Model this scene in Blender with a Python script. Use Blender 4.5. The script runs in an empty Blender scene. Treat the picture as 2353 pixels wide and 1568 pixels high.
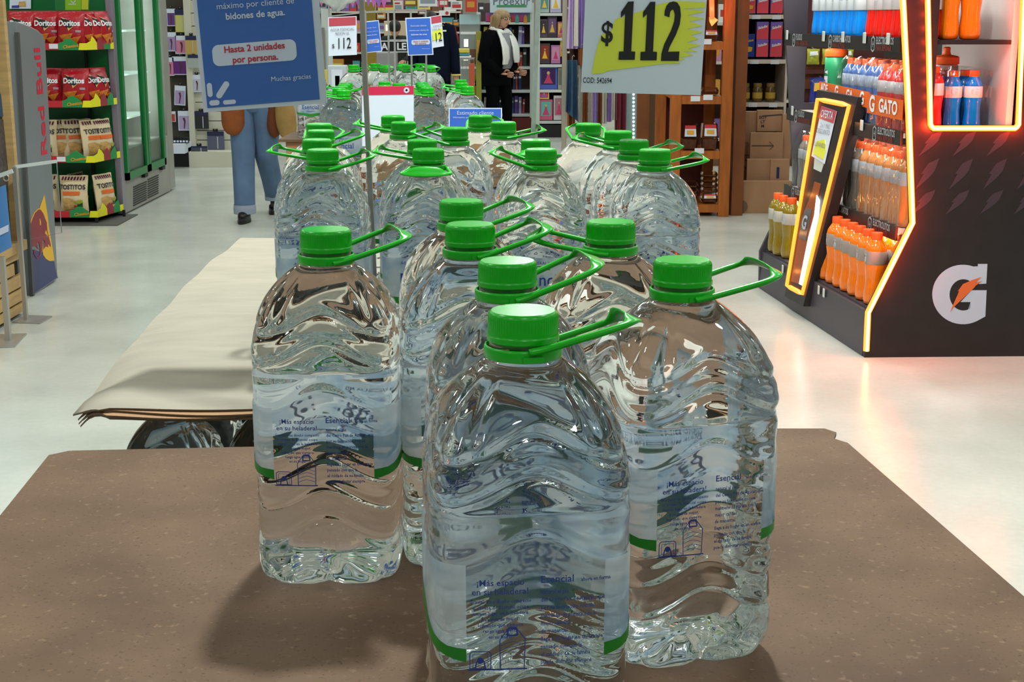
import bpy, bmesh, math, random
from mathutils import Vector, Matrix, noise
from math import sin, cos, pi, tan, atan, radians as R, exp, sqrt
random.seed(7)
sc = bpy.context.scene
COL = sc.collection

# ---------------------------------------------------------------- camera
F_PX, CX, CY = 3300.0, 1176.5, 784.0
CAM_H, PITCH = 1.55, R(12.7)
cd = bpy.data.cameras.new('camera')
cd.sensor_width = 36.0
cd.lens = F_PX / 2353 * 36.0
cd.clip_start, cd.clip_end = 0.05, 120
cam = bpy.data.objects.new('camera', cd)
cam.location = (0, 0, CAM_H)
cam.rotation_euler = (pi/2 - PITCH, 0, 0)
COL.objects.link(cam)
sc.camera = cam

# ---------------------------------------------------------------- colour management, world, lamps
vs = sc.view_settings
sc.display_settings.display_device = 'sRGB'
vs.view_transform = 'Standard'
vs.look = 'None'
vs.gamma = 1.0
vs.use_curve_mapping = False
vs.exposure = -0.10
cy = sc.cycles
cy.max_bounces = 20
cy.adaptive_threshold = 0.025
cy.diffuse_bounces = 3
cy.glossy_bounces = 6
cy.transmission_bounces = 18
cy.transparent_max_bounces = 24
cy.sample_clamp_indirect = 6.0
cy.sample_clamp_direct = 0
cy.blur_glossy = 0.6
cy.caustics_reflective = False
cy.caustics_refractive = True

w = bpy.data.worlds.new('world')
sc.world = w
w.use_nodes = True
w.node_tree.nodes['Background'].inputs[0].default_value = (0.80, 0.92, 1.0, 1)
w.node_tree.nodes['Background'].inputs[1].default_value = 0.05

CEIL_Z = 4.6
LAMPS = []
def lamp(x, y, power, size=0.36, col=(0.93, 1.0, 0.97)):
    ld = bpy.data.lights.new('ceiling_lamp_light', 'AREA')
    ld.shape = 'DISK'; ld.size = size; ld.energy = power; ld.color = col
    o = bpy.data.objects.new('ceiling_lamp_light', ld)
    o.location = (x, y, CEIL_Z - 0.16)
    COL.objects.link(o)
    LAMPS.append((x, y, size, o))
for j, y in enumerate((-5.0, -1.6, 1.8, 5.2, 8.6, 12.0, 15.4, 18.8, 22.2, 25.6)):
    for i, x in enumerate((-5.4, -2.7, 0.0, 2.7, 5.4)):
        if y == 1.8 and x == 0.0: continue
        lamp(x + 0.25*((j*3+i) % 3 - 1), y, 33 if y > 1 else 22)
lamp(0.08, 3.45, 200, 0.26)          # the strong lamp just behind the bottle pile

# ---------------------------------------------------------------- pixel -> place helpers
def ray(px, py):
    a = PITCH + atan((py - CY)/F_PX)
    t = tan(a)                          # drop per metre of y
    ax = cos(atan((py-CY)/F_PX))/cos(a) # axial depth per metre of y
    return (px - CX)/F_PX*ax, t
def at_y(px, py, Y):
    kx, t = ray(px, py); return Vector((kx*Y, Y, CAM_H - t*Y))
def at_z(px, py, z):
    kx, t = ray(px, py); Y = (CAM_H - z)/t; return Vector((kx*Y, Y, z))
def at_x(px, py, X):
    kx, t = ray(px, py); Y = X/kx; return Vector((X, Y, CAM_H - t*Y))

# ---------------------------------------------------------------- object helpers
def setp(o, label=None, cat=None, group=None, kind=None):
    if label: o['label'] = label
    if cat: o['category'] = cat
    if group: o['group'] = group
    if kind: o['kind'] = kind
    return o
def thing(name, label, cat, loc=(0,0,0), rotz=0.0, group=None):
    o = bpy.data.objects.new(name, None); COL.objects.link(o)
    o.empty_display_size = 0.05
    o.location = loc; o.rotation_euler = (0, 0, rotz)
    return setp(o, label, cat, group)

class MB:
    def __init__(s): s.v = []; s.f = []; s.m = []; s.k = 0
    def add(s, vs_, fs, M=None):
        n = len(s.v)
        s.v += [tuple(M @ Vector(p)) for p in vs_] if M is not None else [tuple(p) for p in vs_]
        for f in fs: s.f.append(tuple(i+n for i in f)); s.m.append(s.k)
        return s
    def mat(s, k): s.k = k; return s
    def box(s, c, d, M=None):
        x, y, z = c; a, b, e = d[0]/2, d[1]/2, d[2]/2
        p = [(x-a,y-b,z-e),(x+a,y-b,z-e),(x+a,y+b,z-e),(x-a,y+b,z-e),(x-a,y-b,z+e),(x+a,y-b,z+e),(x+a,y+b,z+e),(x-a,y+b,z+e)]
        return s.add(p, BOXF, M)
    def hexa(s, p, M=None): return s.add(p, BOXF, M)
    def bar(s, p, q, wd, ht, up=(0,0,1)):
        p, q = Vector(p), Vector(q); d = (q-p); L = d.length; d.normalize()
        u = Vector(up); r = d.cross(u)
        if r.length < 1e-4: r = Vector((1,0,0))
        r.normalize(); u = r.cross(d)
        pts = []
        for e in (p, q):
            for a, b in ((-1,-1),(1,-1),(1,1),(-1,1)): pts.append(e + r*a*wd/2 + u*b*ht/2)
        return s.add(pts, [(3,2,1,0),(4,5,6,7),(0,1,5,4),(1,2,6,5),(2,3,7,6),(3,0,4,7)])
    def prism(s, poly, d, O, X, Yv):
        """polygon in plane O + a*X + b*Y, thickness d along -(X x Y) (front face at the plane)"""
        O, X, Yv = Vector(O), Vector(X), Vector(Yv); N = X.cross(Yv).normalized()
        n = len(poly)
        A = [O + X*a + Yv*b for a, b in poly]; B = [p - N*d for p in A]
        ar = sum(poly[i][0]*poly[(i+1)%n][1]-poly[(i+1)%n][0]*poly[i][1] for i in range(n))
        fr = list(range(n)); 
        fs = [tuple(fr), tuple(range(2*n-1, n-1, -1))] + [((i+1)%n, i, n+i, n+(i+1)%n) for i in range(n)]
        if ar < 0: fs = [tuple(reversed(f)) for f in fs]
        return s.add(A+B, fs)
    def lathe(s, prof, n=24, M=None, cap0=True, cap1=True):
        vs_ = []; fs = []
        for r, z in prof:
            for i in range(n): vs_.append((r*cos(2*pi*i/n), r*sin(2*pi*i/n), z))
        for j in range(len(prof)-1):
            for i in range(n):
                a, b = j*n+i, j*n+(i+1)%n
                fs.append((a, b, b+n, a+n))
        if cap0: fs.append(tuple(range(n-1, -1, -1)))
        if cap1: fs.append(tuple(range((len(prof)-1)*n, len(prof)*n)))
        return s.add(vs_, fs, M)
    def tube(s, pts, r, n=8, closed=False, flat=1.0):
        pts = [Vector(p) for p in pts]; m = len(pts); vs_ = []; fs = []
        prev = None
        for i, p in enumerate(pts):
            t = (pts[(i+1) % m] - pts[i-1]) if (closed or 0 < i < m-1) else (pts[1]-pts[0] if i == 0 else pts[-1]-pts[-2])
            t.normalize()
            if prev is None:
                u = t.orthogonal().normalized()
            else:
                u = prev - t*prev.dot(t); u.normalize()
            prev = u; wv = t.cross(u)
            rr = r[i] if isinstance(r, (list, tuple)) else r
            for k in range(n):
                a = 2*pi*k/n; vs_.append(p + u*cos(a)*rr + wv*sin(a)*rr*flat)
        for i in range(m if closed else m-1):
            for k in range(n):
                a, b = i*n+k, i*n+(k+1)%n; c, d = ((i+1)%m)*n+(k+1)%n, ((i+1)%m)*n+k
                fs.append((a, b, c, d))
        if not closed:
            fs.append(tuple(range(n-1,-1,-1))); fs.append(tuple(range((m-1)*n, m*n)))
        return s.add(vs_, fs)
    def grid(s, fn, nu, nv, M=None, flip=False):
        vs_ = [fn(i/nu, j/nv) for j in range(nv+1) for i in range(nu+1)]
        fs = []
        for j in range(nv):
            for i in range(nu):
                a = j*(nu+1)+i; q = (a, a+1, a+nu+2, a+nu+1)
                fs.append(tuple(reversed(q)) if flip else q)
        return s.add(vs_, fs, M)
    def ball(s, c, r, nu=16, nv=10):
        rx, ry, rz = r if isinstance(r, (tuple, list)) else (r, r, r)
        prof = [(max(sin(pi*j/nv), 1e-3), -cos(pi*j/nv)) for j in range(nv+1)]
        M = Matrix.Translation(c) @ Matrix.Diagonal((rx, ry, rz, 1))
        return s.lathe(prof, nu, M)
    def text(s, body, size, O, X, Yv, bold=0.0, sx=1.0, align='CENTER', ext=0.0, conf=None, line=1.0, res=3):
        """flat lettering in plane O + a*X + b*Y (X, Y unit vectors)"""
        V, Fc = text_geo(body, bold, align, line, res)
        O, X, Yv = Vector(O), Vector(X), Vector(Yv)
        pts = []
        for x, y, z in V:
            p = O + X*(x*size*sx) + Yv*(y*size)
            pts.append(conf(p) if conf else p)
        return s.add(pts, Fc)
BOXF = [(3,2,1,0),(4,5,6,7),(0,1,5,4),(1,2,6,5),(2,3,7,6),(3,0,4,7)]
_TC = {}
def text_geo(body, bold, align, line, res):
    key = (body, bold, align, line, res)
    if key in _TC: return _TC[key]
    c = bpy.data.curves.new('lettering', 'FONT')
    c.body = body; c.size = 1.0; c.align_x = align; c.align_y = 'CENTER'; c.offset = bold
    c.resolution_u = res; c.space_line = line; c.dimensions = '2D'; c.fill_mode = 'FRONT'
    o = bpy.data.objects.new('lettering', c); COL.objects.link(o)
    dg = bpy.context.evaluated_depsgraph_get()
    me = bpy.data.meshes.new_from_object(o.evaluated_get(dg))
    V = [tuple(v.co) for v in me.vertices]; Fc = [tuple(p.vertices) for p in me.polygons]
    bpy.data.objects.remove(o); bpy.data.curves.remove(c); bpy.data.meshes.remove(me)
    _TC[key] = (V, Fc)
    return V, Fc

def mesh_of(name, mb, mats, smooth=False, sharp=40):
    me = bpy.data.meshes.new(name)
    me.from_pydata(mb.v, [], mb.f)
    if not isinstance(mats, (list, tuple)): mats = [mats]
    for m in mats: me.materials.append(m)
    if any(mb.m): me.polygons.foreach_set('material_index', mb.m)
    if smooth:
        me.shade_smooth()
        if sharp: me.set_sharp_from_angle(angle=R(sharp))
    me.update()
    return me
def part(name, mb, mats, parent=None, smooth=False, bevel=0.0, world=False, label=None, kind=None, sharp=40):
    if world and parent is not None:
        q = parent; M = Matrix.Identity(4); chain = []
        while q is not None: chain.append(q); q = q.parent
        for q in reversed(chain): M = M @ Matrix.LocRotScale(q.location, q.rotation_euler, None)
        Mi = M.inverted()
        mb.v = [tuple(Mi @ Vector(p)) for p in mb.v]
    o = bpy.data.objects.new(name, mesh_of(name, mb, mats, smooth, sharp)); COL.objects.link(o)
    if parent is not None: o.parent = parent
    if bevel:
        b = o.modifiers.new('bevel', 'BEVEL'); b.width = bevel; b.segments = 2; b.limit_method = 'ANGLE'; b.angle_limit = R(40)
    if label: o['label'] = label
    if kind: o['kind'] = kind
    return o
def solo(name, mb, mats, label, cat, group=None, **k):
    o = part(name, mb, mats, **k); return setp(o, label, cat, group)
def struct(name, mb, mats, parent=None, **k):
    o = part(name, mb, mats, parent, **k); o['kind'] = 'structure'; return o
def copy_tree(o, parent=None):
    c = o.copy(); COL.objects.link(c)
    if parent is not None: c.parent = parent
    for ch in o.children: copy_tree(ch, c)
    return c
def dup(o, loc, rotz=0.0, label=None, group=None):
    c = copy_tree(o); c.location = loc; c.rotation_euler = (0, 0, rotz)
    if label: c['label'] = label
    if group: c['group'] = group
    return c

_TENS = ['first','second','third','fourth','fifth','sixth','seventh','eighth','ninth','tenth','eleventh','twelfth','thirteenth','fourteenth','fifteenth','sixteenth','seventeenth','eighteenth','nineteenth','twentieth']
ORD = _TENS + ['twenty '+x for x in _TENS[:9]] + ['thirtieth'] + ['thirty '+x for x in _TENS[:9]]
# ---------------------------------------------------------------- materials
_M = {}
def srgb(r, g, b):
    f = lambda c: (c/255/12.92) if c/255 <= 0.04045 else ((c/255+0.055)/1.055)**2.4
    return (f(r), f(g), f(b))
def mat(name, col=(.5,.5,.5), rough=0.5, metal=0.0, spec=0.5, coat=0.0, emit=None, es=0.0, var=0.0, vscale=20.0,
        bump=0.0, bscale=60.0, trans=0.0, ior=1.45, alpha=1.0, stretch=None):
    if name in _M: return _M[name]
    m = bpy.data.materials.new(name); m.use_nodes = True
    nt = m.node_tree; b = nt.nodes['Principled BSDF']; L = nt.links.new
    b.inputs['Base Color'].default_value = (*col, 1)
    b.inputs['Roughness'].default_value = rough
    b.inputs['Metallic'].default_value = metal
    b.inputs['Specular IOR Level'].default_value = spec
    b.inputs['Coat Weight'].default_value = coat
    b.inputs['Transmission Weight'].default_value = trans
    b.inputs['IOR'].default_value = ior
    b.inputs['Alpha'].default_value = alpha
    if emit:
        b.inputs['Emission Color'].default_value = (*emit, 1); b.inputs['Emission Strength'].default_value = es
    if var or bump:
        tc = nt.nodes.new('ShaderNodeTexCoord'); co = tc.outputs['Object']
        if stretch:
            mp = nt.nodes.new('ShaderNodeMapping'); mp.inputs['Scale'].default_value = stretch
            L(co, mp.inputs[0]); co = mp.outputs[0]
    if var:
        n = nt.nodes.new('ShaderNodeTexNoise'); n.inputs['Scale'].default_value = vscale; n.inputs['Detail'].default_value = 5
        L(co, n.inputs['Vector'])
        r = nt.nodes.new('ShaderNodeMix'); r.data_type = 'RGBA'
        mr = nt.nodes.new('ShaderNodeMapRange'); mr.inputs[1].default_value = 0.3; mr.inputs[2].default_value = 0.7
        L(n.outputs['Fac'], mr.inputs[0]); L(mr.outputs[0], r.inputs['Factor'])
        r.inputs['A'].default_value = (*[max(c*(1-var), 0) for c in col], 1); r.inputs['B'].default_value = (*[min(c*(1+var), 1) for c in col], 1)
        L(r.outputs['Result'], b.inputs['Base Color'])
    if bump:
        n2 = nt.nodes.new('ShaderNodeTexNoise'); n2.inputs['Scale'].default_value = bscale; n2.inputs['Detail'].default_value = 4
        L(co, n2.inputs['Vector'])
        bp = nt.nodes.new('ShaderNodeBump'); bp.inputs['Strength'].default_value = bump; bp.inputs['Distance'].default_value = 0.01
        L(n2.outputs['Fac'], bp.inputs['Height']); L(bp.outputs[0], b.inputs['Normal'])
    _M[name] = m
    return m
def S(*c): return srgb(*c)
# ================================================================ WATER BOTTLES
WATER = mat('clear_water_bottle', (0.935, 0.972, 0.978), 0.0, trans=1.0, ior=1.333)
GREEN = mat('green_plastic', S(8,168,16), 0.26, spec=0.5, var=0.06, vscale=30)
LABEL_W = None
def label_material():
    m = mat('bottle_label_film', (0.70,0.80,0.88), 0.35)
    nt = m.node_tree; L = nt.links.new; b = nt.nodes['Principled BSDF']
    tc = nt.nodes.new('ShaderNodeTexCoord'); n = nt.nodes.new('ShaderNodeTexNoise')
    n.inputs['Scale'].default_value = 13; n.inputs['Detail'].default_value = 6
    L(tc.outputs['Object'], n.inputs['Vector'])
    cr = nt.nodes.new('ShaderNodeValToRGB'); e = cr.color_ramp.elements
    e[0].position = 0.40; e[0].color = (*S(150,186,214), 1); e[1].position = 0.56; e[1].color = (*S(222,232,238), 1)
    L(n.outputs['Fac'], cr.inputs[0]); L(cr.outputs[0], b.inputs['Base Color'])
    tl = nt.nodes.new('ShaderNodeBsdfTranslucent'); L(cr.outputs[0], tl.inputs[0])
    mx = nt.nodes.new('ShaderNodeMixShader'); mx.inputs[0].default_value = .5
    L(b.outputs[0], mx.inputs[1]); L(tl.outputs[0], mx.inputs[2])
    tp = nt.nodes.new('ShaderNodeBsdfTransparent'); m2 = nt.nodes.new('ShaderNodeMixShader'); m2.inputs[0].default_value = .32
    L(mx.outputs[0], m2.inputs[1]); L(tp.outputs[0], m2.inputs[2]); L(m2.outputs[0], nt.nodes['Material Output'].inputs[0])
    return m
LABEL_W = label_material()
INK = mat('blue_label_ink', S(38,62,140), 0.5)
LGREEN = mat('green_label_band', S(30,128,36), 0.4)
LWHITE = mat('white_label_ink', S(235,240,240), 0.5)

BH = 0.335
PROF = [(0.0,.0560),(.003,.0620),(.010,.0668),(.026,.0690),(.040,.0687),(.052,.0676),(.12,.0681),(.19,.0685),(.206,.0692),(.2115,.0681),(.217,.0692),
        (.232,.0682),(.247,.0662),(.262,.0622),(.275,.0560),(.285,.0480),(.2945,.0375),(.301,.0285),(.305,.0248),(.309,.0236),(.333,.0230)]
def pchip(z, pts=PROF):
    if z <= pts[0][0]: return pts[0][1]
    for i in range(len(pts)-1):
        z0, a0 = pts[i]; z1, a1 = pts[i+1]
        if z <= z1:
            t = (z-z0)/(z1-z0)
            d = (a1-a0)/(z1-z0)
            dm = (a0-pts[i-1][1])/(z0-pts[i-1][0]) if i > 0 else d
            dp = (pts[i+2][1]-a1)/(pts[i+2][0]-z1) if i+2 < len(pts) else d
            m0 = 0 if dm*d <= 0 else 2*dm*d/(dm+d); m1 = 0 if dp*d <= 0 else 2*dp*d/(dp+d)
            h = z1-z0
            return (2*t**3-3*t*t+1)*a0 + (t**3-2*t*t+t)*h*m0 + (-2*t**3+3*t*t)*a1 + (t**3-t*t)*h*m1
    return pts[-1][1]
def sm(a, b, x):
    t = min(max((x-a)/(b-a), 0), 1); return t*t*(3-2*t)
WAVES = [(.068,.0024),(.096,.0016),(.122,.0014),(.146,.0014),(.170,.0016),(.194,.0019),(.2375,.0022),(.2640,.0020)]
def body_r(th, z, ribs=True):
    a = pchip(z)
    n = 5.2 - 3.2*sm(.228, .300, z)
    r = a/((abs(cos(th))**n + abs(sin(th))**n)**(1/n))
    if ribs:
        c4 = cos(4*th)
        wz = -0.0105*(1-c4)
        for z0, d in WAVES:
            u = z - (z0 + wz)
            if abs(u) < .016: r -= d*exp(-(u/.0036)**2); r += 0.35*d*exp(-((u-.0085)/.004)**2)
        # shoulder facets
        if .236 < z < .297:
            q = abs(((th+pi/4) % (pi/2)) - pi/4)
            r -= .0028*exp(-((q-.60)/.055)**2)*sm(.236,.252,z)*(1-sm(.280,.297,z))
        # foot petals
        if z < .034:
            q = abs(((th+pi/8) % (pi/4)) - pi/8)
            r -= .0055*exp(-(q/.10)**2)*(1-sm(.004,.034,z))
            q2 = abs(((th+pi/4) % (pi/2)) - pi/4)
            r -= .003*(1-sm(.17,.25,q2))*(1-sm(.010,.030,z))
    return r
def bottle_body(nu, nv):
    mb = MB(); zs = []
    zs = [0, .0012, .003, .006] + [.010 + (.3325-.010)*j/nv for j in range(nv+1)]
    vs_ = []; fs = []
    # parameterise so that corners get samples
    ths = []
    for i in range(nu):
        t = 2*pi*i/nu; ths.append(t)
    for z in zs:
        for t in ths:
            r = body_r(t, z); vs_.append((r*cos(t), r*sin(t), z))
    n = nu
    for j in range(len(zs)-1):
        for i in range(n):
            a, b = j*n+i, j*n+(i+1) % n; fs.append((a, b, b+n, a+n))
    # push-up bottom
    base = len(vs_)
    rings = [(.86,.002),(.66,.0055),(.42,.010),(.18,.013)]
    prev = 0
    for s_, zz in rings:
        k = len(vs_)
        for t in ths:
            r = body_r(t, 0)*s_; q = abs(((t+pi/8) % (pi/4)) - pi/8)
            vs_.append((r*cos(t), r*sin(t), zz + .004*exp(-(q/.14)**2)*s_))
        for i in range(n):
            a, b = prev+i, prev+(i+1) % n; c, d = k+(i+1) % n, k+i
            fs.append((b, a, d, c))
        prev = k
    fs.append(tuple(prev+i for i in reversed(range(n))))
    top = (len(zs)-1)*n
    fs.append(tuple(top+i for i in range(n)))
    return mb.add(vs_, fs)
def cap_mb(nk):
    mb = MB(); n = nk*2
    prof = [(.0246,.3145,0),(.0249,.3148,0),(.0249,.3182,0),(.0243,.3190,0),(.0243,.3200,1),(.0243,.3300,1),(.0241,.3318,.6),(.0233,.3338,0),(.0218,.3350,0),(.0120,.3351,0)]
    vs_ = []; fs = []
    for r, z, kn in prof:
        for i in range(n):
            rr = r - (.00045*kn if i % 2 else 0); a = 2*pi*i/n
            vs_.append((rr*cos(a), rr*sin(a), z))
    for j in range(len(prof)-1):
        for i in range(n):
            a, b = j*n+i, j*n+(i+1) % n; fs.append((a, b, b+n, a+n))
    fs.append(tuple(range((len(prof)-1)*n, len(prof)*n)))
    fs.append(tuple(range(n-1, -1, -1)))
    return mb.add(vs_, fs)
def ring_mb(n=56):
    prof = [(.0252,.3035),(.0268,.3032),(.0271,.3045),(.0271,.3098),(.0266,.3112),(.0256,.3116),(.0252,.3108)]
    vs_ = []; fs = []; m = len(prof)
    for r, z in prof:
        for i in range(n): vs_.append((r*cos(2*pi*i/n), r*sin(2*pi*i/n), z))
    for j in range(m):
        for i in range(n):
            a, b = j*n+i, j*n+(i+1) % n; c, d = ((j+1) % m)*n+(i+1) % n, ((j+1) % m)*n+i
            fs.append((a, b, c, d))
    mb = MB().add(vs_, fs)
    # little neck flange of clear plastic is part of the body; two pivot lugs
    for s_ in (-1, 1): mb.box((.002, s_*.0272, .3058), (.014, .0022, .0040))
    return mb
def handle_mb():
    """carrying loop, hinged on the ring, pointing +x from the pivot (origin at ring level)"""
    P = []
    ctrl = [(0,-.0292,0),(.012,-.0300,.000),(.034,-.0335,.002),(.056,-.0360,.004),(.068,-.0345,.0055),(.0735,-.0275,.007),(.0750,-.016,.0085),(.0755,0,.009)]
    ctrl = ctrl + [(x,-y,z) for x, y, z in reversed(ctrl[:-1])]
    wid = [.0029,.0030,.0031,.0033,.0040,.0060,.0092,.0105]; wid = wid + list(reversed(wid[:-1]))
    # resample
    def cr(p0,p1,p2,p3,t): return tuple(0.5*((2*b)+(-a+c)*t+(2*a-5*b+4*c-d)*t*t+(-a+3*b-3*c+d)*t**3) for a,b,c,d in zip(p0,p1,p2,p3))
    pts, ws = [], []
    m = len(ctrl)
    for i in range(m-1):
        for k in range(4):
            t = k/4
            pts.append(Vector(cr(ctrl[max(i-1,0)],ctrl[i],ctrl[i+1],ctrl[min(i+2,m-1)],t))); ws.append(wid[i]*(1-t)+wid[i+1]*t)
    pts.append(Vector(ctrl[-1])); ws.append(wid[-1])
    vs_ = []; fs = []; n = 10
    for i, p in enumerate(pts):
        t = (pts[min(i+1,len(pts)-1)]-pts[max(i-1,0)]).normalized()
        up = Vector((0,0,1)); side = t.cross(up).normalized(); up = side.cross(t)
        g = min(max((ws[i]-.003)/.004, 0), 1)      # grip part tips over outward
        ang = R(-38)*g
        s2 = side*cos(ang)+up*sin(ang); u2 = up*cos(ang)-side*sin(ang)
        for k in range(n):
            a = 2*pi*k/n
            th = .0026*(1-g)+.0016*g
            vs_.append(p + s2*cos(a)*ws[i] + u2*(sin(a)*th + g*.0016*cos(a)**2))
    for i in range(len(pts)-1):
        for k in range(n):
            a, b = i*n+k, i*n+(k+1) % n; fs.append((a, a+n, b+n, b))
    fs.append(tuple(range(n))); fs.append(tuple(range(len(pts)*n-1, (len(pts)-1)*n-1, -1)))
    return MB().add(vs_, fs)
A0 = .0685
XO = .047     # half width of the clear window on the back of the label
def lab_r(th, z, off=.0016):
    return body_r(th, z, False)+off
def label_span():
    th0 = -pi/2 + math.atan2(XO, A0); th1 = 3*pi/2 - math.atan2(XO, A0)
    return th0, th1
def lab_low(th):      # lower edge of the printed label, dips at the window and under the front
    return .101 + .020*abs(sin((th+pi/2)*1.0))**1.5 if True else 0
def label_mb(nu=64):
    th0, th1 = label_span()
    def fn(u, v):
        t = th0+(th1-th0)*u; zb = lab_low(t); z = zb+(.178-zb)*v; r = lab_r(t, z); return (r*cos(t), r*sin(t), z)
    return MB().grid(fn, nu, 8)
def band_mb(nu=64):
    th0, th1 = label_span()
    def fn(u, v):
        t = th0+(th1-th0)*u; zb = lab_low(t); hgt = .0075+.006*abs(cos(t*2)); z = zb-.0006+hgt*v; r = lab_r(t, z, .0020); return (r*cos(t), r*sin(t), z)
    return MB().grid(fn, nu, 2)
def on_back(p):   # wrap flat lettering (drawn at y=-1, x to the right seen from -y) on the back face
    x, z = p.x, p.z; a = A0; th = math.atan2(-a, x); 
    for _ in range(3):
        r = lab_r(th, z, .0024); th = math.atan2(-sqrt(max(r*r-x*x, 1e-6)), x)
    return Vector((r*cos(th), r*sin(th), z))
def on_front(p):
    q = on_back(Vector((-p.x, 0, p.z))); return Vector((-q.x, -q.y, q.z))
def back_print_mb():
    mb = MB(); X, Z = (1,0,0), (0,0,1)
    t = lambda s_, size, x, z, **k: mb.text(s_, size, (x, 0, z), X, Z, conf=on_back, **k)
    t('¡Más espacio', .0062, -.024, .1655, bold=.012, res=2)
    t('en su heladera!', .0062, -.024, .1592, bold=.012, res=2)
    for i, s_ in enumerate(('Gracias a su diseño compacto','el envase de Esencial ocupa','menos lugar en la heladera','y se guarda mejor,','logrando que siempre','tenga agua fresca','en su hogar')):
        t(s_, .0036, -.024, .1525-.0042*i, res=1, bold=.02, sx=.95)
    t('Esencial', .0072, .014, .1665, bold=.015, res=2)
    for i, s_ in enumerate(('ahora en forma','natural al pie','del Cerro Pan de Azúcar, que','por su formación rocosa','mantiene su pureza con la','mejor calidad','de manantial','llega a su hogar en un envase','pensado con que la','el cuidado de su familia','puede disfrutar siempre','incomparable y fresco')[:11]):
        t(s_, .0044 if i else .0040, .003+(.027 if i == 0 else 0), .1655-.0056*i - (.002 if i else 0), align='LEFT', res=1, bold=.02, sx=.82)
    # outline drawings of the bottle seen from above and from the side
    def line(pts, wdt=.00035):
        for a, b in zip(pts, pts[1:]):
            a, b = Vector((a[0],0,a[1])), Vector((b[0],0,b[1])); d = (b-a).normalized(); s_ = Vector((-d.z,0,d.x))*wdt
            mb.add([on_back(a-s_), on_back(b-s_), on_back(b+s_), on_back(a+s_)], [(0,1,2,3)])
    line([(-.046,.1035),(-.006,.1035)], .0005)
    line([(-.024,.1035),(-.0245,.125),(-.021,.130),(-.019,.1325),(-.013,.1325),(-.011,.130),(-.0075,.125),(-.008,.1035)])
    line([(-.0195,.128),(-.0185,.1335),(-.0135,.1335),(-.0125,.128),(-.0195,.128)], .0006)
    for k in range(5): line([(-.0235,.107+.0035*k),(-.020,.1085+.0035*k),(-.016,.1095+.0035*k),(-.012,.1085+.0035*k),(-.0085,.107+.0035*k)], .0002)
    line([(-.0445,.1045),(-.0445,.1155),(-.043,.117),(-.032,.117),(-.0305,.1155),(-.0305,.1045),(-.0445,.1045)])
    line([(-.0425,.1055),(-.0425,.1150),(-.0325,.1150),(-.0325,.1055)], .0002)
    line([(-.041,.1035),(-.040,.110),(-.035,.110),(-.034,.1035)], .0005)
    pts = [on_back(Vector((-.0375+.0024*cos(2*pi*k/14), 0, .1105+.0024*sin(2*pi*k/14)))) for k in range(14)]
    mb.add(pts, [tuple(range(14))])
    return mb
def front_print_mb():
    mb = MB(); X, Z = (-1,0,0), (0,0,1)
    t = lambda s_, size, x, z, **k: mb.text(s_, size, (-x, 0, z), X, Z, conf=on_front, **k)
    t('AGUA MINERAL NATURAL', .0062, 0, .1700, bold=.01, res=2)
    t('Esencial', .0270, 0, .1440, bold=.008, sx=.92, res=3)
    def sw(u, v):
        x = -.026+.052*u; z = .1285-.004*sin(pi*u)+(v-.5)*.0022*sin(pi*u); return on_front(Vector((-x,0,z)))
    mb.grid(sw, 16, 1)
    mb.mat(1)
    def bx(u, v): return tuple(on_front(Vector((-(-.012+.024*u), 0, .1595+.0065*v))))
    mb.grid(bx, 6, 1, flip=False)
    mb.mat(2)
    mb.text('SIN GAS', .0052, (0,0,.1627), X, Z, conf=lambda p: on_front(p)+Vector((0,.0004,0)), bold=.01, res=2)
    return mb

bm_hi = mesh_of('bottle_body', bottle_body(144, 190), WATER, True, 0)
bm_lo = mesh_of('bottle_body_far', bottle_body(72, 90), WATER, True, 0)
bm_cap = mesh_of('cap', cap_mb(72), GREEN, True, 35)
bm_ring = mesh_of('ring', ring_mb(), GREEN, True, 50)
bm_handle = mesh_of('handle', handle_mb(), GREEN, True, 0)
bm_label = mesh_of('label', label_mb(), LABEL_W, True, 0)
bm_band = mesh_of('label_band', band_mb(), LGREEN, True, 0)
bm_back = mesh_of('back_print', back_print_mb(), INK)
bm_front = mesh_of('front_print', front_print_mb(), [INK, LGREEN, LWHITE])
def sub(name, me, parent, label=None):
    o = bpy.data.objects.new(name, me); COL.objects.link(o); o.parent = parent
    if label: o['label'] = label
    return o
def water_bottle(x, y, z, rot, hyaw, tilt, label, group, hi=True, prints=True, roll=0.0):
    t = thing('water_bottle', label, 'bottle', (x, y, z), rot, group)
    sub('body', bm_hi if hi else bm_lo, t, 'clear ribbed plastic body filled with water')
    sub('cap', bm_cap, t, 'ribbed green screw cap')
    sub('neck_ring', bm_ring, t, 'green plastic ring under the cap').rotation_euler = (0, 0, hyaw - rot)
    h = sub('handle', bm_handle, t, 'green carrying loop')
    h.location = (0, 0, .3058); h.rotation_euler = (roll, -tilt, hyaw - rot)
    l = sub('label', bm_label, t, 'pale blue and white paper label')
    sub('label_band', bm_band, l)
    if prints:
        sub('back_print', bm_back, l, 'blue print on the clear back of the label')
        sub('front_print', bm_front, l, 'blue brand lettering')
    return t
BOARD_Z = 1.02
CAPZ = BOARD_Z + BH
def cap_at(px, py, z=CAPZ): return at_z(px, py, z)
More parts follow.
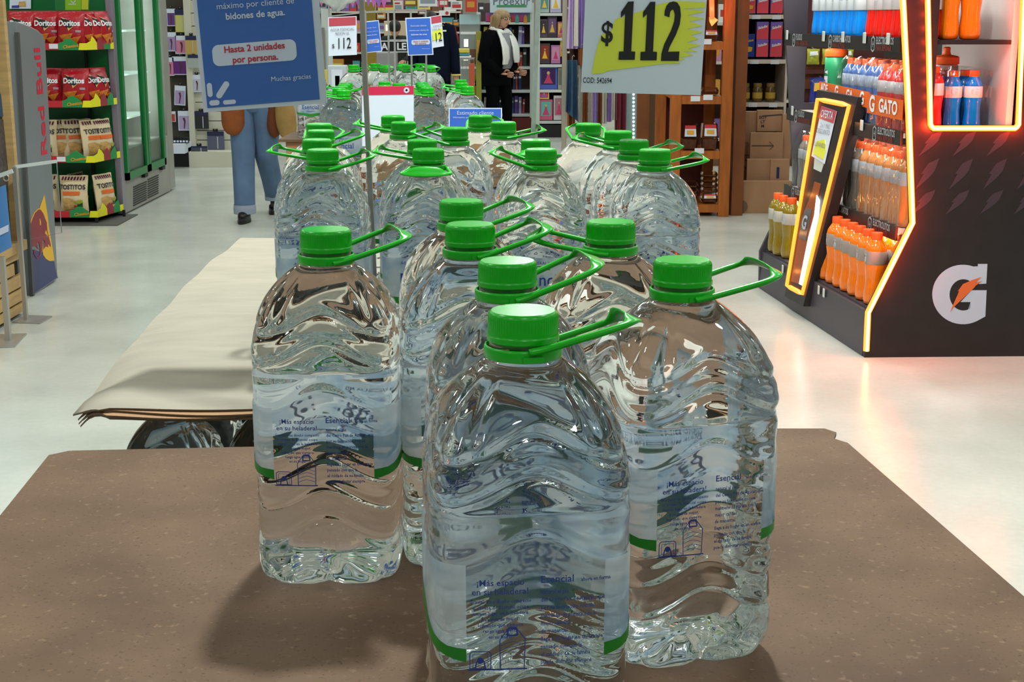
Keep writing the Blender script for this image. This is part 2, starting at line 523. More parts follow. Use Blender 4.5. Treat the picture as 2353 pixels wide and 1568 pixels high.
# foreground bottles: cap-top pixel, body rotation, loop yaw, loop tilt
FG = [
 (1202, 712, R(7),   R(10),  R(10), 'nearest water bottle with its green loop stretched straight to the right'),
 (1569, 596, R(17),  R(16),  R(9),  'large water bottle at the right front corner of the brown board'),
 (1166, 598, R(3),   R(14),  R(16), 'water bottle right behind the nearest one, second cap up'),
 (748,  526, R(1),   R(20),  R(12), 'water bottle standing alone at the left of the brown board'),
 (1404, 508, R(4),   R(172), R(6),  'water bottle whose green loop points left, behind the right front one'),
 (1080, 514, R(1),   R(16),  R(14), 'water bottle third from the front in the middle line, loop crossing its neighbour'),
 (1060, 460, R(2),   R(24),  R(12), 'rearmost water bottle of the middle line on the brown board'),
]
for px, py, rot, hy, ti, lab in FG:
    p = cap_at(px, py); water_bottle(p.x, p.y, BOARD_Z, rot, hy, ti, lab, 'water bottles on the brown board', roll=R(-11) if py > 700 else 0)
# ================================================================ FLOOR + BOARDS
def floor_material():
    m = mat('polished_floor', S(205,209,200), 0.22, spec=0.5)
    nt = m.node_tree; L = nt.links.new; b = nt.nodes['Principled BSDF']
    tc = nt.nodes.new('ShaderNodeTexCoord')
    def noise_(scale, det):
        n = nt.nodes.new('ShaderNodeTexNoise'); n.inputs['Scale'].default_value = scale; n.inputs['Detail'].default_value = det
        L(tc.outputs['Object'], n.inputs['Vector']); return n.outputs['Fac']
    mp = nt.nodes.new('ShaderNodeMapRange'); L(noise_(1.6, 8), mp.inputs[0]); mp.inputs[1].default_value=.3; mp.inputs[2].default_value=.7
    mx = nt.nodes.new('ShaderNodeMix'); mx.data_type='RGBA'
    mx.inputs['A'].default_value=(*S(184,187,177),1); mx.inputs['B'].default_value=(*S(208,210,200),1)
    L(mp.outputs[0], mx.inputs['Factor'])
    mp2 = nt.nodes.new('ShaderNodeMapRange'); L(noise_(38, 6), mp2.inputs[0]); mp2.inputs[1].default_value=.25; mp2.inputs[2].default_value=.75
    mx2 = nt.nodes.new('ShaderNodeMix'); mx2.data_type='RGBA'; mx2.blend_type='MULTIPLY'; mx2.inputs['Factor'].default_value=.35
    mp2.inputs[3].default_value=.78
    L(mx.outputs['Result'], mx2.inputs['A']); L(mp2.outputs[0], mx2.inputs['B'])
    L(mx2.outputs['Result'], b.inputs['Base Color'])
    r = nt.nodes.new('ShaderNodeMapRange'); L(noise_(3.0, 5), r.inputs[0]); r.inputs[3].default_value=.19; r.inputs[4].default_value=.28
    L(r.outputs[0], b.inputs['Roughness'])
    return m
FLOOR = floor_material()
struct('floor', MB().box((0, 11, -0.05), (22, 40, 0.1)), FLOOR)

def board_material():
    m = mat('brown_hardboard', S(120,96,78), 0.6, spec=0.22)
    nt = m.node_tree; L = nt.links.new; b = nt.nodes['Principled BSDF']
    tc = nt.nodes.new('ShaderNodeTexCoord')
    def nz(scale, det, lo, hi):
        n = nt.nodes.new('ShaderNodeTexNoise'); n.inputs['Scale'].default_value = scale; n.inputs['Detail'].default_value = det
        L(tc.outputs['Object'], n.inputs['Vector'])
        r = nt.nodes.new('ShaderNodeMapRange'); r.inputs[1].default_value=lo; r.inputs[2].default_value=hi; L(n.outputs['Fac'], r.inputs[0]); return r.outputs[0]
    mx = nt.nodes.new('ShaderNodeMix'); mx.data_type='RGBA'
    mx.inputs['A'].default_value=(*S(86,62,43),1); mx.inputs['B'].default_value=(*S(110,84,62),1); L(nz(7, 8, .3, .7), mx.inputs['Factor'])
    mx2 = nt.nodes.new('ShaderNodeMix'); mx2.data_type='RGBA'
    L(nz(260, 3, .60, .74), mx2.inputs['Factor']); L(mx.outputs['Result'], mx2.inputs['A']); mx2.inputs['B'].default_value=(*S(70,50,36),1)
    mx3 = nt.nodes.new('ShaderNodeMix'); mx3.data_type='RGBA'
    L(nz(120, 4, .62, .78), mx3.inputs['Factor']); L(mx2.outputs['Result'], mx3.inputs['A']); mx3.inputs['B'].default_value=(*S(130,104,80),1)
    L(mx3.outputs['Result'], b.inputs['Base Color'])
    return m
HARD = board_material()
HARD_EDGE = mat('hardboard_edge', S(70,52,40), 0.8)
# brown board outline on the plane z = BOARD_Z, chamfered corners
bp = [at_z(112,1046,BOARD_Z), at_z(160,1036,BOARD_Z), at_z(620,1026,BOARD_Z), at_z(1750,985,BOARD_Z), at_z(1895,985,BOARD_Z), at_z(1922,994,BOARD_Z),at_z(1916,1008,BOARD_Z), at_z(1948,1018,BOARD_Z),
      at_z(2353,1371,BOARD_Z)]
e = (bp[-1]-bp[-2]).normalized(); bp.append(bp[-1]+e*0.75)
l0 = at_z(0,1185,BOARD_Z); dl = (l0-bp[0]).normalized()
bp.append(l0 + dl*0.75)
def slab(poly, z0, z1):
    mb = MB(); n = len(poly); 
    A = [(p[0],p[1],z1) for p in poly]; B = [(p[0],p[1],z0) for p in poly]
    ar = sum(poly[i][0]*poly[(i+1)%n][1]-poly[(i+1)%n][0]*poly[i][1] for i in range(n))
    fs = [tuple(range(n)), tuple(range(2*n-1,n-1,-1))]+[((i+1)%n,i,n+i,n+(i+1)%n) for i in range(n)]
    if ar < 0: fs = [tuple(reversed(f)) for f in fs]
    return mb.add(A+B, fs)
solo('hardboard_sheet', slab([(p.x,p.y) for p in bp], BOARD_Z-.005, BOARD_Z), HARD, 'large brown hardboard sheet under the foreground water bottles', 'board')
# ================================================================ BACK PILES OF BOTTLES
P1 = [ # px, py, loop yaw, loop tilt, label
 (741,343, 22, 10,'water bottle at the left end of the front row of the near pile'),
 (984,342,-90,-6,'water bottle with drooping loop, second from left in the near pile front row'),
 (1243,342,168, 14,'water bottle third from left in the front row of the near pile, loop pointing left'),
 (1505,343, 14, 6,'water bottle at the right end of the front row of the near pile'),
 (728,320,172, 4,'water bottle with left pointing loop, second back in the near pile left column'),
 (970,321,174, 4,'water bottle behind the drooping loop one, its own loop pointing left'),
 (1231,321,-88, 4,'water bottle with frontward loop, second back in the near pile third column'),
 (1457,321, 16, 10,'water bottle with right pointing loop, second back in the near pile right column'),
 (737,299, 24, 12,'water bottle third back in the left column of the near pile'),
 (1421,301,163, 8,'water bottle third back in the right column, loop pointing left over its neighbour'),
 (1045,293,164, 12,'water bottle beside the thin grey pole, loop pointing left'),
 (733,284, 88, 4,'rearmost water bottle in the left column of the near pile'),
 (1352,284, 92, 9,'rearmost water bottle in the right column, loop standing up behind the cap'),
 (927,280, 18, 10,'water bottle in front of the red topped sign'),
 (1157,280, 12, 6,'water bottle under the right grey pole, loop pointing right'),
 (1104,265, 82, 8,'water bottle in front of the small blue sign'),
 (903,266,184, 6,'water bottle right behind the one in front of the red topped sign'),
]
G1 = 'water bottles standing on the cardboard sheets'
for px, py, hy, ti, lab in P1:
    p = cap_at(px, py)
    water_bottle(p.x, p.y, BOARD_Z, pi + R(random.uniform(-3,3)), R(hy), R(ti), lab, G1, hi=py > 315)
Z2 = .965
P2 = [[(789,207),(779,203),(785,197),(791,192.4),(796,188.4)], [(886,204),(882,199.5),(883,195.5),(917,193),(884,191)],
      [(982,201),(975,196),(972,191.5),(969,187.5)], [(1074,198),(1061,188.5),(1059,185.5)]]
for c, col in enumerate(P2):
    for r_, (px, py) in enumerate(col):
        p = cap_at(px, py, Z2+BH); y0 = at_z(col[0][0], col[0][1], Z2+BH).y
        p.y = y0 + .145*r_ if c < 3 else y0 + .145*(r_*2 if r_ else 0)
        kx, t = ray(px, py); p.x = kx*p.y
        hy = (180+random.uniform(-10,14)) if c else random.choice((178, 184, 12))
        water_bottle(p.x, p.y, Z2, pi+R(random.uniform(-4,4)), R(hy), R(random.uniform(2,8)),
            'second pile water bottle, %s column from the left, %s from the front' % (ORD[c], ORD[r_]), 'water bottles of the second pile', hi=False, prints=(r_ == 0))
Z3 = 1.0
P3 = [(812,148,6.8),(886,148,6.8),(936,146,6.8),(989,147,6.8),(716,147,6.8),(862,143,7.0),(925,142,7.0),(966,142,7.0)]
for k, (px, py, Y) in enumerate(P3):
    kx, t = ray(px, py)
    x = kx*Y
    hy = random.choice((15, 170, -80, 100)) if k else 30
    water_bottle(x, Y, Z3, pi+R(random.uniform(-4,4)), R(hy), R(10),
        'far pile water bottle, %s from the left in its %s row' % (ORD[[1,2,3,4,0,0,1,2][k]], 'front' if Y < 6.9 else 'back'), 'water bottles of the far pile', hi=False, prints=Y < 6.9)

# ---- cardboard sheets under the near pile, curled at the front left corner
CARD = mat('corrugated_cardboard', S(152,144,128), 0.75, var=.07, vscale=9, bump=.25, bscale=14, stretch=(1,2.5,1))
CARD_E = mat('cardboard_edge', S(92,76,58), 0.9)
CARD_B = mat('brown_cardboard', S(168,128,92), 0.8, var=.06, vscale=6)
xr = .29
yb = at_z(560,545,BOARD_Z).y
def sheet_z(x, y):
    dx = max(-.555-x, 0); dy = 0
    z = -.42*dx*dx*(1+2.0*max(0, 1-(y-1.91)/.5)) * 6*min(max(1-(y-1.91)/1.2,0),1)
    z += .0035*sin(x*17+y*3)*max(0, 1-(y-1.91)/.25) + .0025*sin(y*21+x*4)
    return z
def sheet(k):
    mb = MB(); nu, nv = 36, 40; T = .0026
    zo = BOARD_Z - .004 - .0034*k
    def edge_x(v):
        y = 1.93+(yb-1.93)*v
        xl = -.655 - .02*v
        xl += .035*(v if v < 1 else 1)*0
        if y < 2.06: xl += .08*((2.06-y)/.13)**1.3      # cut corner
        return xl
    def top(u, v):
        vv = v
        y = 1.93+(yb-1.93)*vv + .012*k*0
        xl = edge_x(vv) + .006*sin(7*vv+.6*k) + .004*k
        x = xl+(xr-xl)*u**1.15
        yy = y + (.006*sin(9*u+k*2) - .004*k)*(1-vv) 
        z = zo + sheet_z(x, yy)*(1+.09*k) 
        if k == 0: z += .010*exp(-((x+.63)/.04)**2-((yy-2.06)/.05)**2)
        return Vector((x, yy, z))
    A = [top(i/nu, (j/nv)**1.4) for j in range(nv+1) for i in range(nu+1)]
    B = [p-Vector((0,0,T)) for p in A]
    n = len(A); ft, fb, fe = [], [], []
    for j in range(nv):
        for i in range(nu):
            a = j*(nu+1)+i; ft.append((a,a+1,a+nu+2,a+nu+1)); fb.append((n+a,n+a+nu+1,n+a+nu+2,n+a+1))
    ring = [i for i in range(nu+1)] + [j*(nu+1)+nu for j in range(1,nu and nv+1)] + [nv*(nu+1)+i for i in range(nu-1,-1,-1)] + [j*(nu+1) for j in range(nv-1,0,-1)]
    for a, b in zip(ring, ring[1:]+ring[:1]): fe.append((b, a, n+a, n+b))
    mb.add(A+B, ft); base = 0
    for f in fb: mb.f.append(f); mb.m.append(0)
    for f in fe: mb.f.append(f); mb.m.append(1)
    return mb
for k in range(4):
    solo('cardboard_sheet', sheet(k), [CARD if k == 0 else CARD_B, CARD_E],
         ('creased grey cardboard sheet directly under the near pile of bottles','second cardboard sheet down in the stack under the near pile',
          'third cardboard sheet down in the stack under the near pile','lowest cardboard sheet, resting on the lower layer of bottles')[k], 'cardboard', 'stacked cardboard sheets', smooth=True, sharp=50)

# ---- what the boards rest on: lower bottles, cartons, pallets
ZL = BOARD_Z - .004 - .0034*3 - .003 - .0026 - BH - .004
for i, x in enumerate((-.515, -.362, -.207, -.052, .10)):
    water_bottle(x, 2.10 + (.004 if i else 0), ZL, R(180), R((-32, -150, 10, 170, 20)[i]) if i else R(60), R(4 if i else 3),
                 'water bottle of the layer under the cardboard, %s from the left' % ORD[i], 'water bottles under the cardboard', hi=i < 2, prints=False)
WOODP = mat('pallet_wood', S(170,135,95), 0.8, var=.15, vscale=8, stretch=(1,8,1))
def pallet(x0, x1, y0, y1, label):
    t = thing('pallet', label, 'pallet', ((x0+x1)/2, (y0+y1)/2, 0)); X = (x1-x0)/2; Y = (y1-y0)/2
    for k in range(3): part('bearer', MB().box((-X+.05+(2*X-.1)*k/2, 0, .05), (.1, 2*Y, .1)), WOODP, t)
    n = 7
    for k in range(n): part('plank', MB().box((0, -Y+.05+(2*Y-.1)*k/(n-1), .1115), (2*X, .095, .022)), WOODP, t)
def carton(x0, x1, y0, y1, z0, z1, label, m=None):
    t = thing('carton', label, 'box', ((x0+x1)/2, (y0+y1)/2, z0))
    part('box', MB().box((0,0,(z1-z0)/2), (x1-x0, y1-y0, z1-z0)), m or CARD_B, t, bevel=.004)
    part('tape', MB().box((0,0,(z1-z0)+.0004), (x1-x0, .05, .0008)), mat('packing_tape', S(180,150,100), .3), t)
pallet(-.55,.42,.62,1.72,'wooden pallet under the brown board')
carton(-.5,.38,.66,1.66,.123,BOARD_Z-.006,'large brown carton carrying the hardboard sheet')
pallet(-.61,.30,1.92,3.42,'wooden pallet under the near pile')
carton(-.59,.27,1.97,3.36,.123,ZL-.001,'large brown carton carrying the lower bottle layer')
carton(-.58,.26,2.35,3.36,ZL,BOARD_Z-.030,'dark wrapped carton behind the lower bottle layer', mat('dark_gap_shade', S(48,54,54), .4))  # added block, coloured dark so the gap behind the bottles looks shaded
for i, x in enumerate((-.515,-.362,-.207,-.052,.10)):
    water_bottle(x, 2.252, ZL, R(180), R((20,160,-20,170,20)[i]), R(4), 'water bottle in the second row under the cardboard, %s from the left' % ORD[i], 'water bottles under the cardboard', hi=False, prints=False)
def deck(name, x0, x1, y0, y1, zt, label):
    solo(name, MB().box(((x0+x1)/2,(y0+y1)/2,zt-.006), (x1-x0,y1-y0,.012)), HARD, label, 'board')
deck('hardboard_sheet', -.78,.02,4.90,6.02,Z2,'brown board under the second pile')
carton(-.72,-.02,5.08,5.95,.123,Z2-.0125,'brown carton under the second pile')
pallet(-.76,.0,5.05,5.98,'wooden pallet under the second pile')
deck('hardboard_sheet', -1.08,-.28,6.68,7.14,Z3,'brown board under the far pile')
carton(-1.05,-.31,6.7,7.12,.123,Z3-.0125,'brown carton under the far pile')
pallet(-1.07,-.29,6.69,7.13,'wooden pallet under the far pile')

# ================================================================ SIGNS ON POLES
STEEL = mat('grey_painted_steel', S(150,152,148), 0.45, metal=.3, var=.08, vscale=30)
STEELW = mat('chipped_white_steel', S(190,198,192), 0.5, var=.12, vscale=60)
PAPER = mat('white_paper', S(216,225,240), 0.6)
def crumple(name, col, rough=.15):
    m = mat(name, col, .35, coat=1.0)
    nt = m.node_tree; L = nt.links.new; b = nt.nodes['Principled BSDF']; b.inputs['Coat Roughness'].default_value = .04
    tc = nt.nodes.new('ShaderNodeTexCoord'); n = nt.nodes.new('ShaderNodeTexNoise'); n.inputs['Scale'].default_value = 16; n.inputs['Detail'].default_value = 3
    L(tc.outputs['Object'], n.inputs['Vector'])
    bp_ = nt.nodes.new('ShaderNodeBump'); bp_.inputs['Strength'].default_value = .35; bp_.inputs['Distance'].default_value = .02
    L(n.outputs['Fac'], bp_.inputs['Height']); L(bp_.outputs[0], b.inputs['Coat Normal'])
    return m
BLUEP = crumple('blue_poster_print', S(44,96,176))
SLEEVE = crumple('poster_sleeve', S(196,206,222))
PALEP = mat('pale_poster_print', S(196,206,226), .4)
REDINK = mat('red_ink', S(176,40,58), .5)
CRIM = mat('crimson_print', S(206,40,78), .5)
BLACKINK = mat('black_ink', S(28,28,30), .5)
YEL = mat('lime_brush_print', S(222,228,74), .55)
def frame_from(pxs, Y):
    """origin bottom-left, unit X, unit Y, width, from bl, br, tl pixels on plane y=Y"""
    bl, br, tl = [at_y(*p, Y) for p in pxs]
    X = (br-bl); w_ = X.length; X.normalize(); U = (tl-bl).normalized()
    return bl, X, U, w_
def rrect(x0, y0, x1, y1, r, n=6):
    r = min(r, (x1-x0)*.495, (y1-y0)*.495)
    pts = []
    for cx_, cy_, a0 in ((x1-r,y0+r,-90),(x1-r,y1-r,0),(x0+r,y1-r,90),(x0+r,y0+r,180)):
        for k in range(n+1):
            a = R(a0+90*k/n); pts.append((cx_+r*cos(a), cy_+r*sin(a)))
    return pts
FWD = Vector((0,-1,0))
# ---- big blue poster
O, X, U, w_ = frame_from(((473,254),(741,233),(448,0)), 2.32)
H_ = w_*1.43
t = thing('notice_poster', 'large blue and white notice about two bottles per person, hanging at left', 'sign', tuple(O))
sl = part('sleeve', MB().prism([(-.004,-.003),(w_+.007,-.003),(w_+.007,H_+.006),(-.004,H_+.006)], .003, O, X, U), SLEEVE, t, world=True)
e1 = FWD*.0006
part('print', MB().prism([(.003,.0035),(w_-.004,.0035),(w_-.004,H_-.004),(.003,H_-.004)], .0005, O+e1, X, U), BLUEP, t, world=True)
s_ = w_/272          # metres per poster pixel
def PP(px_, py_):    # photo-ish pixel offsets from bottom left (x right, y up)
    return O + X*(px_*s_) + U*(py_*s_)
pm = MB()
pm.prism([(a*s_,b*s_) for a,b in rrect(28,98,222,146,15)], .0004, O+e1*2, X, U)
pm.prism([(a*s_,b*s_) for a,b in rrect(10,10,34,22,9)], .0003, O+e1*2, X, U)
pm.prism([(a*s_,b*s_) for a,b in rrect(8,30,20,62,7)], .0003, O+e1*2, X, U)
pm.prism([(a*s_,b*s_) for a,b in rrect(42,10,72,20,6)], .0003, O+e1*2, X, U)
cx_, cy_ = 44, 44
cap_ = [(cx_+( -7*cos(a)*.82 + (20 if sin(a)>=0 else -20)*0), cy_) for a in (0,)]
cps = rrect(-7,-22,7,22,7); ca, sa = cos(R(-38)), sin(R(-38))
pm.prism([((cx_+a*ca-b*sa)*s_, (cy_+a*sa+b*ca)*s_) for a,b in cps], .0003, O+e1*2, X, U)
part('white_shapes', pm, PALEP, t, world=True, label='pale rounded shapes printed on the notice')
tm = MB()
e3 = e1*3.2
tm.text('máximo por cliente de', 19.5*s_, PP(137,231)+e3, X, U, sx=1.0)
part('lettering', tm, PALEP, t, world=True); tm = MB()
tm.text('bidones de agua.', 20.5*s_, PP(135,207)+e3, X, U, bold=.022)
part('lettering', tm, PALEP, t, world=True); tm = MB()
tm.text('Informamos que el', 19.5*s_, PP(137,256)+e3, X, U)
part('lettering', tm, PALEP, t, world=True); tm = MB()
tm.text('Muchas gracias', 15.5*s_, PP(204,59)+e3, X, U)
part('lettering', tm, PALEP, t, world=True)
tm = MB(); tm.text('Hasta 2 unidades', 20.5*s_, PP(126,133)+e3, X, U, bold=.022); part('red_lettering', tm, REDINK, t, world=True); tm = MB(); tm.text('por persona.', 20.5*s_, PP(126,109)+e3, X, U, bold=.022)
part('red_lettering', tm, REDINK, t, world=True)
top_l = O+U*H_+X*(w_*.5)
# ---- big price sign
O, X, U, w_ = frame_from(((1335,212),(1610,219),(1345,0)), 2.45)
U = (U + (at_y(1624,0,2.45)-at_y(1610,219,2.45)).normalized()).normalized()
H_ = w_*1.2; s_ = w_/275
t = thing('price_sign', 'big white price sign with black 112 over a lime brush stroke', 'sign', tuple(O))
part('sheet', MB().prism([(0,0),(w_,0),(w_,H_),(0,H_)], .002, O, X, U), PAPER, t, world=True)
br = [(23,42),(48,44),(60,50),(100,56),(140,62),(180,68),(212,70),(224,71),(216,76),(234,80),(224,84),(252,90),(228,97),(262,98),(240,104),(268,112),(236,118),(262,126),(244,134),(272,142),(234,148),(270,156),(238,164),(272,172),(232,178),(268,186),(272,189),(222,192),(272,196),(272,208),(205,209),(178,204),(160,198),(120,182),(70,165),(62,140),(40,130),(34,110),(30,92),(26,70)]
part('brush_stroke', MB().prism([(a*s_,b*s_) for a,b in br], .0005, O+FWD*.0008, X, U), YEL, t, world=True, label='lime brush stroke behind the digits')
tm = MB(); e3 = FWD*.0018
def dig(pts): tm.prism([((v := at_y(1280+a/3.136, b/3.136, 2.45))-O).to_tuple()[0:1]+((v-O).z,) for a,b in pts], .0006, O+FWD*.0018, (1,0,0), (0,0,1))
dig([(512,12),(552,10),(534,370),(563,372),(559,431),(442,431),(446,372),(479,370),(490,98),(460,128),(460,88)])
dig([(672,13),(708,13),(691,372),(720,374),(717,435),(599,435),(602,374),(635,372),(648,102),(619,128),(619,88)])
dig([(773,112),(776,75),(788,42),(808,18),(838,10),(866,18),(886,50),(892,110),(884,175),(856,250),(812,335),(799,373),(881,371),(877,439),(748,439),(752,385),(772,318),(820,222),(843,155),(848,105),(840,74),(828,68),(815,85),(809,125)])
part('digits', tm, BLACKINK, t, world=True); tm = MB()
tm.text('$', 66*s_, O+X*(53*s_)+U*(134*s_)+e3, X, U, bold=.02, sx=.82)
part('currency_sign', tm, BLACKINK, t, world=True); tm = MB()
tm.text('COD: 542694', 17.5*s_, O+X*(36*s_)+U*(27*s_)+e3, X, U, sx=.66, bold=.004)
part('code_line', tm, BLACKINK, t, world=True)
top_r = O+U*H_+X*(w_*.5)
# ---- poles with arms that carry the two posters
def pole_stand(p0, p1, armto, wdt, m, label):
    t = thing('sign_pole', label, 'pole', tuple(p0))
    part('pole', MB().bar(p0, p1, wdt, wdt*.6, up=(1,0,0)), m, t, world=True, bevel=.001)
    a1 = Vector(armto)
    part('arm', MB().bar(p1-Vector((0,0,.006)), a1+Vector((0,0,.012)), .010, .010), m, t, world=True, bevel=.001)
    part('clip', MB().box(a1+Vector((0,.002,.004)), (.03,.008,.022)), BLACKINK, t, world=True)
    part('foot', MB().box(p0+Vector((0,0,.002)), (.07,.07,.004)), m, t, world=True)
q0 = at_y(851,440,2.225); q1 = at_y(831,0,2.225); d = (q1-q0)/(q1.z-q0.z)
pole_stand(q0+d*(BOARD_Z+.001-q0.z), q0+d*(top_l.z+.03-q0.z), top_l, .0125, STEEL, 'grey flat steel pole rising between the left bottle columns')
q0 = at_y(1225,310,2.80); q1 = at_y(1237,0,2.80); d = (q1-q0)/(q1.z-q0.z)
pole_stand(q0+d*(BOARD_Z+.001-q0.z), q0+d*(top_r.z+.03-q0.z), top_r, .0145, STEELW, 'chipped pale pole behind the rear bottles of the near pile')
# ---- small signs standing at the front of the second pile
def standing_sign(pxs, Y, hgt, zfoot, paints, label, post=True):
    O, X, U, w_ = frame_from(pxs, Y)
    t = thing('small_sign', label, 'sign', (O.x+w_/2, Y, zfoot))
    part('sheet', MB().prism([(0,0),(w_,0),(w_,hgt),(0,hgt)], .002, O, X, U), PAPER, t, world=True)
    for k, (nm, poly, m) in enumerate(paints):
        part(nm, MB().prism([(a*w_,b*hgt) for a,b in poly], .0006, O+FWD*(.0012+.0008*k), X, U), m, t, world=True)
    if post and O.z > zfoot:
        c = O+X*w_/2
        part('post', MB().bar((c.x,Y+.006,zfoot), (c.x,Y+.006,O.z+hgt*.5), .008, .006, up=(1,0,0)), STEEL, t, world=True)
    return t, O, X, U, w_
B2P = mat('bright_blue_print', S(58,104,200), .45)
rect = lambda a,b,c,d: [(a,b),(c,b),(c,d),(a,d)]
t, O, X, U, w_ = standing_sign(((832,336),(950,334),(832,264)), 4.93, .20, Z2, [('red_header', [(0,.86),(1,.86),(1,1),(0,1)], CRIM)], 'white sign with red header and small white emblem, standing before the second pile')
mb = MB()
c = O+X*(w_*.86)+U*(.20*.93)+FWD*.003
for k in range(6):
    a = pi*k/6; d1 = X*cos(a)+U*sin(a); mb.bar(c-d1*.010, c+d1*.010, .003, .0006, up=(0,-1,0))
part('emblem', mb, PAPER, t, world=True)
t, O, X, U, w_ = standing_sign(((1031,326),(1153,326),(1031,254)), 4.96, .115, Z2, [('blue_field', rect(.02,.02,.98,.97), B2P)], 'small blue sign greeting customers, standing before the second pile at right')
mb = MB(); mb.text('Estimado cliente', .019, O+X*w_*.5+U*.098+FWD*.0025, X, U); mb.text('Informamos que el máximo por cliente', .0085, O+X*w_*.45+U*.083+FWD*.0025, X, U)
part('lettering', mb, PALEP, t, world=True)
# ---- far sign frame with four small signs
def far_sign(kind, pxs, Y, hgt_px, label):
    O, X, U, w_ = frame_from(pxs, Y); hgt = (at_y(*pxs[2], Y)-at_y(*pxs[0], Y)).length
    t = thing('small_sign', label, 'sign', tuple(O))
    part('sheet', MB().prism([(0,0),(w_,0),(w_,hgt),(0,hgt)], .003, O, X, U), PAPER, t, world=True)
    P = lambda a,b,k=1: O+X*(a*w_)+U*(b*hgt)+FWD*(.0015*k)
    if kind == 'blue':
        part('blue_field', MB().prism([(.04*w_,.03*hgt),(.96*w_,.03*hgt),(.96*w_,.97*hgt),(.04*w_,.97*hgt)], .0006, O+FWD*.0014, X, U), B2P, t, world=True)
        part('white_pill', MB().prism([(a*w_,b*hgt) for a,b in rrect(.18,.28,.9,.41,.06)], .0006, O+FWD*.0026, X, U), PALEP, t, world=True)
        m2 = MB(); m2.text('Estimado cliente', .085*w_*1.1, P(.5,.78,3), X, U); m2.text('máximo por cliente de', .075*w_*1.1, P(.5,.66,3), X, U); m2.text('bidones de agua.', .085*w_*1.1, P(.5,.55,3), X, U, bold=.02); m2.text('Muchas gracias', .05*w_, P(.72,.17,3), X, U)
        part('lettering', m2, PALEP, t, world=True)
        m3 = MB(); m3.text('Hasta 2 unidades', .085*w_, P(.54,.37,4), X, U, bold=.02); part('red_lettering', m3, REDINK, t, world=True); m3 = MB(); m3.text('por persona.', .085*w_, P(.54,.315,4), X, U, bold=.02)
        part('red_lettering', m3, REDINK, t, world=True)
    else:
        part('red_header', MB().prism([(.03*w_,.77*hgt),(.97*w_,.77*hgt),(.97*w_,.98*hgt),(.03*w_,.98*hgt)], .0006, O+FWD*.0014, X, U), mat('dusty_red_print', S(186,70,86), .5), t, world=True)
        if kind == 'yellow':
            part('brush_stroke', MB().prism([(.1*w_,.22*hgt),(.95*w_,.25*hgt),(.97*w_,.58*hgt),(.15*w_,.5*hgt)], .0006, O+FWD*.0014, X, U), YEL, t, world=True)
        m2 = MB(); m2.text('112', .40*hgt, P(.55,.30,3), X, U, sx=.66, bold=.004); m2.text('$', .15*hgt, P(.17,.25,3), X, U)
        part('price', m2, BLACKINK, t, world=True)
        m3 = MB(); m3.text('AGUA ESENCIAL\nBIDON 6L', .095*hgt, P(.5,.62,3), X, U, line=1.1, sx=.9)
        part('lettering', m3, mat('grey_ink', S(130,130,138), .5), t, world=True)
    return t
YF = 6.35
far_sign('plain', ((755,129),(820,126),(754,40)), YF+.0258, 0, 'red and white price sign left of the thin pole, above the far pile')
far_sign('blue', ((840,122),(878,118),(832,50)), YF+.037, 0, 'tilted blue notice half behind the grey pole, above the far pile')
far_sign('blue', ((937,128),(996,126),(931,41)), YF-.05, 0, 'upright blue notice above the middle of the far pile')
far_sign('yellow', ((985,112),(1020,106),(979,40)), YF+.12, 0, 'pink headed price sign peeking out behind the upright blue notice')
t = thing('wire_sign_stand', 'thin grey wire frame carrying the small signs above the far pile', 'frame', (at_y(907,150,YF+.08).x, YF+.08, Z3))
for px, Y in ((841,YF+.03),(907,YF+.02),(893,YF+.2),(945,YF+.2)):
    p = at_y(px,100,Y); part('upright', MB().bar((p.x,Y,0),(p.x,Y,at_y(px,24,Y).z), .008,.008, up=(1,0,0)), STEEL, t, world=True)
a, b_, c, d = at_y(841,28,YF+.03), at_y(907,24,YF+.02), at_y(893,18,YF+.2), at_y(978,23,YF+.2)
part('crossbar', MB().bar(a, b_, .008, .008), STEEL, t, world=True); part('crossbar', MB().bar(b_, d, .008, .008), STEEL, t, world=True)
part('crossbar', MB().bar(at_y(755,38,YF+.03), a, .006, .006), STEEL, t, world=True)
part('sign_clip', MB().bar(at_y(945,60,YF+.2), at_y(950,60,YF-.045), .008,.012), STEEL, t, world=True)
part('sign_clip', MB().bar(at_y(978,50,YF+.2), at_y(983,50,YF+.125), .008,.012), STEEL, t, world=True)
part('upright', MB().bar(d, (d.x,d.y,0), .008,.008, up=(1,0,0)), STEEL, t, world=True)
part('crossbar', MB().bar(at_y(893,92,YF+.2), at_y(945,92,YF+.2), .006, .006), STEEL, t, world=True)
# ================================================================ LEFT SIDE: cooler, snack rack, fridge, crate stand, acrylic signs
def pl(px, py, P, N):
    """photo pixel -> point on the plane through P with normal N"""
    kx, t = ray(px, py); d = Vector((kx, 1, -t)); C = Vector((0,0,CAM_H)); N = Vector(N)
    return C + d*((Vector(P)-C).dot(N)/d.dot(N))
GREYM = mat('grey_cooler_paint', S(118,124,128), .35, spec=.5, var=.05, vscale=3)
GREYD = mat('dark_grey_trim', S(70,72,72), .45)
BLACK = mat('black_matt', S(18,17,18), .5)
LWOOD = mat('light_slat_wood', S(192,158,104), .6, var=.14, vscale=5, stretch=(1,1,9))
GREENP = mat('green_fridge_panel', S(0,98,46), .35)
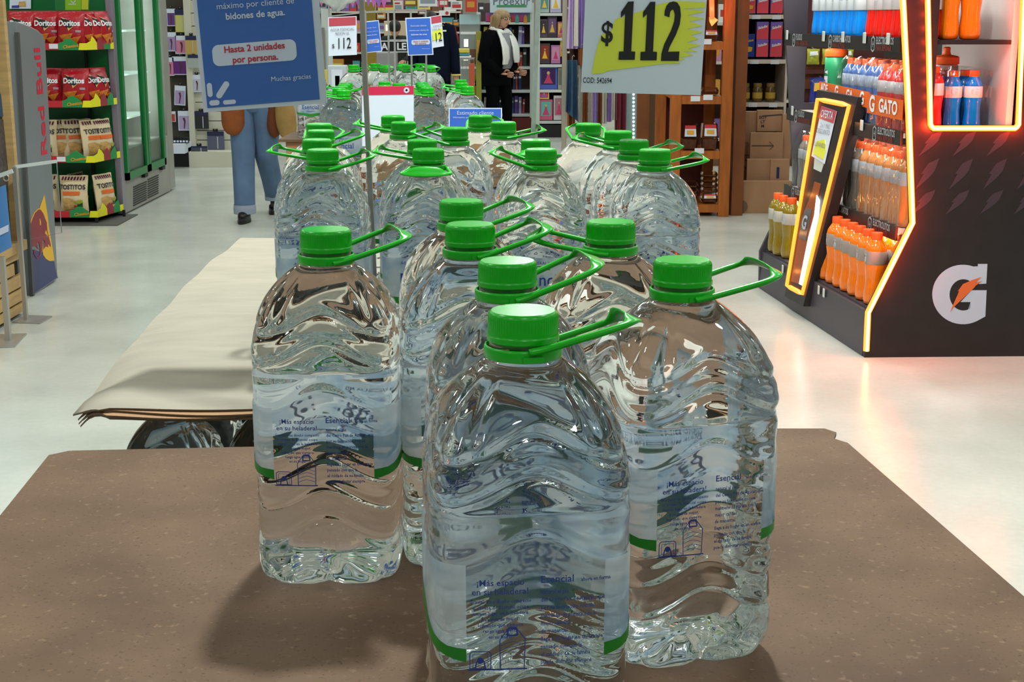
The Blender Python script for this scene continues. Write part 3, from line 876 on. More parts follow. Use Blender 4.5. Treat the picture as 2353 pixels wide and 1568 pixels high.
# ---- drinks cooler with the red lettering
XC = -2.74
t = thing('drinks_cooler', 'tall grey drinks cooler with red vertical lettering and a red bull on its side', 'cooler', (XC, 8.35, 0))
Nx = (1,0,0)
cp = lambda px, py, off=0.0: pl(px, py, (XC+off,0,0), Nx)
side = [cp(75,682),cp(133,640),cp(104,92),cp(98,80),cp(88,70),cp(70,60),cp(38,49)]
zb_ = .10
side = [(p.y, p.z) for p in side]
part('cabinet', MB().prism(side, .60, (XC,0,0), (0,1,0), (0,0,1)), GREYM, t, world=True, bevel=.006)
part('edge_trim', MB().bar(Vector((XC+.003,side[0][0]-.015,side[0][1])), Vector((XC+.003,side[-1][0]-.015,side[-1][1]-.06)), .02,.03, up=(0,1,0)), GREYD, t, world=True)
for (yy, xx) in ((8.26,-.06),(8.62,-.06),(8.26,-.5),(8.62,-.5)):
    part('foot', MB().lathe([(.035,0),(.030,.02),(.020,.03),(.020,side[1][1]+.02)], 12, Matrix.Translation((XC+xx,yy,0))), mat('grey_plastic',S(130,134,136),.5), t, world=True)
dp = lambda pts, off: [tuple((q := cp(a,b)).yz) for a,b in pts]
def cooler_decal(name, pts, m, k, label=None):
    return part(name, MB().prism(dp(pts,0), .0012, (XC+.0012*k,0,0), (0,1,0), (0,0,1)), m, t, world=True, label=label)
c5 = lambda pts: [(a/3.565, b/3.565+380) for a,b in pts]
cooler_decal('blue_panel', c5([(275,1052),(468,920),(443,786),(420,787),(395,778),(370,755),(348,715),(300,700),(252,688)]), mat('navy_print', S(46,50,104), .4), 1, 'navy lower panel of the cooler side')
cooler_decal('yellow_sun', c5([(360,242),(322,352),(382,470),(372,600),(345,690),(352,735),(375,768),(405,785),(443,780),(430,690),(400,520),(385,400)]), mat('sun_yellow', S(232,178,16), .4), 2, 'yellow sun printed behind the bull')
bull = c5([(312,362),(282,392),(262,440),(244,490),(246,600),(252,670),(290,660),(310,690),(300,640),(315,625),(325,690),(322,735),(302,755),(285,740),(280,715),(292,690),(275,692),(274,730),(300,768),(330,735),(338,690),(345,630),(352,605),(362,625),(350,690),(372,665),(390,672),(388,640),(410,670),(412,652),(396,590),(384,540),(378,470),(350,395),(330,366)])
cooler_decal('bull', bull, mat('bull_red', S(136,28,44), .4), 3, 'dark red charging bull')
cooler_decal('bull_outline', c5([(312,352),(276,388),(256,436),(240,486),(240,500),(250,492),(266,444),(288,396),(314,366),(322,368),(326,356)]), mat('sun_yellow'), 2)
cooler_decal('bull_highlight', c5([(318,440),(322,492),(328,492),(329,465),(322,440)]), mat('sun_yellow'), 4)
cooler_decal('bull_highlight', c5([(370,532),(362,560),(378,572),(380,590),(384,570),(376,545)]), mat('sun_yellow'), 4)
# vertical red lettering, reading upward
base = cp(110,346); top_ = cp(98,118)
up_ = Vector((0,0,1)); rd = Vector((0,1,0))
mid = Vector((XC+.0015, cp(101,232).y-.055, (base.z+top_.z)/2))
tm = MB(); tm.text('Red Bull', .150, mid, (0,0,1), (0,-1,0), bold=.018, sx=1.25)
part('red_lettering', tm, mat('brand_red', S(206,20,52), .4), t, world=True)

# ---- open fridge: green side, two glass doors facing the aisle
fa, fb_ = at_z(290,497,0), at_z(397,435,0)
XF = (fa.x+fb_.x)/2; YA, YB = fa.y, fb_.y
t = thing('drinks_fridge', 'steel drinks fridge with two green framed glass doors and a green side panel', 'fridge', (XF-.4, (YA+YB)/2, 0))
FS = mat('fridge_steel', S(150,148,140), .4, metal=.1, var=.08, vscale=6)
FH = 2.25
mb = MB()
mb.box((XF-.42,(YA+YB)/2-.08,.26),(.838,YB-YA-.242,.50))            # machinery base
part('base', mb, FS, t, world=True, bevel=.004)
part('near_side', MB().box((XF-.44,YA+.02,FH/2+.02),(.88,.04,FH)), GREENP, t, world=True, label='green near side panel')
part('far_side', MB().box((XF-.40,YB-.10,FH/2+.02),(.80,.20,FH)), FS, t, world=True, bevel=.004)
part('back', MB().box((XF-.85,(YA+YB)/2,FH/2),(.04,YB-YA,FH)), mat('fridge_white', S(210,222,216), .5), t, world=True)
part('roof', MB().box((XF-.42,(YA+YB)/2,FH+.02),(.84,YB-YA,.06)), FS, t, world=True)
part('corner_post', MB().box((XF-.010,YA+.03,FH/2+.02),(.050,.09,FH)), mat('brushed_edge', S(150,142,156), .3, metal=.5), t, world=True, bevel=.004)
for k in range(4): part('shelf', MB().box((XF-.45,(YA+YB)/2-.05,.72+.36*k),(.62,YB-YA-.36,.015)), mat('fridge_white'), t, world=True)
def fx(px, py): return cp_f(px, py)
cp_f = lambda px, py, off=0.0: pl(px, py, (XF+off,0,0), Nx)
zd = cp_f(322,400).z; 
ysp = [YA+.10, (cp_f(325,200).y), cp_f(366,200).y]
for yy in (ysp[0]+.04, ysp[1], ysp[2]-.04):
    ld = bpy.data.lights.new('fridge_light', 'AREA'); ld.shape = 'RECTANGLE'; ld.size = .03; ld.size_y = 1.5; ld.energy = 9; ld.color = (.88,1,.95)
    o = bpy.data.objects.new('fridge_light', ld); o.location = (XF-.035, yy, 1.35); o.rotation_euler = (0, pi/2, 0); o.rotation_euler = Matrix(((0,0,1),(1,0,0),(0,1,0))).to_euler(); COL.objects.link(o)
GLASS = mat('fridge_glass', (.88,.96,.93), .02, trans=1.0, ior=1.02, spec=.6)
for k in range(2):
    y0, y1 = ysp[k]+.01, ysp[k+1]-.01
    d = part('door', MB().box((XF+.012,y0+.03,(zd+2.1)/2),(.04,.06,2.1-zd)).box((XF+.012,y1-.03,(zd+2.1)/2),(.04,.06,2.1-zd)).box((XF+.012,(y0+y1)/2,zd+.03),(.04,y1-y0,.06)).box((XF+.012,(y0+y1)/2,2.1),(.04,y1-y0,.06)),
             mat('green_door_frame', S(20,118,60), .35), t, world=True, label='green door frame')
    part('pane', MB().box((XF+.012,(y0+y1)/2,(zd+2.1)/2),(.012,y1-y0-.10,2.1-zd-.1)), GLASS, d, world=True)
    part('hinge', MB().box((XF+.015,y1-.10,zd-.02),(.03,.10,.03)), BLACK, d, world=True)
# vents: two banks of slots
for bk, (p0, p1) in enumerate((((306,431),(337,417)),((339,414),(364,402)))):
    for k in range(9):
        a = cp_f(p0[0],p0[1]+k*5.3); b = cp_f(p1[0],p1[1]+k*5.0)
        part('vent_slot', MB().box((XF+.001,(a.y+b.y)/2,(a.z+b.z)/2),(.006,abs(b.y-a.y)*.97,.009)), BLACK, t, world=True)
# bottle picture printed high on the green side
YP = YA-.001
on = lambda px, py, k=0: at_y(px, py, YP-.001*k)
def side_decal(name, pts, m, k, label=None):
    q = [on(a,b) for a,b in pts]; return part(name, MB().prism([(p.x,p.z) for p in q], .0008, (0,YP-.001*k,0), (1,0,0), (0,0,1)), m, t, world=True, label=label)
side_decal('bottle_picture', [(127,24),(205,24),(208,-40),(124,-40)], mat('can_green', S(40,120,60), .4), 1, 'green bottle printed on the side panel')
side_decal('bottle_picture', [(150,23),(186,23),(186,-40),(150,-40)], mat('can_lime', S(140,196,36), .4), 2, 'lime stripe of the printed bottle')
side_decal('bottle_picture', [(187,22),(203,22),(204,-40),(188,-40)], mat('can_yellow', S(196,206,44), .4), 2, 'yellow stripe of the printed bottle')
tm = MB(); c = on(166,0,3); tm.text('ke', .085, c, (0,0,1), (-1,0,0), bold=.01); part('lettering', tm, mat('pale_grey_ink', S(196,208,196), .5), t, world=True)

# ---- snack rack hooked to the green side
YR0, YR1 = 10.98, YA-.01
p = at_y(110,300,YR0)
XR = at_y(213,300,YR0).x; XL = at_y(22,300,YR0).x
lipz = [at_y(150, v, YR0).z for v in (115,247,374,500)]
t = thing('snack_rack', 'black wire snack rack with coloured shelf strips against the green fridge side', 'rack', ((XL+XR)/2, YR0, 0))
RED = mat('strip_red', S(190,36,48), .5); GRN = mat('strip_green', S(34,140,72), .5); YLW = mat('strip_yellow', S(232,226,30), .5); DRD = mat('strip_dark_red', S(150,46,56), .5)
TAG = mat('price_tag_white', S(226,226,232), .5)
def lipseg(pts, O, Xd, m, parent, nm, lab=None): return part(nm, MB().prism(pts, .003, O, Xd, (0,0,1)), m, parent, world=True, label=lab)
XB = at_y(262, 100, YR1).x    # back end of the side strip
sd = Vector((XB-XR, YR1-YR0, 0)); SL = sd.length; sd.normalize()
px2m = lambda n: n*(11.1/3300)
for k, z in enumerate(lipz):
    sh = part('shelf', MB().prism([(XL,YR0),(XR,YR0),(XB,YR1),(XL,YR1)], .012, (0,0,z+.012), (1,0,0), (0,1,0)), BLACK, t, world=True)
    h = .050
    O = Vector((XL, YR0-.004, z)); Wd = XR-XL
    x1 = Wd-px2m(78); xg = Wd-px2m(64); xy = Wd-px2m(20)
    lipseg([(0,0),(xg,0),(xg,h),(xg-.10,h),(xg-.14,h+.025),(xg-.26,h+.025),(xg-.30,h),(0,h)], O, (1,0,0), RED, sh, 'shelf_strip', 'red length of the shelf strip')
    lipseg([(xg,0),(xy,0),(xy,h*.9),(xy-.035,h+.018),(xy-.055,h+.034),(xg+.055,h+.034),(xg+.035,h+.012),(xg,h)], O, (1,0,0), GRN, sh, 'shelf_strip', 'green length of the shelf strip with a raised crest')
    lipseg([(xy,0),(Wd,0),(Wd,h),(xy+.01,h)], O, (1,0,0), YLW, sh, 'shelf_strip', 'yellow length of the shelf strip')
    tm = MB(); tm.text('Cheetos', .034, O+Vector(((xg+xy)/2+.02,-.006,h*.55)), (1,0,.12), (0,0,1), bold=.03); part('lettering', tm, mat('snack_orange', S(214,150,40), .5), sh, world=True)
    tm = MB(); tm.text('Doritos', .026, O+Vector((xg-.22,-.006,h*.5)), (1,0,0), (0,0,1), bold=.02); part('lettering', tm, mat('pale_grey_ink'), sh, world=True)
    if k in (0, 2): 
        q = part('price_tag', MB().box((XL+xg-.035,YR0-.010,z+h*.55),(.066,.004,.036)), TAG, sh, world=True)
    O = Vector((XR, YR0-.004, z))
    f = SL
    lipseg([(0,0),(f*.36,0),(f*.36,h),(f*.28,h+.03),(f*.2,h+.05),(f*.14,h+.015),(0,h)], O, sd, YLW, sh, 'side_strip', 'yellow length of the side strip')
    lipseg([(f*.36,0),(f*.62,0),(f*.62,h*.9),(f*.5,h+.045),(f*.42,h+.03),(f*.36,h)], O, sd, DRD, sh, 'side_strip', 'dark red length of the side strip')
    lipseg([(f*.62,0),(f*.86,0),(f*.86,h),(f*.8,h+.045),(f*.72,h+.03),(f*.62,h*.9)], O, sd, GRN, sh, 'side_strip', 'green length of the side strip')
    lipseg([(f*.86,0),(f*.99,0),(f*.99,h),(f*.86,h)], O, sd, YLW, sh, 'side_strip', 'yellow end of the side strip')
for x, y in ((XR-.02,YR0+.02),(XR+.10,YR1-.06),(XL+.02,YR0+.02),(XL+.02,YR1-.04)):
    part('leg', MB().bar((x,y,0),(x,y,lipz[3]+.01), .02,.02, up=(1,0,0)), BLACK, t, world=True)
for x in (XL+.02, XB-.22): part('upright', MB().bar((x,YR1-.02,lipz[3]),(x,YR1-.02,lipz[0]+.1), .02,.02, up=(1,0,0)), BLACK, t, world=True)
solo('floor_mat', MB().box(((XL+XR)/2+.05, (YR0+YR1)/2-.02, .004), (XR-XL+.25, .62, .008)), mat('dark_floor_mat', S(86,84,78), .8), 'dark grey mat on the floor under the snack rack', 'mat')
# ---- snack bags
def bag_geo(w_, h_, d_, seed):
    def T(u, v):
        e = max(1-abs(u)**2.6, 0)**.7; s_ = max(sin(pi*min(max((v-.045)/.89,0),1)), 0)**.55
        return d_*e*s_ + .0012
    def pt(u, v, side_):
        wv = w_*(1-.07*sin(pi*v)**2*(1 if abs(u) > .0 else 0))
        nx = noise.noise(Vector((u*2.2+seed, v*3.1, side_*3.0)))*.010*sin(pi*v)
        return Vector((u*wv/2, -side_*(T(u,v)+nx) , v*h_ + .006*noise.noise(Vector((u*2+seed,v,5)))*(v > .9)))
    return T, pt
def bag_mesh(w_, h_, d_, seed, stripes=False):
    T, pt = bag_geo(w_, h_, d_, seed); mb = MB(); nu, nv = 12, 16
    mb.grid(lambda a,b: pt(2*a-1, b, 1), nu, nv)
    mb.grid(lambda a,b: pt(2*a-1, b, -1), nu, nv, flip=True)
    return mb
def conf_bag(w_, h_, d_, seed, off=.003):
    T, pt = bag_geo(w_, h_, d_, seed)
    def f(p):
        u = max(min(p.x/(w_/2), .98), -.98); v = min(max(p.z/h_, .01), .99)
        q = pt(u, v, 1); return Vector((p.x, q.y-off, p.z))
    return f
def cpoly(mb, poly, conf, nsub=3):
    """small flat print polygon conformed to a bulging face: fan of its subdivided edges"""
    n = len(poly); cx_ = sum(a for a,b in poly)/n; cz_ = sum(b for a,b in poly)/n
    rings = []
    for s_ in (1.0, .66, .33):
        r_ = []
        for i in range(n):
            a, b = poly[i], poly[(i+1) % n]
            for k in range(nsub):
                x = a[0]+(b[0]-a[0])*k/nsub; z = a[1]+(b[1]-a[1])*k/nsub
                r_.append(conf(Vector((cx_+(x-cx_)*s_, 0, cz_+(z-cz_)*s_))))
        rings.append(r_)
    m = n*nsub; vs_ = rings[0]+rings[1]+rings[2]+[conf(Vector((cx_,0,cz_)))]
    fs = []
    for q in (0, m):
        for i in range(m): fs.append((q+i, q+(i+1) % m, q+m+(i+1) % m, q+m+i))
    for i in range(m): fs.append((2*m+i, 2*m+(i+1) % m, 3*m))
    mb.add(vs_, fs)
FOIL_R = mat('red_foil_bag', S(178,22,36), .28, spec=.6, var=.12, vscale=9, bump=.5, bscale=22)
FOIL_C = mat('cream_bag', S(222,200,160), .5, var=.05, vscale=9, bump=.4, bscale=18)
CHIP = mat('chip_orange_print', S(206,116,30), .5, var=.25, vscale=60)
INKB = mat('dark_navy_ink', S(26,26,44), .5); PURP = mat('purple_stripe_print', S(96,26,66), .5); ORB = mat('orange_band_print', S(226,104,36), .5)
WINK = mat('white_ink', S(238,238,240), .5)
def red_bag(proto=True):
    w_, h_, d_ = .215, .275, .045; cf = conf_bag(w_, h_, d_, 1); cf2 = conf_bag(w_, h_, d_, 1, .005); cf3 = conf_bag(w_, h_, d_, 1, .0065)
    t = thing('corn_chip_bag', 'red corn chip bag', 'snack bag')
    b = part('bag', bag_mesh(w_, h_, d_, 1), FOIL_R, t, smooth=True, sharp=0)
    mb = MB(); cpoly(mb, [(-.075,.225),(.055,.185),(-.005,.125)], cf); part('black_triangle', mb, BLACKINK, t)
    mb = MB(); cpoly(mb, [(-.078,.229),(-.02,.211),(-.045,.211)], cf2, 2); cpoly(mb, [(-.012,.148),(-.005,.122),(.045,.165),(-.002,.132)], cf2, 2); part('gold_edge', mb, mat('gold_ink', S(224,176,110), .4), t, kind='stuff')
    mb = MB(); mb.text('Doritos', .056, (0,0,.178), (1,0,0), (0,0,1), bold=.035, sx=.92, conf=cf3); part('brand_lettering', mb, WINK, t)
    mb = MB(); cpoly(mb, [(-.088,.092),(.030,.105),(-.022,.020)], cf2); part('chip_picture', mb, CHIP, t)
    mb = MB(); cpoly(mb, [(.000,.068),(.085,.085),(.045,.022)], cf2); part('chip_picture', mb, CHIP, t)
    mb = MB(); cpoly(mb, [(.048,.112),(.085,.112),(.085,.128),(.048,.128)], cf2); part('grey_box', mb, mat('grey_label_print', S(170,150,160), .5), t)
    return t
def cream_bag():
    w_, h_, d_ = .225, .30, .05; cf = conf_bag(w_, h_, d_, 4); cf2 = conf_bag(w_, h_, d_, 4, .005); cf3 = conf_bag(w_, h_, d_, 4, .007)
    t = thing('tortilla_chip_bag', 'cream tortilla chip bag', 'snack bag')
    part('bag', bag_mesh(w_, h_, d_, 4), FOIL_C, t, smooth=True, sharp=0)
    for k in range(8):
        x = -.092+.024*k; mb = MB(); cpoly(mb, [(x,.262),(x+.012,.262),(x+.016,.290),(x+.004,.290)], cf, 1); part('purple_stripe', mb, PURP, t)
    mb = MB(); mb.text('TOSTiTOS', .050, (0,0,.208), (1,0,0), (0,0,1), bold=.028, sx=.86, conf=cf3); part('brand_lettering', mb, INKB, t)
    mb = MB(); cpoly(mb, [(-.075,.146),(.058,.146),(.062,.176),(-.078,.176)], cf2); part('orange_band', mb, ORB, t)
    mb = MB(); cpoly(mb, [(-.085,.118),(-.03,.126),(.03,.105),(.02,.045),(-.07,.030)], cf2); part('chip_picture', mb, mat('corn_chip_print', S(202,160,96), .5, var=.2, vscale=50), t)
    mb = MB(); cpoly(mb, [(.012,.092),(.045,.108),(.078,.112),(.080,.092),(.050,.078)], cf3); part('dip_picture', mb, mat('guacamole_print', S(156,166,50), .5), t)
    mb = MB(); cpoly(mb, [(.030,.055),(.075,.055),(.078,.092),(.040,.080)], cf2); part('bowl_picture', mb, mat('dark_green_print', S(48,84,44), .5), t)
    mb = MB(); cpoly(mb, [(.010,.052),(.030,.050),(.034,.068),(.014,.070)], cf3); part('tomato_picture', mb, mat('tomato_print', S(190,50,36), .5), t)
    return t
rb, cb = red_bag(), cream_bag()
def put_bag(src, used, px, pyb, Y, rz, lab, grp, sc_=1.0, ti=0):
    o = src if not used else copy_tree(src)
    z = None
    kx, tt = ray(px, pyb); o.location = (kx*Y, Y, CAM_H-tt*Y)
    o.rotation_euler = (R(ti), 0, R(rz)); o['label'] = lab; o['group'] = grp
    if sc_ != 1: o.scale = (sc_,)*3
    return o
sz = [z+.013 for z in lipz]
def bag_at(src, first, px, k, Y, rz, lab, grp, ti=-6):
    o = src if first else copy_tree(src)
    kx, tt = ray(px, 100+k*130); o.location = (kx*Y, Y, sz[k]); o.rotation_euler = (R(ti), 0, R(rz)); o['label'] = lab; o['group'] = grp
R1 = [(52,11.12,0,'red corn chip bag at the left end of the top shelf of the snack rack'),(108,11.12,2,'red corn chip bag second on the top shelf, partly behind its neighbour'),
      (164,11.07,-3,'red corn chip bag fully in front on the top shelf of the snack rack'),(208,11.18,66,'red corn chip bag turned at the corner of the top shelf'),
      (227,11.24,72,'red corn chip bag behind the turned corner one on the top shelf'),(243,11.30,78,'red corn chip bag hindmost at right on the top shelf')]
for i, (px, Y, rz, lab) in enumerate(R1): bag_at(rb, i == 0, px, 0, Y, rz, lab, 'red bags on the top shelf')
R2 = [(112,11.12,2,'red corn chip bag at the left of the second shelf, cut by the grey cooler'),(174,11.07,-4,'red corn chip bag fully in front on the second shelf of the snack rack'),
      (216,11.18,66,'red corn chip bag turned at the corner of the second shelf'),(236,11.27,74,'red corn chip bag hindmost at right on the second shelf')]
for px, Y, rz, lab in R2: bag_at(rb, False, px, 1, Y, rz, lab, 'red bags on the second shelf')
R3 = [(100,11.10,0,'cream chip bag at the left of the third shelf, cut by the grey cooler'),(150,11.20,28,'cream chip bag leaning back, second on the third shelf'),(182,11.22,30,'cream chip bag third on the third shelf, in shade'),
      (218,11.16,60,'upright cream chip bag at the corner of the third shelf'),(242,11.25,68,'cream chip bag hindmost at right on the third shelf')]
for i, (px, Y, rz, lab) in enumerate(R3): bag_at(cb, i == 0, px, 2, Y, rz, lab, 'cream bags on the third shelf')
R4 = [(104,11.12,4,'cream chip bag at the left of the lowest shelf, cut by the grey cooler'),(172,11.07,-3,'cream chip bag fully in front on the lowest shelf of the snack rack'),
      (186,11.28,75,'cream chip bag standing behind the front one on the lowest shelf'),(246,11.2,66,'cream chip bag at the right corner of the lowest shelf')]
for px, Y, rz, lab in R4: bag_at(cb, False, px, 3, Y, rz, lab, 'cream bags on the lowest shelf')
# ---- picture sheet on the green side, top left
t = thing('wall_picture', 'small white picture sheet with bowls, above the snack rack', 'picture', tuple(at_y(46,10,YA-.02)))
q = [at_y(a,b,YA-.02) for a,b in ((22,20),(71,20),(71,-40),(22,-40))]
part('sheet', MB().prism([(v.x,v.z) for v in q], .004, (0,YA-.02,0), (1,0,0), (0,0,1)), PAPER, t, world=True)
for nm, pts, m in (('bowl_picture',((27,18),(44,18),(44,12),(27,13)),mat('blue_bowl_print',S(52,66,150),.5)),('food_picture',((42,15),(60,15),(58,3),(44,4)),mat('corn_chip_print'))):
    q = [at_y(a,b,YA-.022) for a,b in pts]; part(nm, MB().prism([(v.x,v.z) for v in q], .001, (0,YA-.0245,0), (1,0,0), (0,0,1)), m, t, world=True)

# ---- slatted crate stand with dark picture panel
XK = -2.60
ck = lambda px, py, off=0.0: pl(px, py, (XK+off,0,0), Nx)
y1 = ck(63,702).y; y0 = 6.35
ztop = ck(58,548).z
t = thing('slatted_crate_stand', 'light wooden slatted crate stand with a tall dark picture panel at the left edge', 'stand', (XK-.3, (y0+y1)/2, 0))
gaps = [ck(60,v).z for v in (690,659,628,596)]
lv = [0.02]+[ck(62,687).z, ck(60,655).z, ck(58,622).z, ck(56,592).z, ztop-.05]
for k in range(5):
    a, b = lv[k]+.006, lv[k+1]-.006
    if k == 3:
        hy0, hy1 = ck(31,590).y, ck(52,590).y
        part('slat', MB().box((XK-.01,(y0+hy0)/2,(a+b)/2),(.02,hy0-y0,b-a)), LWOOD, t, world=True)
        part('slat', MB().box((XK-.01,(hy1+y1)/2,(a+b)/2),(.02,y1-hy1,b-a)), LWOOD, t, world=True)
    else:
        part('slat', MB().box((XK-.01,(y0+y1)/2,(a+b)/2),(.02,y1-y0,b-a)), LWOOD, t, world=True)
part('top_board', MB().box((XK-.28,(y0+y1)/2+.0,ztop-.025),(.60,y1-y0+.02,.05)), LWOOD, t, world=True)
part('crate_body', MB().box((XK-.30,(y0+y1)/2,ztop/2-.02),(.54,y1-y0-.04,ztop-.06)), mat('dark_crate_inside', S(40,30,22), .8), t, world=True)
yp = ck(37,400).y
part('post', MB().box((XK-.02,yp,(ztop+2.1)/2),(.05,.045,2.1-ztop)), LWOOD, t, world=True)
part('post', MB().box((XK-.02,y0+.05,(ztop+2.1)/2),(.05,.045,2.1-ztop)), LWOOD, t, world=True)
part('picture_panel', MB().box((XK-.05,(y0+yp)/2-.02,(ztop+2.1)/2),(.03,yp-y0-.05,2.1-ztop)), BLACK, t, world=True)
def ckd(name, pts, m, k, lab=None):
    q = [ck(a,b) for a,b in pts]; part(name, MB().prism([(v.y,v.z) for v in q], .001, (XK-.034+.0012*k,0,0), (0,1,0), (0,0,1)), m, t, world=True, label=lab)
ckd('bean_picture', [(0,270),(22,275),(33,390),(34,460),(0,480)], mat('bean_print', S(74,68,66), .5, var=.6, vscale=45), 1, 'speckled grey picture on the dark panel')
ckd('blue_picture', [(0,215),(17,216),(22,268),(0,268)], mat('teal_print', S(34,74,104), .5), 1, 'blue strip on the dark panel')
tm = MB(); tm.text('A', .085, ck(5,176)+Vector((-.031,0,0)), (0,1,0), (0,0,1), bold=.03); part('lettering', tm, PAPER, t, world=True)

# ---- two acrylic floor signs
ACR = mat('clear_acrylic', (.95,.98,.97), .02, trans=1.0, ior=1.03, spec=.7)
ALU = mat('brushed_aluminium', S(176,174,168), .35, metal=.6)
def fpx(px, py): return at_z(px, py, 0)
pa = fpx(60,737); 
t = thing('acrylic_sign_stand', 'tall clear acrylic floor sign on a flat steel foot before the grey cooler', 'sign stand', (pa.x, pa.y, 0))
part('foot', MB().prism([(v.x,v.y) for v in (fpx(28,743),fpx(92,745),fpx(120,729),fpx(66,727))], .006, (0,0,.007), (1,0,0), (0,1,0)), ALU, t, world=True)
zt = at_y(39,384,pa.y).z
part('upright', MB().bar((pa.x,pa.y,.006),(pa.x,pa.y,zt), .022,.02, up=(1,0,0)), ALU, t, world=True)
pe = at_y(128,357,pa.y+.30); pe.z = zt
part('clear_panel', MB().hexa([(pa.x,pa.y,.42),(pa.x+.006,pa.y,.42),(pe.x+.006,pe.y,.42),(pe.x,pe.y,.42),(pa.x,pa.y,zt),(pa.x+.006,pa.y,zt),(pe.x+.006,pe.y,zt),(pe.x,pe.y,zt)]), ACR, t, world=True)
part('top_rail', MB().bar((pa.x,pa.y,zt),(pe.x,pe.y,zt), .014,.016), mat('frosted_edge', S(186,196,192), .3), t, world=True)
pb = fpx(20,785)
t = thing('hanging_sign_stand', 'steel floor stand with a small blue notice hanging from its bar', 'sign stand', (pb.x, pb.y, 0))
part('foot', MB().prism([(v.x,v.y) for v in (fpx(-40,801),fpx(34,799),fpx(62,769),fpx(0,771))], .006, (0,0,.007), (1,0,0), (0,1,0)), ALU, t, world=True)
ztb = at_y(12,404,pb.y).z
part('upright', MB().bar((pb.x,pb.y,.006),(pb.x,pb.y,.42), .028,.024, up=(1,0,0)), ALU, t, world=True)
part('upright', MB().bar((pb.x-.03,pb.y,.36),(pb.x-.075,pb.y,ztb), .026,.020, up=(1,0,0)), mat('pinkish_metal', S(186,160,140), .45, metal=.3), t, world=True)
part('bar', MB().bar(at_y(-40,418,pb.y)+Vector((0,0,0)), at_y(29,393,pb.y), .012,.02), mat('frosted_edge'), t, world=True)
part('hook', MB().tube([at_y(14+6*cos(R(a)), 409+7*sin(R(a)), pb.y-.012) for a in range(-60,211,30)], .003, 6), ALU, t, world=True)
O, X, U, w_ = frame_from(((-60,616),(27,568),(-66,455)), pb.y-.015)
q = [at_y(a,b,pb.y-.015) for a,b in ((-60,616),(27,568),(13,425),(-66,455))]
part('notice', MB().prism([(v.x,v.z) for v in q], .002, (0,pb.y-.015,0), (1,0,0), (0,0,1)), mat('glossy_blue_notice', S(72,128,190), .2, coat=.6), t, world=True)
q = [at_y(a,b,pb.y-.017) for a,b in ((-40,545),(20,516),(20,532),(-40,560))]
part('white_pill', MB().prism([(v.x,v.z) for v in q], .001, (0,pb.y-.0185,0), (1,0,0), (0,0,1)), PALEP, t, world=True)
# ---- hosiery boards behind the fridge
YG = 15.55
IV = mat('ivory_board', S(206,204,186), .6); DKB = mat('dark_pegboard', S(66,62,52), .8)
t = thing('pegboard_gondola', 'dark pegboard gondola with hanging tights packs behind the fridge', 'gondola', (at_y(400,300,YG).x, YG, 0))
gx = lambda px: at_y(px, 200, YG).x
part('pegboard', MB().box(((gx(330)+gx(437))/2, YG+.03, 1.1),(gx(437)-gx(330),.03,2.2)), DKB, t, world=True)
part('post', MB().box((gx(436)+.02, YG-.03, 1.1),(.06,.10,2.2)), IV, t, world=True)
part('low_shelf', MB().box(((gx(330)+gx(437))/2, YG-.22, at_y(400,340,YG-.3).z),(gx(437)-gx(330),.40,.10)), PAPER, t, world=True)
part('kick_base', MB().box(((gx(330)+gx(437))/2, YG-.12, .10),(gx(437)-gx(330),.24,.20)), BLACK, t, world=True)
t = thing('slatwall_gondola', 'ivory slatwall gondola with a low plinth beside the tights', 'gondola', (gx(490), YG, 0))
zs_ = [at_y(480, v, YG).z for v in (345,322,300,278,256,235,212,190,168,146,120,90,60,30,0,-40)]
for k in range(len(zs_)-1):
    a, b = zs_[k]+.004, zs_[k+1]-.004
    part('slat', MB().box(((gx(443)+gx(548))/2, YG+.01, (a+b)/2),(gx(548)-gx(443),.02,b-a)), IV, t, world=True)
part('backing', MB().box(((gx(443)+gx(548))/2, YG+.04, 1.0),(gx(548)-gx(443),.03,2.0)), DKB, t, world=True)
part('plinth', MB().box(((gx(440)+gx(552))/2, YG-.14, at_y(490,349,YG-.28).z/2),(gx(552)-gx(440),.30,at_y(490,349,YG-.28).z)), IV, t, world=True)
part('end_post', MB().box((gx(546), YG-.01, 1.0),(.05,.06,2.0)), PAPER, t, world=True)
def pack(px0, py0, px1, py1, colr, lab, tilt=0, kind='card', Y=YG-.05, board=True):
    a, b = at_y(px0, py1, Y), at_y(px1, py0, Y); w_, h_ = b.x-a.x, b.z-a.z
    t = thing('hosiery_pack', lab, 'pack', ((a.x+b.x)/2, Y, b.z)); t.rotation_euler = (0, R(tilt), 0); t['group'] = 'tights packs on the boards'
    c = mat('pack_%d_%d_%d' % colr, S(*colr), .45)
    part('card', MB().box((0,0,-h_/2),(w_,.022,h_)), PAPER if kind == 'card' else c, t)
    if kind == 'card':
        part('picture', MB().box((0,-.0125,-h_*.60),(w_*.86,.003,h_*.70)), c, t)
        part('leg_picture', MB().prism([(-w_*.12,-h_*.36),(w_*.05,-h_*.34),(w_*.12,-h_*.52),(w_*.02,-h_*.90),(-w_*.06,-h_*.90),(-w_*.02,-h_*.55)], .001, (0,-.0152,0), (1,0,0), (0,0,1)), mat('pack_figure', S(84,44,60), .5), t)
    else:
        part('header', MB().box((0,-.0125,-h_*.12),(w_,.003,h_*.24)), mat('pack_header', S(34,38,74), .5), t)
        part('fold', MB().box((w_*.12,-.0125,-h_*.62),(w_*.06,.004,h_*.66)), mat('pack_fold', S(188,190,200), .4), t)
    part('hang_tab', MB().box((0,-.002,.012),(w_*.3,.014,.03)), BLACK, t)
    part('hook', MB().bar((0,-.02,.02),(0,.08,.025), .008,.008), ALU, t)
pack(385,20,402,60,(98,58,126),'purple tights pack highest beside the fridge door')
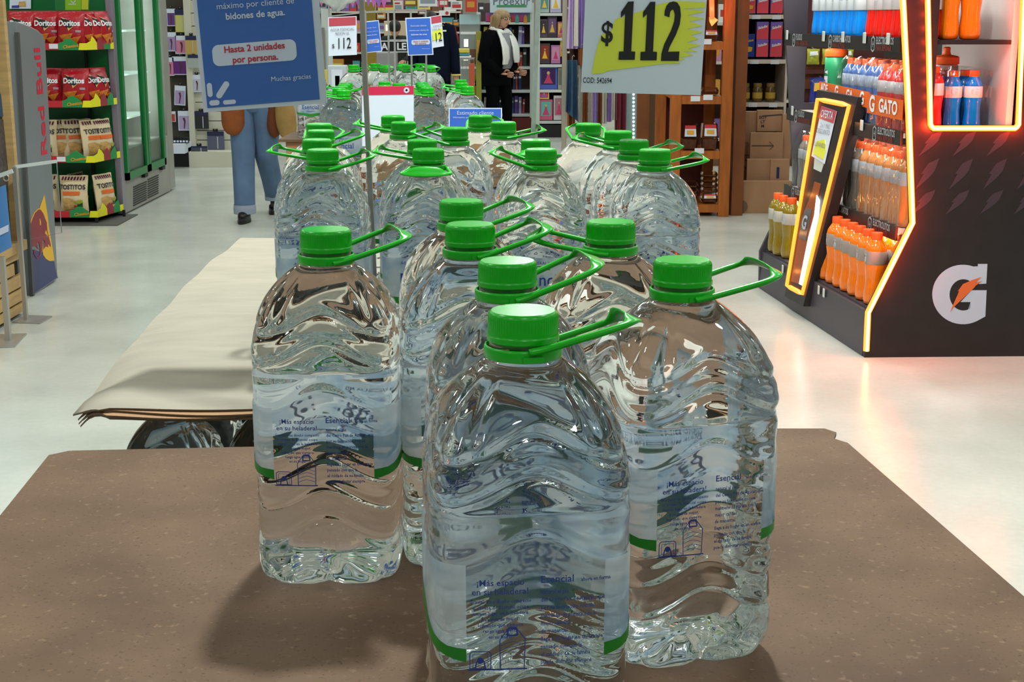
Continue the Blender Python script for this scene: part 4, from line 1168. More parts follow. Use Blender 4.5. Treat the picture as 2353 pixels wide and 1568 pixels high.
pack(404,22,427,74,(200,196,110),'yellow and grey soft pack high on the dark pegboard',kind='soft')
pack(384,74,404,118,(160,138,182),'white pack with lilac picture half behind the fridge')
pack(404,82,431,124,(214,128,164),'white pack with pink picture on the dark pegboard')
pack(385,132,399,174,(206,120,160),'pink pack partly behind the purple one')
pack(398,130,432,172,(100,38,124),'wide white pack with deep purple picture')
pack(404,197,427,242,(172,150,196),'tilted white pack with lilac picture and dark figure',tilt=4)
pack(386,256,403,280,(190,60,60),'small white pack with red corner low on the pegboard')
pack(411,255,437,300,(176,160,200),'lilac pack with orange and blue figure low on the pegboard')
pack(428,82,452,124,(196,164,92),'navy topped beige pack on the ivory post',kind='soft',Y=YG-.12)
pack(433,126,458,156,(170,180,176),'clear grey soft pack under the navy topped one',kind='soft',Y=YG-.12)
pack(443,172,463,212,(196,192,214),'white and lilac pack on the ivory slatwall')
pack(448,256,478,296,(42,44,48),'black soft pack on the ivory slatwall',kind='soft')
pack(478,302,514,344,(92,96,120),'blue grey soft pack standing on the plinth',kind='soft')
pack(530,225,546,262,(150,200,196),'white pack at the right end of the slatwall')
pack(440,336,476,349,(70,76,90),'dark flat pack lying on the plinth edge',kind='soft',Y=YG-.24)
for k in range(6):
    a = at_y(396+7*k, 332, YG-.3); t = thing('small_box','dark small box on the low shelf, %s from the fridge' % ORD[k],'box',(a.x,YG-.3,at_y(400,340,YG-.3).z+.051),group='small boxes on the low shelf')
    part('box', MB().box((0,0,.03),(.026,.05,.06)), BLACK, t); part('label_strip', MB().box((0,-.026,.02),(.022,.003,.02)), PAPER, t)
# ================================================================ SPORTS DRINK DISPLAY (right)
G0 = at_z(1985,822,0); G1 = at_z(1740,660,0)
E1 = (G1-G0); LA = E1.length; E1.normalize()
E2 = Vector((cos(R(2.0)), sin(R(2.0)), 0)); EZ = Vector((0,0,1))
NP = Vector((sin(R(2.0)), -cos(R(2.0)), 0))          # outward normal of the near side panel
def D_(a, b, z): return G0 + E1*a + E2*b + EZ*z
def bz(px, py, a=0.0):
    """photo pixel on the plane of the near side panel (shifted a along the front) -> (b, z)"""
    p = pl(px, py, G0+E1*a, NP) - G0 - E1*a
    return p.dot(E2), p.z
DBLK = mat('display_black', S(30,24,24), .42, spec=.5, var=.2, vscale=12)
DGRY = mat('display_dark_grey', S(62,58,66), .45)
DIN = mat('display_white_inside', S(206,196,190), .6)
NEON = mat('neon_core', (1,.8,.5), .4, emit=(1.0,.50,.13), es=9.0)
NEON2 = mat('neon_glow_edge', (1,.3,.05), .4, emit=(1.0,.20,.015), es=2.4)
NEONR = mat('red_neon', (1,.1,.03), .4, emit=(1.0,.07,.02), es=3.0)
disp = thing('sports_drink_display', 'black sports drink display with orange neon edges and a big white G', 'display', tuple(G0))
# side profile (b,z) : bin front, slope, upright front
prof = [bz(1986,822), bz(1990,718), bz(2092,514), bz(2083,260), bz(2072,0)]
zt = 2.05; s_ = (prof[4][0]-prof[2][0])/(prof[4][1]-prof[2][1])
prof.append((prof[4][0]+s_*(zt-prof[4][1]), zt))
BW = 1.12
def bprof(z):
    for (b0,z0),(b1,z1) in zip(prof, prof[1:]):
        if z0 <= z <= z1: return b0+(b1-b0)*(z-z0)/(z1-z0)
    return prof[-1][0]
w0, w1 = bz(2142,289), bz(2334,289)
wl, wr, wb, wt = w0[0], w1[0], w0[1], 1.98
def panel(a, m, name, window=True, lab=None):
    mb = MB(); O = G0+E1*a
    lo = [(prof[0][0],0),(BW,0),(BW,wb),(wl,wb),(bprof(wb),wb),prof[2],prof[1]]
    mb.prism(lo, .03, O, E2, EZ)
    if window:
        mb.prism([(bprof(wb),wb),(wl,wb),(wl,zt),(bprof(zt),zt)], .03, O, E2, EZ)
        mb.prism([(wr,wb),(BW,wb),(BW,zt),(wr,zt)], .03, O, E2, EZ)
        mb.prism([(wl,wt),(wr,wt),(wr,zt),(wl,zt)], .03, O, E2, EZ)
    else:
        mb.prism([(bprof(wb),wb),(.22,wb),(.22,zt),(bprof(zt),zt)], .03, O, E2, EZ)
    return part(name, mb, m, disp, world=True, label=lab)
panel(0, DBLK, 'near_side_panel')
panel(LA-.03, DGRY, 'far_side_panel', window=False)
# neon: front edge of the near panel, and the window surround
def neon(pts, r, name='neon_tube', closed=False, par=disp, off=NP*.012, r2=None):
    P = [Vector(p)+off for p in pts]
    o = part(name, MB().tube(P, r, 8, closed=closed), NEON, par, world=True, smooth=True, label='glowing orange neon tube')
    part('neon_rim', MB().tube([p-off*.6 for p in P], (r2 or r*1.75), 8, closed=closed), NEON2, o, world=True, smooth=True)
    return o
fr = [bz(1990,806), bz(1994,718), bz(2096,512), bz(2087,260), bz(2074,0)]; fr.append((prof[-1][0]+.01, zt))
def glow(P, e=.5, col=(1.0,.045,.008)):
    for p in P:
        ld = bpy.data.lights.new('neon_light', 'POINT'); ld.energy = e; ld.color = col; ld.shadow_soft_size = .007
        o = bpy.data.objects.new('neon_light', ld); o.location = p; COL.objects.link(o)
def fine(pts, n=6):
    out = []
    for p, q in zip(pts, pts[1:]):
        for k in range(n): out.append(Vector(p).lerp(Vector(q), k/n))
    return out+[Vector(pts[-1])]
neon(fine([D_(0,b,z) for b, z in fr], 4), .0085)
glow([D_(0,b,z)+NP*.035 for b, z in fine([(p[0],p[1]) + (0,) for p in fr[:5]], 3) for z in (z,)] if False else [D_(0,p[0],p[1])+NP*.05 for p in fine([(b,z,0) for b,z in fr[1:5]], 14) if p[1] > .30], .36)
wq = [bz(2129,-150), bz(2131,0), bz(2137,287), bz(2143,295), bz(2332,295), bz(2339,287), bz(2350,0), bz(2356,-150)]
neon(fine([D_(0,b,min(z, 1.97)) for b, z in wq], 3), .0075)
glow([D_(0,p[0],p[1])+NP*.05 for p in fine([(b,z,0) for b,z in wq[1:7]], 9)], .28)
# bin, shelves, back
binT = prof[1][1]
part('front_bin', MB().hexa([D_(.03,0,0),D_(LA-.03,0,0),D_(LA-.03,.025,0),D_(.03,.025,0),D_(.03,.012,binT),D_(LA-.03,.012,binT),D_(LA-.03,.035,binT),D_(.03,.035,binT)]), DGRY, disp, world=True, bevel=.003, label='dark grey front of the low bin')
def shelfbox(b0, b1, z0, z1, m, name, a0=.03, a1=None, par=disp):
    a1 = a1 or LA-.03
    return part(name, MB().hexa([D_(a0,b0,z0),D_(a1,b0,z0),D_(a1,b1,z0),D_(a0,b1,z0),D_(a0,b0,z1),D_(a1,b0,z1),D_(a1,b1,z1),D_(a0,b1,z1)]), m, par, world=True)
shelfbox(.03,.60,.205,.225,DGRY,'bin_floor')
SH = [(1.452,.105),(1.035,.135),(.600,.137)]      # top of shelf, b of its lip
lips = []
for z, b in SH:
    sh = shelfbox(b,.60,z-.02,z,DIN if z != 1.452 else DBLK,'shelf')
    lip = shelfbox(b-.012,b,z-.055,z+.012,DBLK,'shelf_lip', par=sh); lips.append((sh, b-.0125, z-.055))
shelfbox(.60,.63,.0,wt,DIN,'back_panel', a0=.03, a1=.80)
shelfbox(.60,.63,.0,1.0,DBLK,'back_panel', a0=.80)
shelfbox(wr+.03,BW,.0,zt,DBLK,'rear_body')
shelfbox(.05,BW,wt,zt,DBLK,'roof')
def under_light(b, z, e):  # added unseen strips that brighten the shelves and their bottles
    ld = bpy.data.lights.new('shelf_fill_light', 'AREA'); ld.shape = 'RECTANGLE'; ld.size = .02; ld.size_y = LA-.2; ld.energy = e; ld.color = (1,.95,.9)
    o = bpy.data.objects.new('shelf_fill_light', ld); o.location = D_(LA/2, b, z)
    xd = E1; zd_ = (E2*-.45+EZ*1).normalized(); yd_ = E1; xx = yd_.cross(zd_)
    o.rotation_euler = Matrix((xx, yd_, zd_)).transposed().to_euler(); COL.objects.link(o)
for (z, b), e in zip(((1.94,.06),(1.43,.115),(1.013,.145),(.578,.147)), (11,8,8,7)): under_light(b+.01, z, e)
# lettering on the lips: (a, big word, small word)
LBL = [('FLUIDOS','PARA HIDRATAR'),('CARBOHIDRATOS','PARA ACTUAR'),('ELECTROLITOS','PARA REPONER')]
GI = mat('silver_ink', S(168,172,176), .5); RI = mat('dark_red_ink', S(130,48,40), .5)
XE = -E1   # reading direction: from the far end towards the near end
for k, (sh, b, z0) in enumerate(lips):
    for j, (w1_, w2_) in enumerate(LBL):
        if k == 2 and j == 0: pass
        a = (1.66, 1.04, .42)[j]
        O = D_(a, b-.0012, z0)
        mb = MB(); mb.text(w1_, .045, O+XE*.10+EZ*.047, XE, EZ, align='LEFT', sx=.62 if j == 0 else .72, bold=.02); part('lettering', mb, GI, sh, world=True)
        mb = MB(); mb.text(w2_, .036, O+XE*.10+EZ*.015, XE, EZ, align='LEFT', sx=.78, bold=.02); part('red_lettering', mb, RI, sh, world=True)
        hx = [(.0,.034),(.020,.024),(.020,-.024),(0,-.034),(-.020,-.024),(-.020,.024)]
        mb = MB(); c = O+XE*.06+EZ*.031
        for (x0,y0),(x1,y1) in zip(hx, hx[1:]+hx[:1]): mb.bar(c+XE*x0+EZ*y0, c+XE*x1+EZ*y1, .001, .006, up=tuple(EZ))
        mb.bar(c-EZ*.014, c+EZ*.014, .001, .005); mb.bar(c-XE*.008, c+XE*.008, .001, .005)
        part('hexagon_emblem', mb, GI, sh, world=True, kind='stuff')
TAGM = mat('pale_tag_plastic', S(206,214,208), .35)
for (k, a) in ((0,1.72),(0,1.08),(0,.78),(0,.47),(0,.16),(1,1.66),(1,.53)):
    sh, b, z0 = lips[k]; O = D_(a, b-.004, z0+.058-(.0 if k else .0))
    part('price_tag', MB().box((0,0,0),(.006,.050,.052), Matrix.Translation(O)), TAGM, sh, world=True, bevel=.006)
for a in (1.33,.70,.62): part('price_tag', MB().box((0,0,0),(.006,.030,.045), Matrix.Translation(D_(a,.002,.19))), TAGM, disp, world=True, bevel=.005)
# big G with bolt on the near panel
def pd(name, pts, m, k, par=disp, lab=None, th=.0015):
    q = [bz(a,b) for a,b in pts]
    return part(name, MB().prism(q, th, G0+NP*(.0016*k), E2, EZ), m, par, world=True, label=lab)
g8 = lambda pts: [(2000+a/5.6, 560+b/5.6) for a,b in pts]
def arc(cx_, cy_, rx, ry, a0, a1, n): return [(cx_+rx*cos(R(a0+(a1-a0)*k/n)), cy_-ry*sin(R(a0+(a1-a0)*k/n))) for k in range(n+1)]
Gout = [(1505,262),(1382,262),(1382,292)] + arc(1190,655,395,383,62,297,30)[1:] + [(1478,938),(1495,600),(1300,600),(1160,752),(1288,752),(1283,845)] + list(reversed(arc(1195,660,178,202,52,300,24)))[0:] + [(1310,470),(1400,520),(1490,515)]
pd('G_letter', g8(Gout), mat('logo_white', S(176,184,198), .45), 1, lab='big white letter G')
pd('lightning_bolt', g8([(1422,432),(1310,468),(1190,520),(1122,612),(1142,606),(1025,875),(1075,812),(1330,570),(1352,540),(1435,482),(1352,505)]), mat('bolt_orange', S(206,96,42), .45), 2, lab='orange lightning bolt across the G')
for r_, (yy, hh) in enumerate(((330,60),(400,72),(465,58))):
    for c_ in range(4):
        x = 2120+78*c_ - 8*r_
        pd('faint_bolt', [(x+46,yy-hh*.5),(x+22,yy-hh*.35),(x+4,yy),(x+10,yy),(x-10,yy+hh*.5),(x+24,yy+hh*.1),(x+36,yy-hh*.1)], mat('faint_bolt_print', S(52,43,50), .45), 1, lab='faint grey bolt pattern on the panel')
# leaning neon side sign in front of the bin
q = [pl(1845,685,D_(.86,0,0),NP), pl(1808,665,D_(1.13,0,0),NP), pl(1880,221,D_(1.20,0,0),NP), pl(1958,236,D_(.70,0,0),NP)]
sg = thing('neon_price_board', 'leaning black board with a yellow neon outline and a small offer sheet', 'sign', tuple(q[0]))
def onq(u, v, k=0.0):
    p = (q[0]*(1-u)+q[1]*u)*(1-v)+(q[3]*(1-u)+q[2]*u)*v
    n = (q[0]-q[1]).cross(q[3]-q[0]); n.normalize()
    if n.x > 0: n = -n
    return p + n*k
bk_ = [onq(-.12,-.04,-.0),onq(1.06,-.04),onq(1.06,1.03),onq(-.12,1.03)]
part('board', MB().hexa([p+Vector((.05,0,0)) for p in bk_]+bk_), DBLK, sg, world=True)
neon(fine([onq(.03,.02),onq(.97,.02),onq(.97,.985),onq(.03,.985)],5)+[onq(.03,.75),onq(.03,.5),onq(.03,.25)], .0075, closed=True, par=sg, off=Vector((-.008,0,0)))
glow([onq(u,v,.05) for u,v in ((.03,.1),(.03,.3),(.03,.5),(.03,.7),(.03,.9),(.97,.1),(.97,.3),(.97,.5),(.97,.7),(.97,.9))], .10, (1,.35,.05))
def thickpoly(P, d=Vector((.0025,0,0))):
    n = len(P); mb = MB(); B = [p+d for p in P]
    return mb.add(list(P)+B, [tuple(range(n)), tuple(range(2*n-1,n-1,-1))]+[((i+1)%n,i,n+i,n+(i+1)%n) for i in range(n)])
def sgp(name, us, m, k, lab=None): return part(name, thickpoly([onq(u,v,.003+.003*k) for u,v in us]), m, sg, world=True, label=lab)
sgp('offer_sheet', [(.36,.68),(.86,.70),(.80,.955),(.34,.945)], PAPER, 1, 'white offer sheet')
sgp('red_header', [(.345,.885),(.82,.895),(.80,.955),(.34,.945)], mat('dusty_red_print'), 2)
sgp('lime_stroke', [(.42,.70),(.82,.715),(.74,.78),(.50,.80),(.40,.75)], YEL, 2)
sgp('lower_tag', [(.44,.635),(.72,.64),(.76,.70),(.40,.69)], mat('pale_tag_plastic'), 0)
ux = (onq(0,.8)-onq(1,.8)).normalized(); uy = (onq(.5,.95)-onq(.5,.7)).normalized()
mb = MB(); mb.text('OFERTA', .055, onq(.57,.918,.012), ux, uy, bold=.02, sx=.9); part('lettering', mb, PALEP, sg, world=True)
mb = MB(); mb.text('2 x 1 MAS', .034, onq(.56,.862,.012), ux, uy); mb.text('DESCUENTO', .034, onq(.58,.832,.012), ux, uy); mb.text('LLEVANDO', .034, onq(.60,.765,.012), ux, uy); part('dark_lettering', mb, mat('grey_ink'), sg, world=True)
# lit bottle shape on the board
LIT = mat('lit_bottle_acrylic', (.9,.93,1), .3, emit=(.95,.97,1), es=3.0); AMB = mat('amber_picture', S(150,72,24), .35)
sgp('bottle_picture', [(.25,.06),(.80,.05),(.82,.30),(.78,.42),(.62,.52),(.60,.58),(.36,.58),(.36,.52),(.22,.42)], AMB, 0, 'amber bottle picture')
sgp('bottle_picture', [(.45,.28),(.80,.28),(.80,.38),(.70,.44),(.48,.44)], mat('bottle_label_grey', S(96,92,94), .4), 1, 'grey label of the bottle picture')
sgp('light_bar', [(.12,.06),(.30,.06),(.34,.30),(.30,.42),(.38,.52),(.22,.50),(.12,.42)], LIT, 2, 'white glowing strip beside the bottle picture')
mb = MB(); mb.text('G', .10, onq(.60,.365,.014), ux, uy, bold=.03); part('G_letter', mb, mat('logo_white'), sg, world=True)
part('bracket', MB().bar(onq(.2,.1,-.01)+Vector((.04,0,0)), D_(.95,.02,.12), .05,.05), DBLK, sg, world=True)

# ---------------------------------------------------------------- bottles of sports drink
CAPO = mat('orange_cap', S(232,92,32), .4); FILM = None
def film_mat():
    m = bpy.data.materials.new('clear_shrink_film'); m.use_nodes = True; nt = m.node_tree; L = nt.links.new
    nt.nodes.remove(nt.nodes['Principled BSDF']); out = nt.nodes['Material Output']
    tr = nt.nodes.new('ShaderNodeBsdfTransparent'); gl = nt.nodes.new('ShaderNodeBsdfGlossy'); gl.inputs['Roughness'].default_value = .10
    mx = nt.nodes.new('ShaderNodeMixShader'); mx.inputs[0].default_value = .26
    tc = nt.nodes.new('ShaderNodeTexCoord'); n = nt.nodes.new('ShaderNodeTexNoise'); n.inputs['Scale'].default_value = 30
    mp = nt.nodes.new('ShaderNodeMapping'); mp.inputs['Scale'].default_value = (1,1,.25); L(tc.outputs['Object'], mp.inputs[0]); L(mp.outputs[0], n.inputs['Vector'])
    bm_ = nt.nodes.new('ShaderNodeBump'); bm_.inputs['Strength'].default_value = .8; bm_.inputs['Distance'].default_value = .02; L(n.outputs['Fac'], bm_.inputs['Height']); L(bm_.outputs[0], gl.inputs['Normal'])
    L(tr.outputs[0], mx.inputs[1]); L(gl.outputs[0], mx.inputs[2]); L(mx.outputs[0], out.inputs[0])
    return m
FILM = film_mat()
def drink(name_col, col, labcol):
    return mat('drink_'+name_col, S(*col), .12, spec=.6, coat=.6, var=.10, vscale=14), mat('drink_label_'+name_col, S(*labcol), .35)
SB_PROF = [(.030,.0),(.040,.004),(.044,.018),(.0445,.045),(.041,.075),(.0395,.10),(.041,.125),(.0445,.150),(.0440,.158),(.0440,.205),(.0445,.210),(.041,.224),(.030,.240),(.0215,.252),(.0195,.258),(.0195,.266)]
def sports_bottle(col, labcol, nm, l0=.168, l1=.224):
    m, ml = drink(nm, col, labcol)
    t = thing('sports_drink_bottle', 'x', 'bottle')
    body = MB(); 
    pr = [(r_*(1) , z*1.08) for r_, z in SB_PROF]
    body.lathe(pr, 20); 
    # pressed grip dimples
    body.v = [((x*(1-.05*max(0,cos(4*math.atan2(y,x)))*exp(-((z-.075)/.035)**2))), (y*(1-.05*max(0,cos(4*math.atan2(y,x)))*exp(-((z-.075)/.035)**2))), z) for x,y,z in body.v]
    part('body', body, m, t, smooth=True, sharp=60)
    part('label', MB().lathe([(.0435,l0),(.0458,l0+.003),(.0458,l1-.003),(.0440,l1)], 20, cap0=False, cap1=False), ml, t, smooth=True)
    mb = MB(); mb.text('G', .05, (0,0,(l0+l1)/2), (1,0,0), (0,0,1), bold=.04, conf=lambda p: Vector((.0462*sin(p.x/.0462), -.0462*cos(p.x/.0462), p.z))); part('G_letter', mb, mat('logo_white'), t)
    cp_ = MB().lathe([(.0215,.268),(.0235,.270),(.0235,.296),(.022,.299)], 18); part('cap', cp_, CAPO, t, smooth=True, sharp=40)
    return t
DK = {k: [sports_bottle(v[0], v[1], k, *v[2:]), False] for k, v in {
  'orange': ((236,118,10),(150,140,132)), 'blue': ((0,118,205),(206,212,216)), 'red': ((226,26,20),(206,200,204)), 'olive': ((136,112,14),(186,182,170)), 'paleorange': ((206,126,62),(176,178,184)), 'grey': ((120,110,100),(176,180,186)), 'topblue': ((0,140,240),(214,220,224),.118,.226), 'topred': ((248,30,16),(214,206,208),.118,.226), 'violetblue': ((66,104,178),(170,184,206))}.items()}
def put(kind, a, b, z, lab, grp, sc_=1.0, rz=None):
    src = DK[kind]; o = src[0] if not src[1] else copy_tree(src[0]); src[1] = True
    o.location = D_(a, b, z); o.rotation_euler = (0, 0, -pi/2-R(6) + (R(random.uniform(-25,25)) if rz is None else rz)); o['label'] = lab; o['group'] = grp; o.scale = (sc_,)*3
    return o
for k in range(7): put('orange', .15+.112*k, .085, .226, 'orange drink bottle in the low bin, front row, %s from the near end' % ORD[k], 'orange bottles in the bin, front row', 1.14)
for k in range(6): put('orange', .10+.112*k, .190, .226, 'orange drink bottle in the low bin, second row, %s from the near end' % ORD[k], 'orange bottles in the bin, second row', 1.14)
for k, (a, b) in enumerate(((1.715,.075),(1.60,.070),(1.485,.085),(1.66,.17),(1.54,.18))): put('olive', a, b, .226, ('olive drink bottle at the far end of the low bin','olive drink bottle second from the far end of the low bin','olive drink bottle next to the neon board','olive drink bottle behind the far end one','olive drink bottle behind the neon board neighbour')[k], 'olive bottles in the bin', 1.14)
for k in range(8):
    put('paleorange' if k < 6 else 'grey', .09+.107*k, .20, .601, 'film wrapped pale bottle on the lowest shelf, front row, %s from the near end' % ORD[k], 'film wrapped bottles on the lowest shelf', 1.14)
for k in range(9): put('paleorange' if k < 6 else 'grey', .09+.107*k, .31, .601, 'film wrapped pale bottle on the lowest shelf, back row, %s from the near end' % ORD[k], 'film wrapped bottles on the lowest shelf', 1.14)
for k in range(3): put('grey', 1.48+.092*k, .21, .601, 'film wrapped dull bottle beyond the neon board, %s from it' % ORD[k], 'wrapped bottles beyond the neon board')
for k in range(4): put('red', .09+.108*k, .19, 1.036, 'red drink bottle in the pack on the middle shelf, %s from the near end' % ORD[k], 'red bottles on the middle shelf', 1.0)
for k in range(4): put('red', .09+.108*k, .285, 1.036, 'red drink bottle behind the pack front on the middle shelf, %s from the near end' % ORD[k], 'red bottles on the middle shelf', 1.0)
for k in range(5): put('violetblue', .60+.112*k, .235, 1.036, 'blue drink bottle with orange band on the middle shelf, %s from the red pack' % ORD[k], 'blue bottles on the middle shelf', 1.04)
for k in range(5): put('violetblue', .58+.112*k, .33, 1.036, 'blue drink bottle behind the banded ones, %s from the red pack' % ORD[k], 'blue bottles on the middle shelf', 1.04)
for k in range(2):
    for j in range(2): put('blue', .12+.10*k, .385+.095*j, 1.036, 'blue drink bottle seen through the side window, %s in the %s row' % (ORD[k], ('nearer','farther')[j]), 'blue bottles behind the side window', .93, rz=pi/2)
for k in range(7): put('topblue', .72+.108*k, .165, 1.453, 'bright blue drink bottle on the top shelf, front row, %s from the red ones' % ORD[k], 'blue bottles on the top shelf', 1.12)
for k in range(7): put('topblue', .68+.108*k, .262, 1.453, 'bright blue drink bottle on the top shelf, back row, %s from the red ones' % ORD[k], 'blue bottles on the top shelf', 1.12)
for k in range(5): put('topred', .10+.11*k, .165, 1.453, 'bright red drink bottle on the top shelf, front row, %s from the near end' % ORD[k], 'red bottles on the top shelf', 1.12)
for k in range(5): put('topred', .12+.11*k, .262, 1.453, 'bright red drink bottle on the top shelf, back row, %s from the near end' % ORD[k], 'red bottles on the top shelf', 1.12)
for k in range(2): put('orange', .11, .34+.10*k, 1.453, ('orange drink bottle by the left neon of the side window','orange drink bottle second from the left neon of the side window')[k], 'orange bottles in the side window', 1.08, rz=pi/2)
# squeeze bottle(s)
SQG = mat('squeeze_bottle_green', S(40,140,92), .35)
def squeeze(a, b, z, lab, m):
    t = thing('squeeze_bottle', lab, 'bottle', tuple(D_(a,b,z)), -pi/2)
    part('body', MB().lathe([(.036,0),(.038,.004),(.038,.06),(.033,.09),(.033,.12),(.038,.15),(.038,.195),(.034,.20)], 20), m, t, smooth=True, sharp=50)
    part('lid', MB().lathe([(.039,.201),(.040,.203),(.039,.222),(.034,.226),(.014,.230),(.011,.240),(.012,.250),(.008,.254)], 20), CAPO, t, smooth=True, sharp=40)
    mb = MB(); mb.text('G', .07, (0,0,.13), (1,0,0), (0,0,1), bold=.04, conf=lambda p: Vector((.0395*sin(p.x/.039), -.0395*cos(p.x/.039), p.z))); part('G_letter', mb, mat('logo_white'), t)
    return t
for o, sc_ in ((squeeze(1.27,.225,1.036,'green squeeze bottle with an orange lid at the left of the middle shelf', SQG),1.55), (squeeze(.30,.42,1.036,'squeeze bottle whose orange lid shows above the red pack', mat('squeeze_bottle_clear', S(200,190,186), .3)),1.5)): o.scale = (sc_,)*3
# orange banner strips around the packs
BAN = mat('orange_banner', S(230,100,26), .4)
def banner(a0, a1, b0, b1, z0, z1, words, lab):
    P = [D_(a0,b0,z0[0]),D_(a1,b1,z0[1]),D_(a1,b1,z1[1]),D_(a0,b0,z1[0])]
    t = thing('banner_strip', lab, 'banner', tuple(P[0]))
    n = -E2*.003
    part('strip', thickpoly(P, -n), BAN, t, world=True)
    xd = (P[0]-P[1]).normalized(); 
    for (w_, u, s_) in words:
        mb = MB(); mb.text(w_, s_, (P[1]*(1-u)+P[0]*u + P[2]*(1-u)+P[3]*u)/2+n*1.2, xd, EZ, bold=.035, sx=1.0); part('lettering', mb, WINK, t, world=True)
banner(.55,1.30,.155,.150,(1.117,1.16),(1.195,1.215),(('ADE',.12,.058),('G',.38,.075),('GA',.64,.066),('G',.88,.085)),'slanted orange banner strip across the blue bottles')
banner(.04,.50,.128,.13,(1.095,1.10),(1.185,1.19),(('G',.16,.105),('GATO',.62,.085)),'orange banner strip around the red bottles on the middle shelf')
# shrink film hulls
def film(a0, a1, b0, b1, z0, z1, lab, peaks=0):
    t = thing('shrink_film', lab, 'film', tuple(D_((a0+a1)/2,(b0+b1)/2,z0)))
    mb = MB(); n = 24
    def fn(u, v):
        a = a0+(a1-a0)*u; 
        pk = abs(sin(pi*u*peaks)) if peaks else .5
        pts = [(b0,z0),(b0-.004,z0+.6*(z1-z0)),(b0+.012,z0+.78*(z1-z0)),(b0+.03,z1-.03+.03*pk),((b0+b1)/2,z1),(b1,z1-.02),(b1,z0)]
        k = v*(len(pts)-1); i = min(int(k), len(pts)-2); f = k-i
        b = pts[i][0]*(1-f)+pts[i+1][0]*f + .004*sin(pi*u*peaks*2)*(1 if 0 < v < .5 else 0); z = pts[i][1]*(1-f)+pts[i+1][1]*f
        return D_(a, b, z)
    mb.grid(fn, 32, 24)
    part('film', mb, FILM, t, world=True, smooth=True)
film(.035,1.0,.140,.38,.602,.965,'clear film around the pale bottles on the lowest shelf',8)
film(1.42,1.72,.150,.27,.602,.935,'clear film around the dull bottles beyond the neon board',3)
film(.035,.48,.138,.35,1.038,1.35,'clear film around the red pack on the middle shelf',3)
film(.54,1.11,.17,.40,1.038,1.36,'clear film around the blue bottles on the middle shelf',3)
film(.05,.30,.335,.535,1.038,1.335,'clear film around the blue bottles behind the side window',2)
# ================================================================ ROOM SHELL
struct('ceiling', MB().box((0, 11, CEIL_Z+.05), (22, 40, 0.1)), mat('ceiling_white', S(214,216,212), .8))
struct('wall_back', MB().box((0, 31, 2.3), (22, 0.2, 4.6)), mat('back_wall_paint', S(196,190,180), .8))
struct('wall_front', MB().box((0, -9, 2.3), (22, 0.2, 4.6)), mat('front_wall_paint', S(190,192,190), .8))
struct('wall_left', MB().box((-9, 11, 2.3), (.2, 40, 4.6)), mat('side_wall_paint', S(186,186,182), .8))
struct('wall_right', MB().box((9, 11, 2.3), (.2, 40, 4.6)), mat('side_wall_paint'))
LH = mat('lamp_housing', S(225,228,226), .4)
for k, (x, y, s_, o) in enumerate(LAMPS):
    t = thing('ceiling_lamp', 'round white ceiling lamp, %s in the grid from the entrance' % (ORD[k] if k < 16 else 'number %d' % (k+1)), 'lamp', (x, y, CEIL_Z-.14), group='round ceiling lamps')
    t['label'] = 'round white ceiling lamp above the shop floor, outside the picture'
    part('housing', MB().lathe([(s_/2+.05,-.03),(s_/2+.06,.0),(s_/2+.05,.06),(.08,.14)], 20), LH, t, smooth=True)
    o.parent = t; o.location = (0,0,-.035)
# ================================================================ WOODEN SHELF, BOXES, CARTONS (right middle)
ORW = mat('orange_stained_wood', S(166,90,26), .45, var=.2, vscale=6, stretch=(6,6,.8))
ORD_ = mat('dark_orange_wood', S(118,64,22), .55, var=.2, vscale=5)
MAR = mat('maroon_back', S(84,26,14), .6)
CLEAR = mat('clear_tray_plastic', (.97,.98,.98), .02, trans=1.0, ior=1.06, spec=.8)
YW = 11.42
A = lambda px, py, Y=YW: at_y(px, py, Y)
xl, xr_ = A(1551,300).x, A(1667,300).x
t = thing('wooden_shelf', 'orange stained wooden shelf rack with food trays', 'shelf', ((xl+xr_)/2, YW+.25, 0))
for x, y in ((xl,YW),(xr_,YW),(xl-.06,YW+.55),(xr_-.06,YW+.55)):
    part('post', MB().box((x,y,1.15),(.085,.07,2.3)), ORW, t, world=True, bevel=.004)
wz = [A(1610,v).z for v in (470,347,221,96)] + [A(1610,96).z+.42]
for z in wz:
    sh = part('shelf_board', MB().box(((xl+xr_)/2-.03,YW+.28,z-.012),(xr_-xl,.52,.024)), ORW, t, world=True)
    part('front_rail', MB().box(((xl+xr_)/2,YW-.01,z-.03),(xr_-xl-.085,.03,.062)), ORW, sh, world=True)
part('back_board', MB().box(((xl+xr_)/2-.06,YW+.60,1.1),(xr_-xl,.02,2.1)), MAR, t, world=True)
part('side_board', MB().box((xl-.20,YW+.62,.9),(.10,.06,1.8)), ORD_, t, world=True)
part('side_board', MB().box((xr_+.115,YW+.30,1.15),(.09,.55,2.3)), ORD_, t, world=True)
for px, py, k in ((1598,227,2),(1627,224,2),(1607,347,1),(1624,96,3)):
    p = A(px, py, YW-.03); part('price_tag', MB().box((p.x,YW-.03,p.z),(.075,.004,.042)), TAG, t, world=True, bevel=.004)
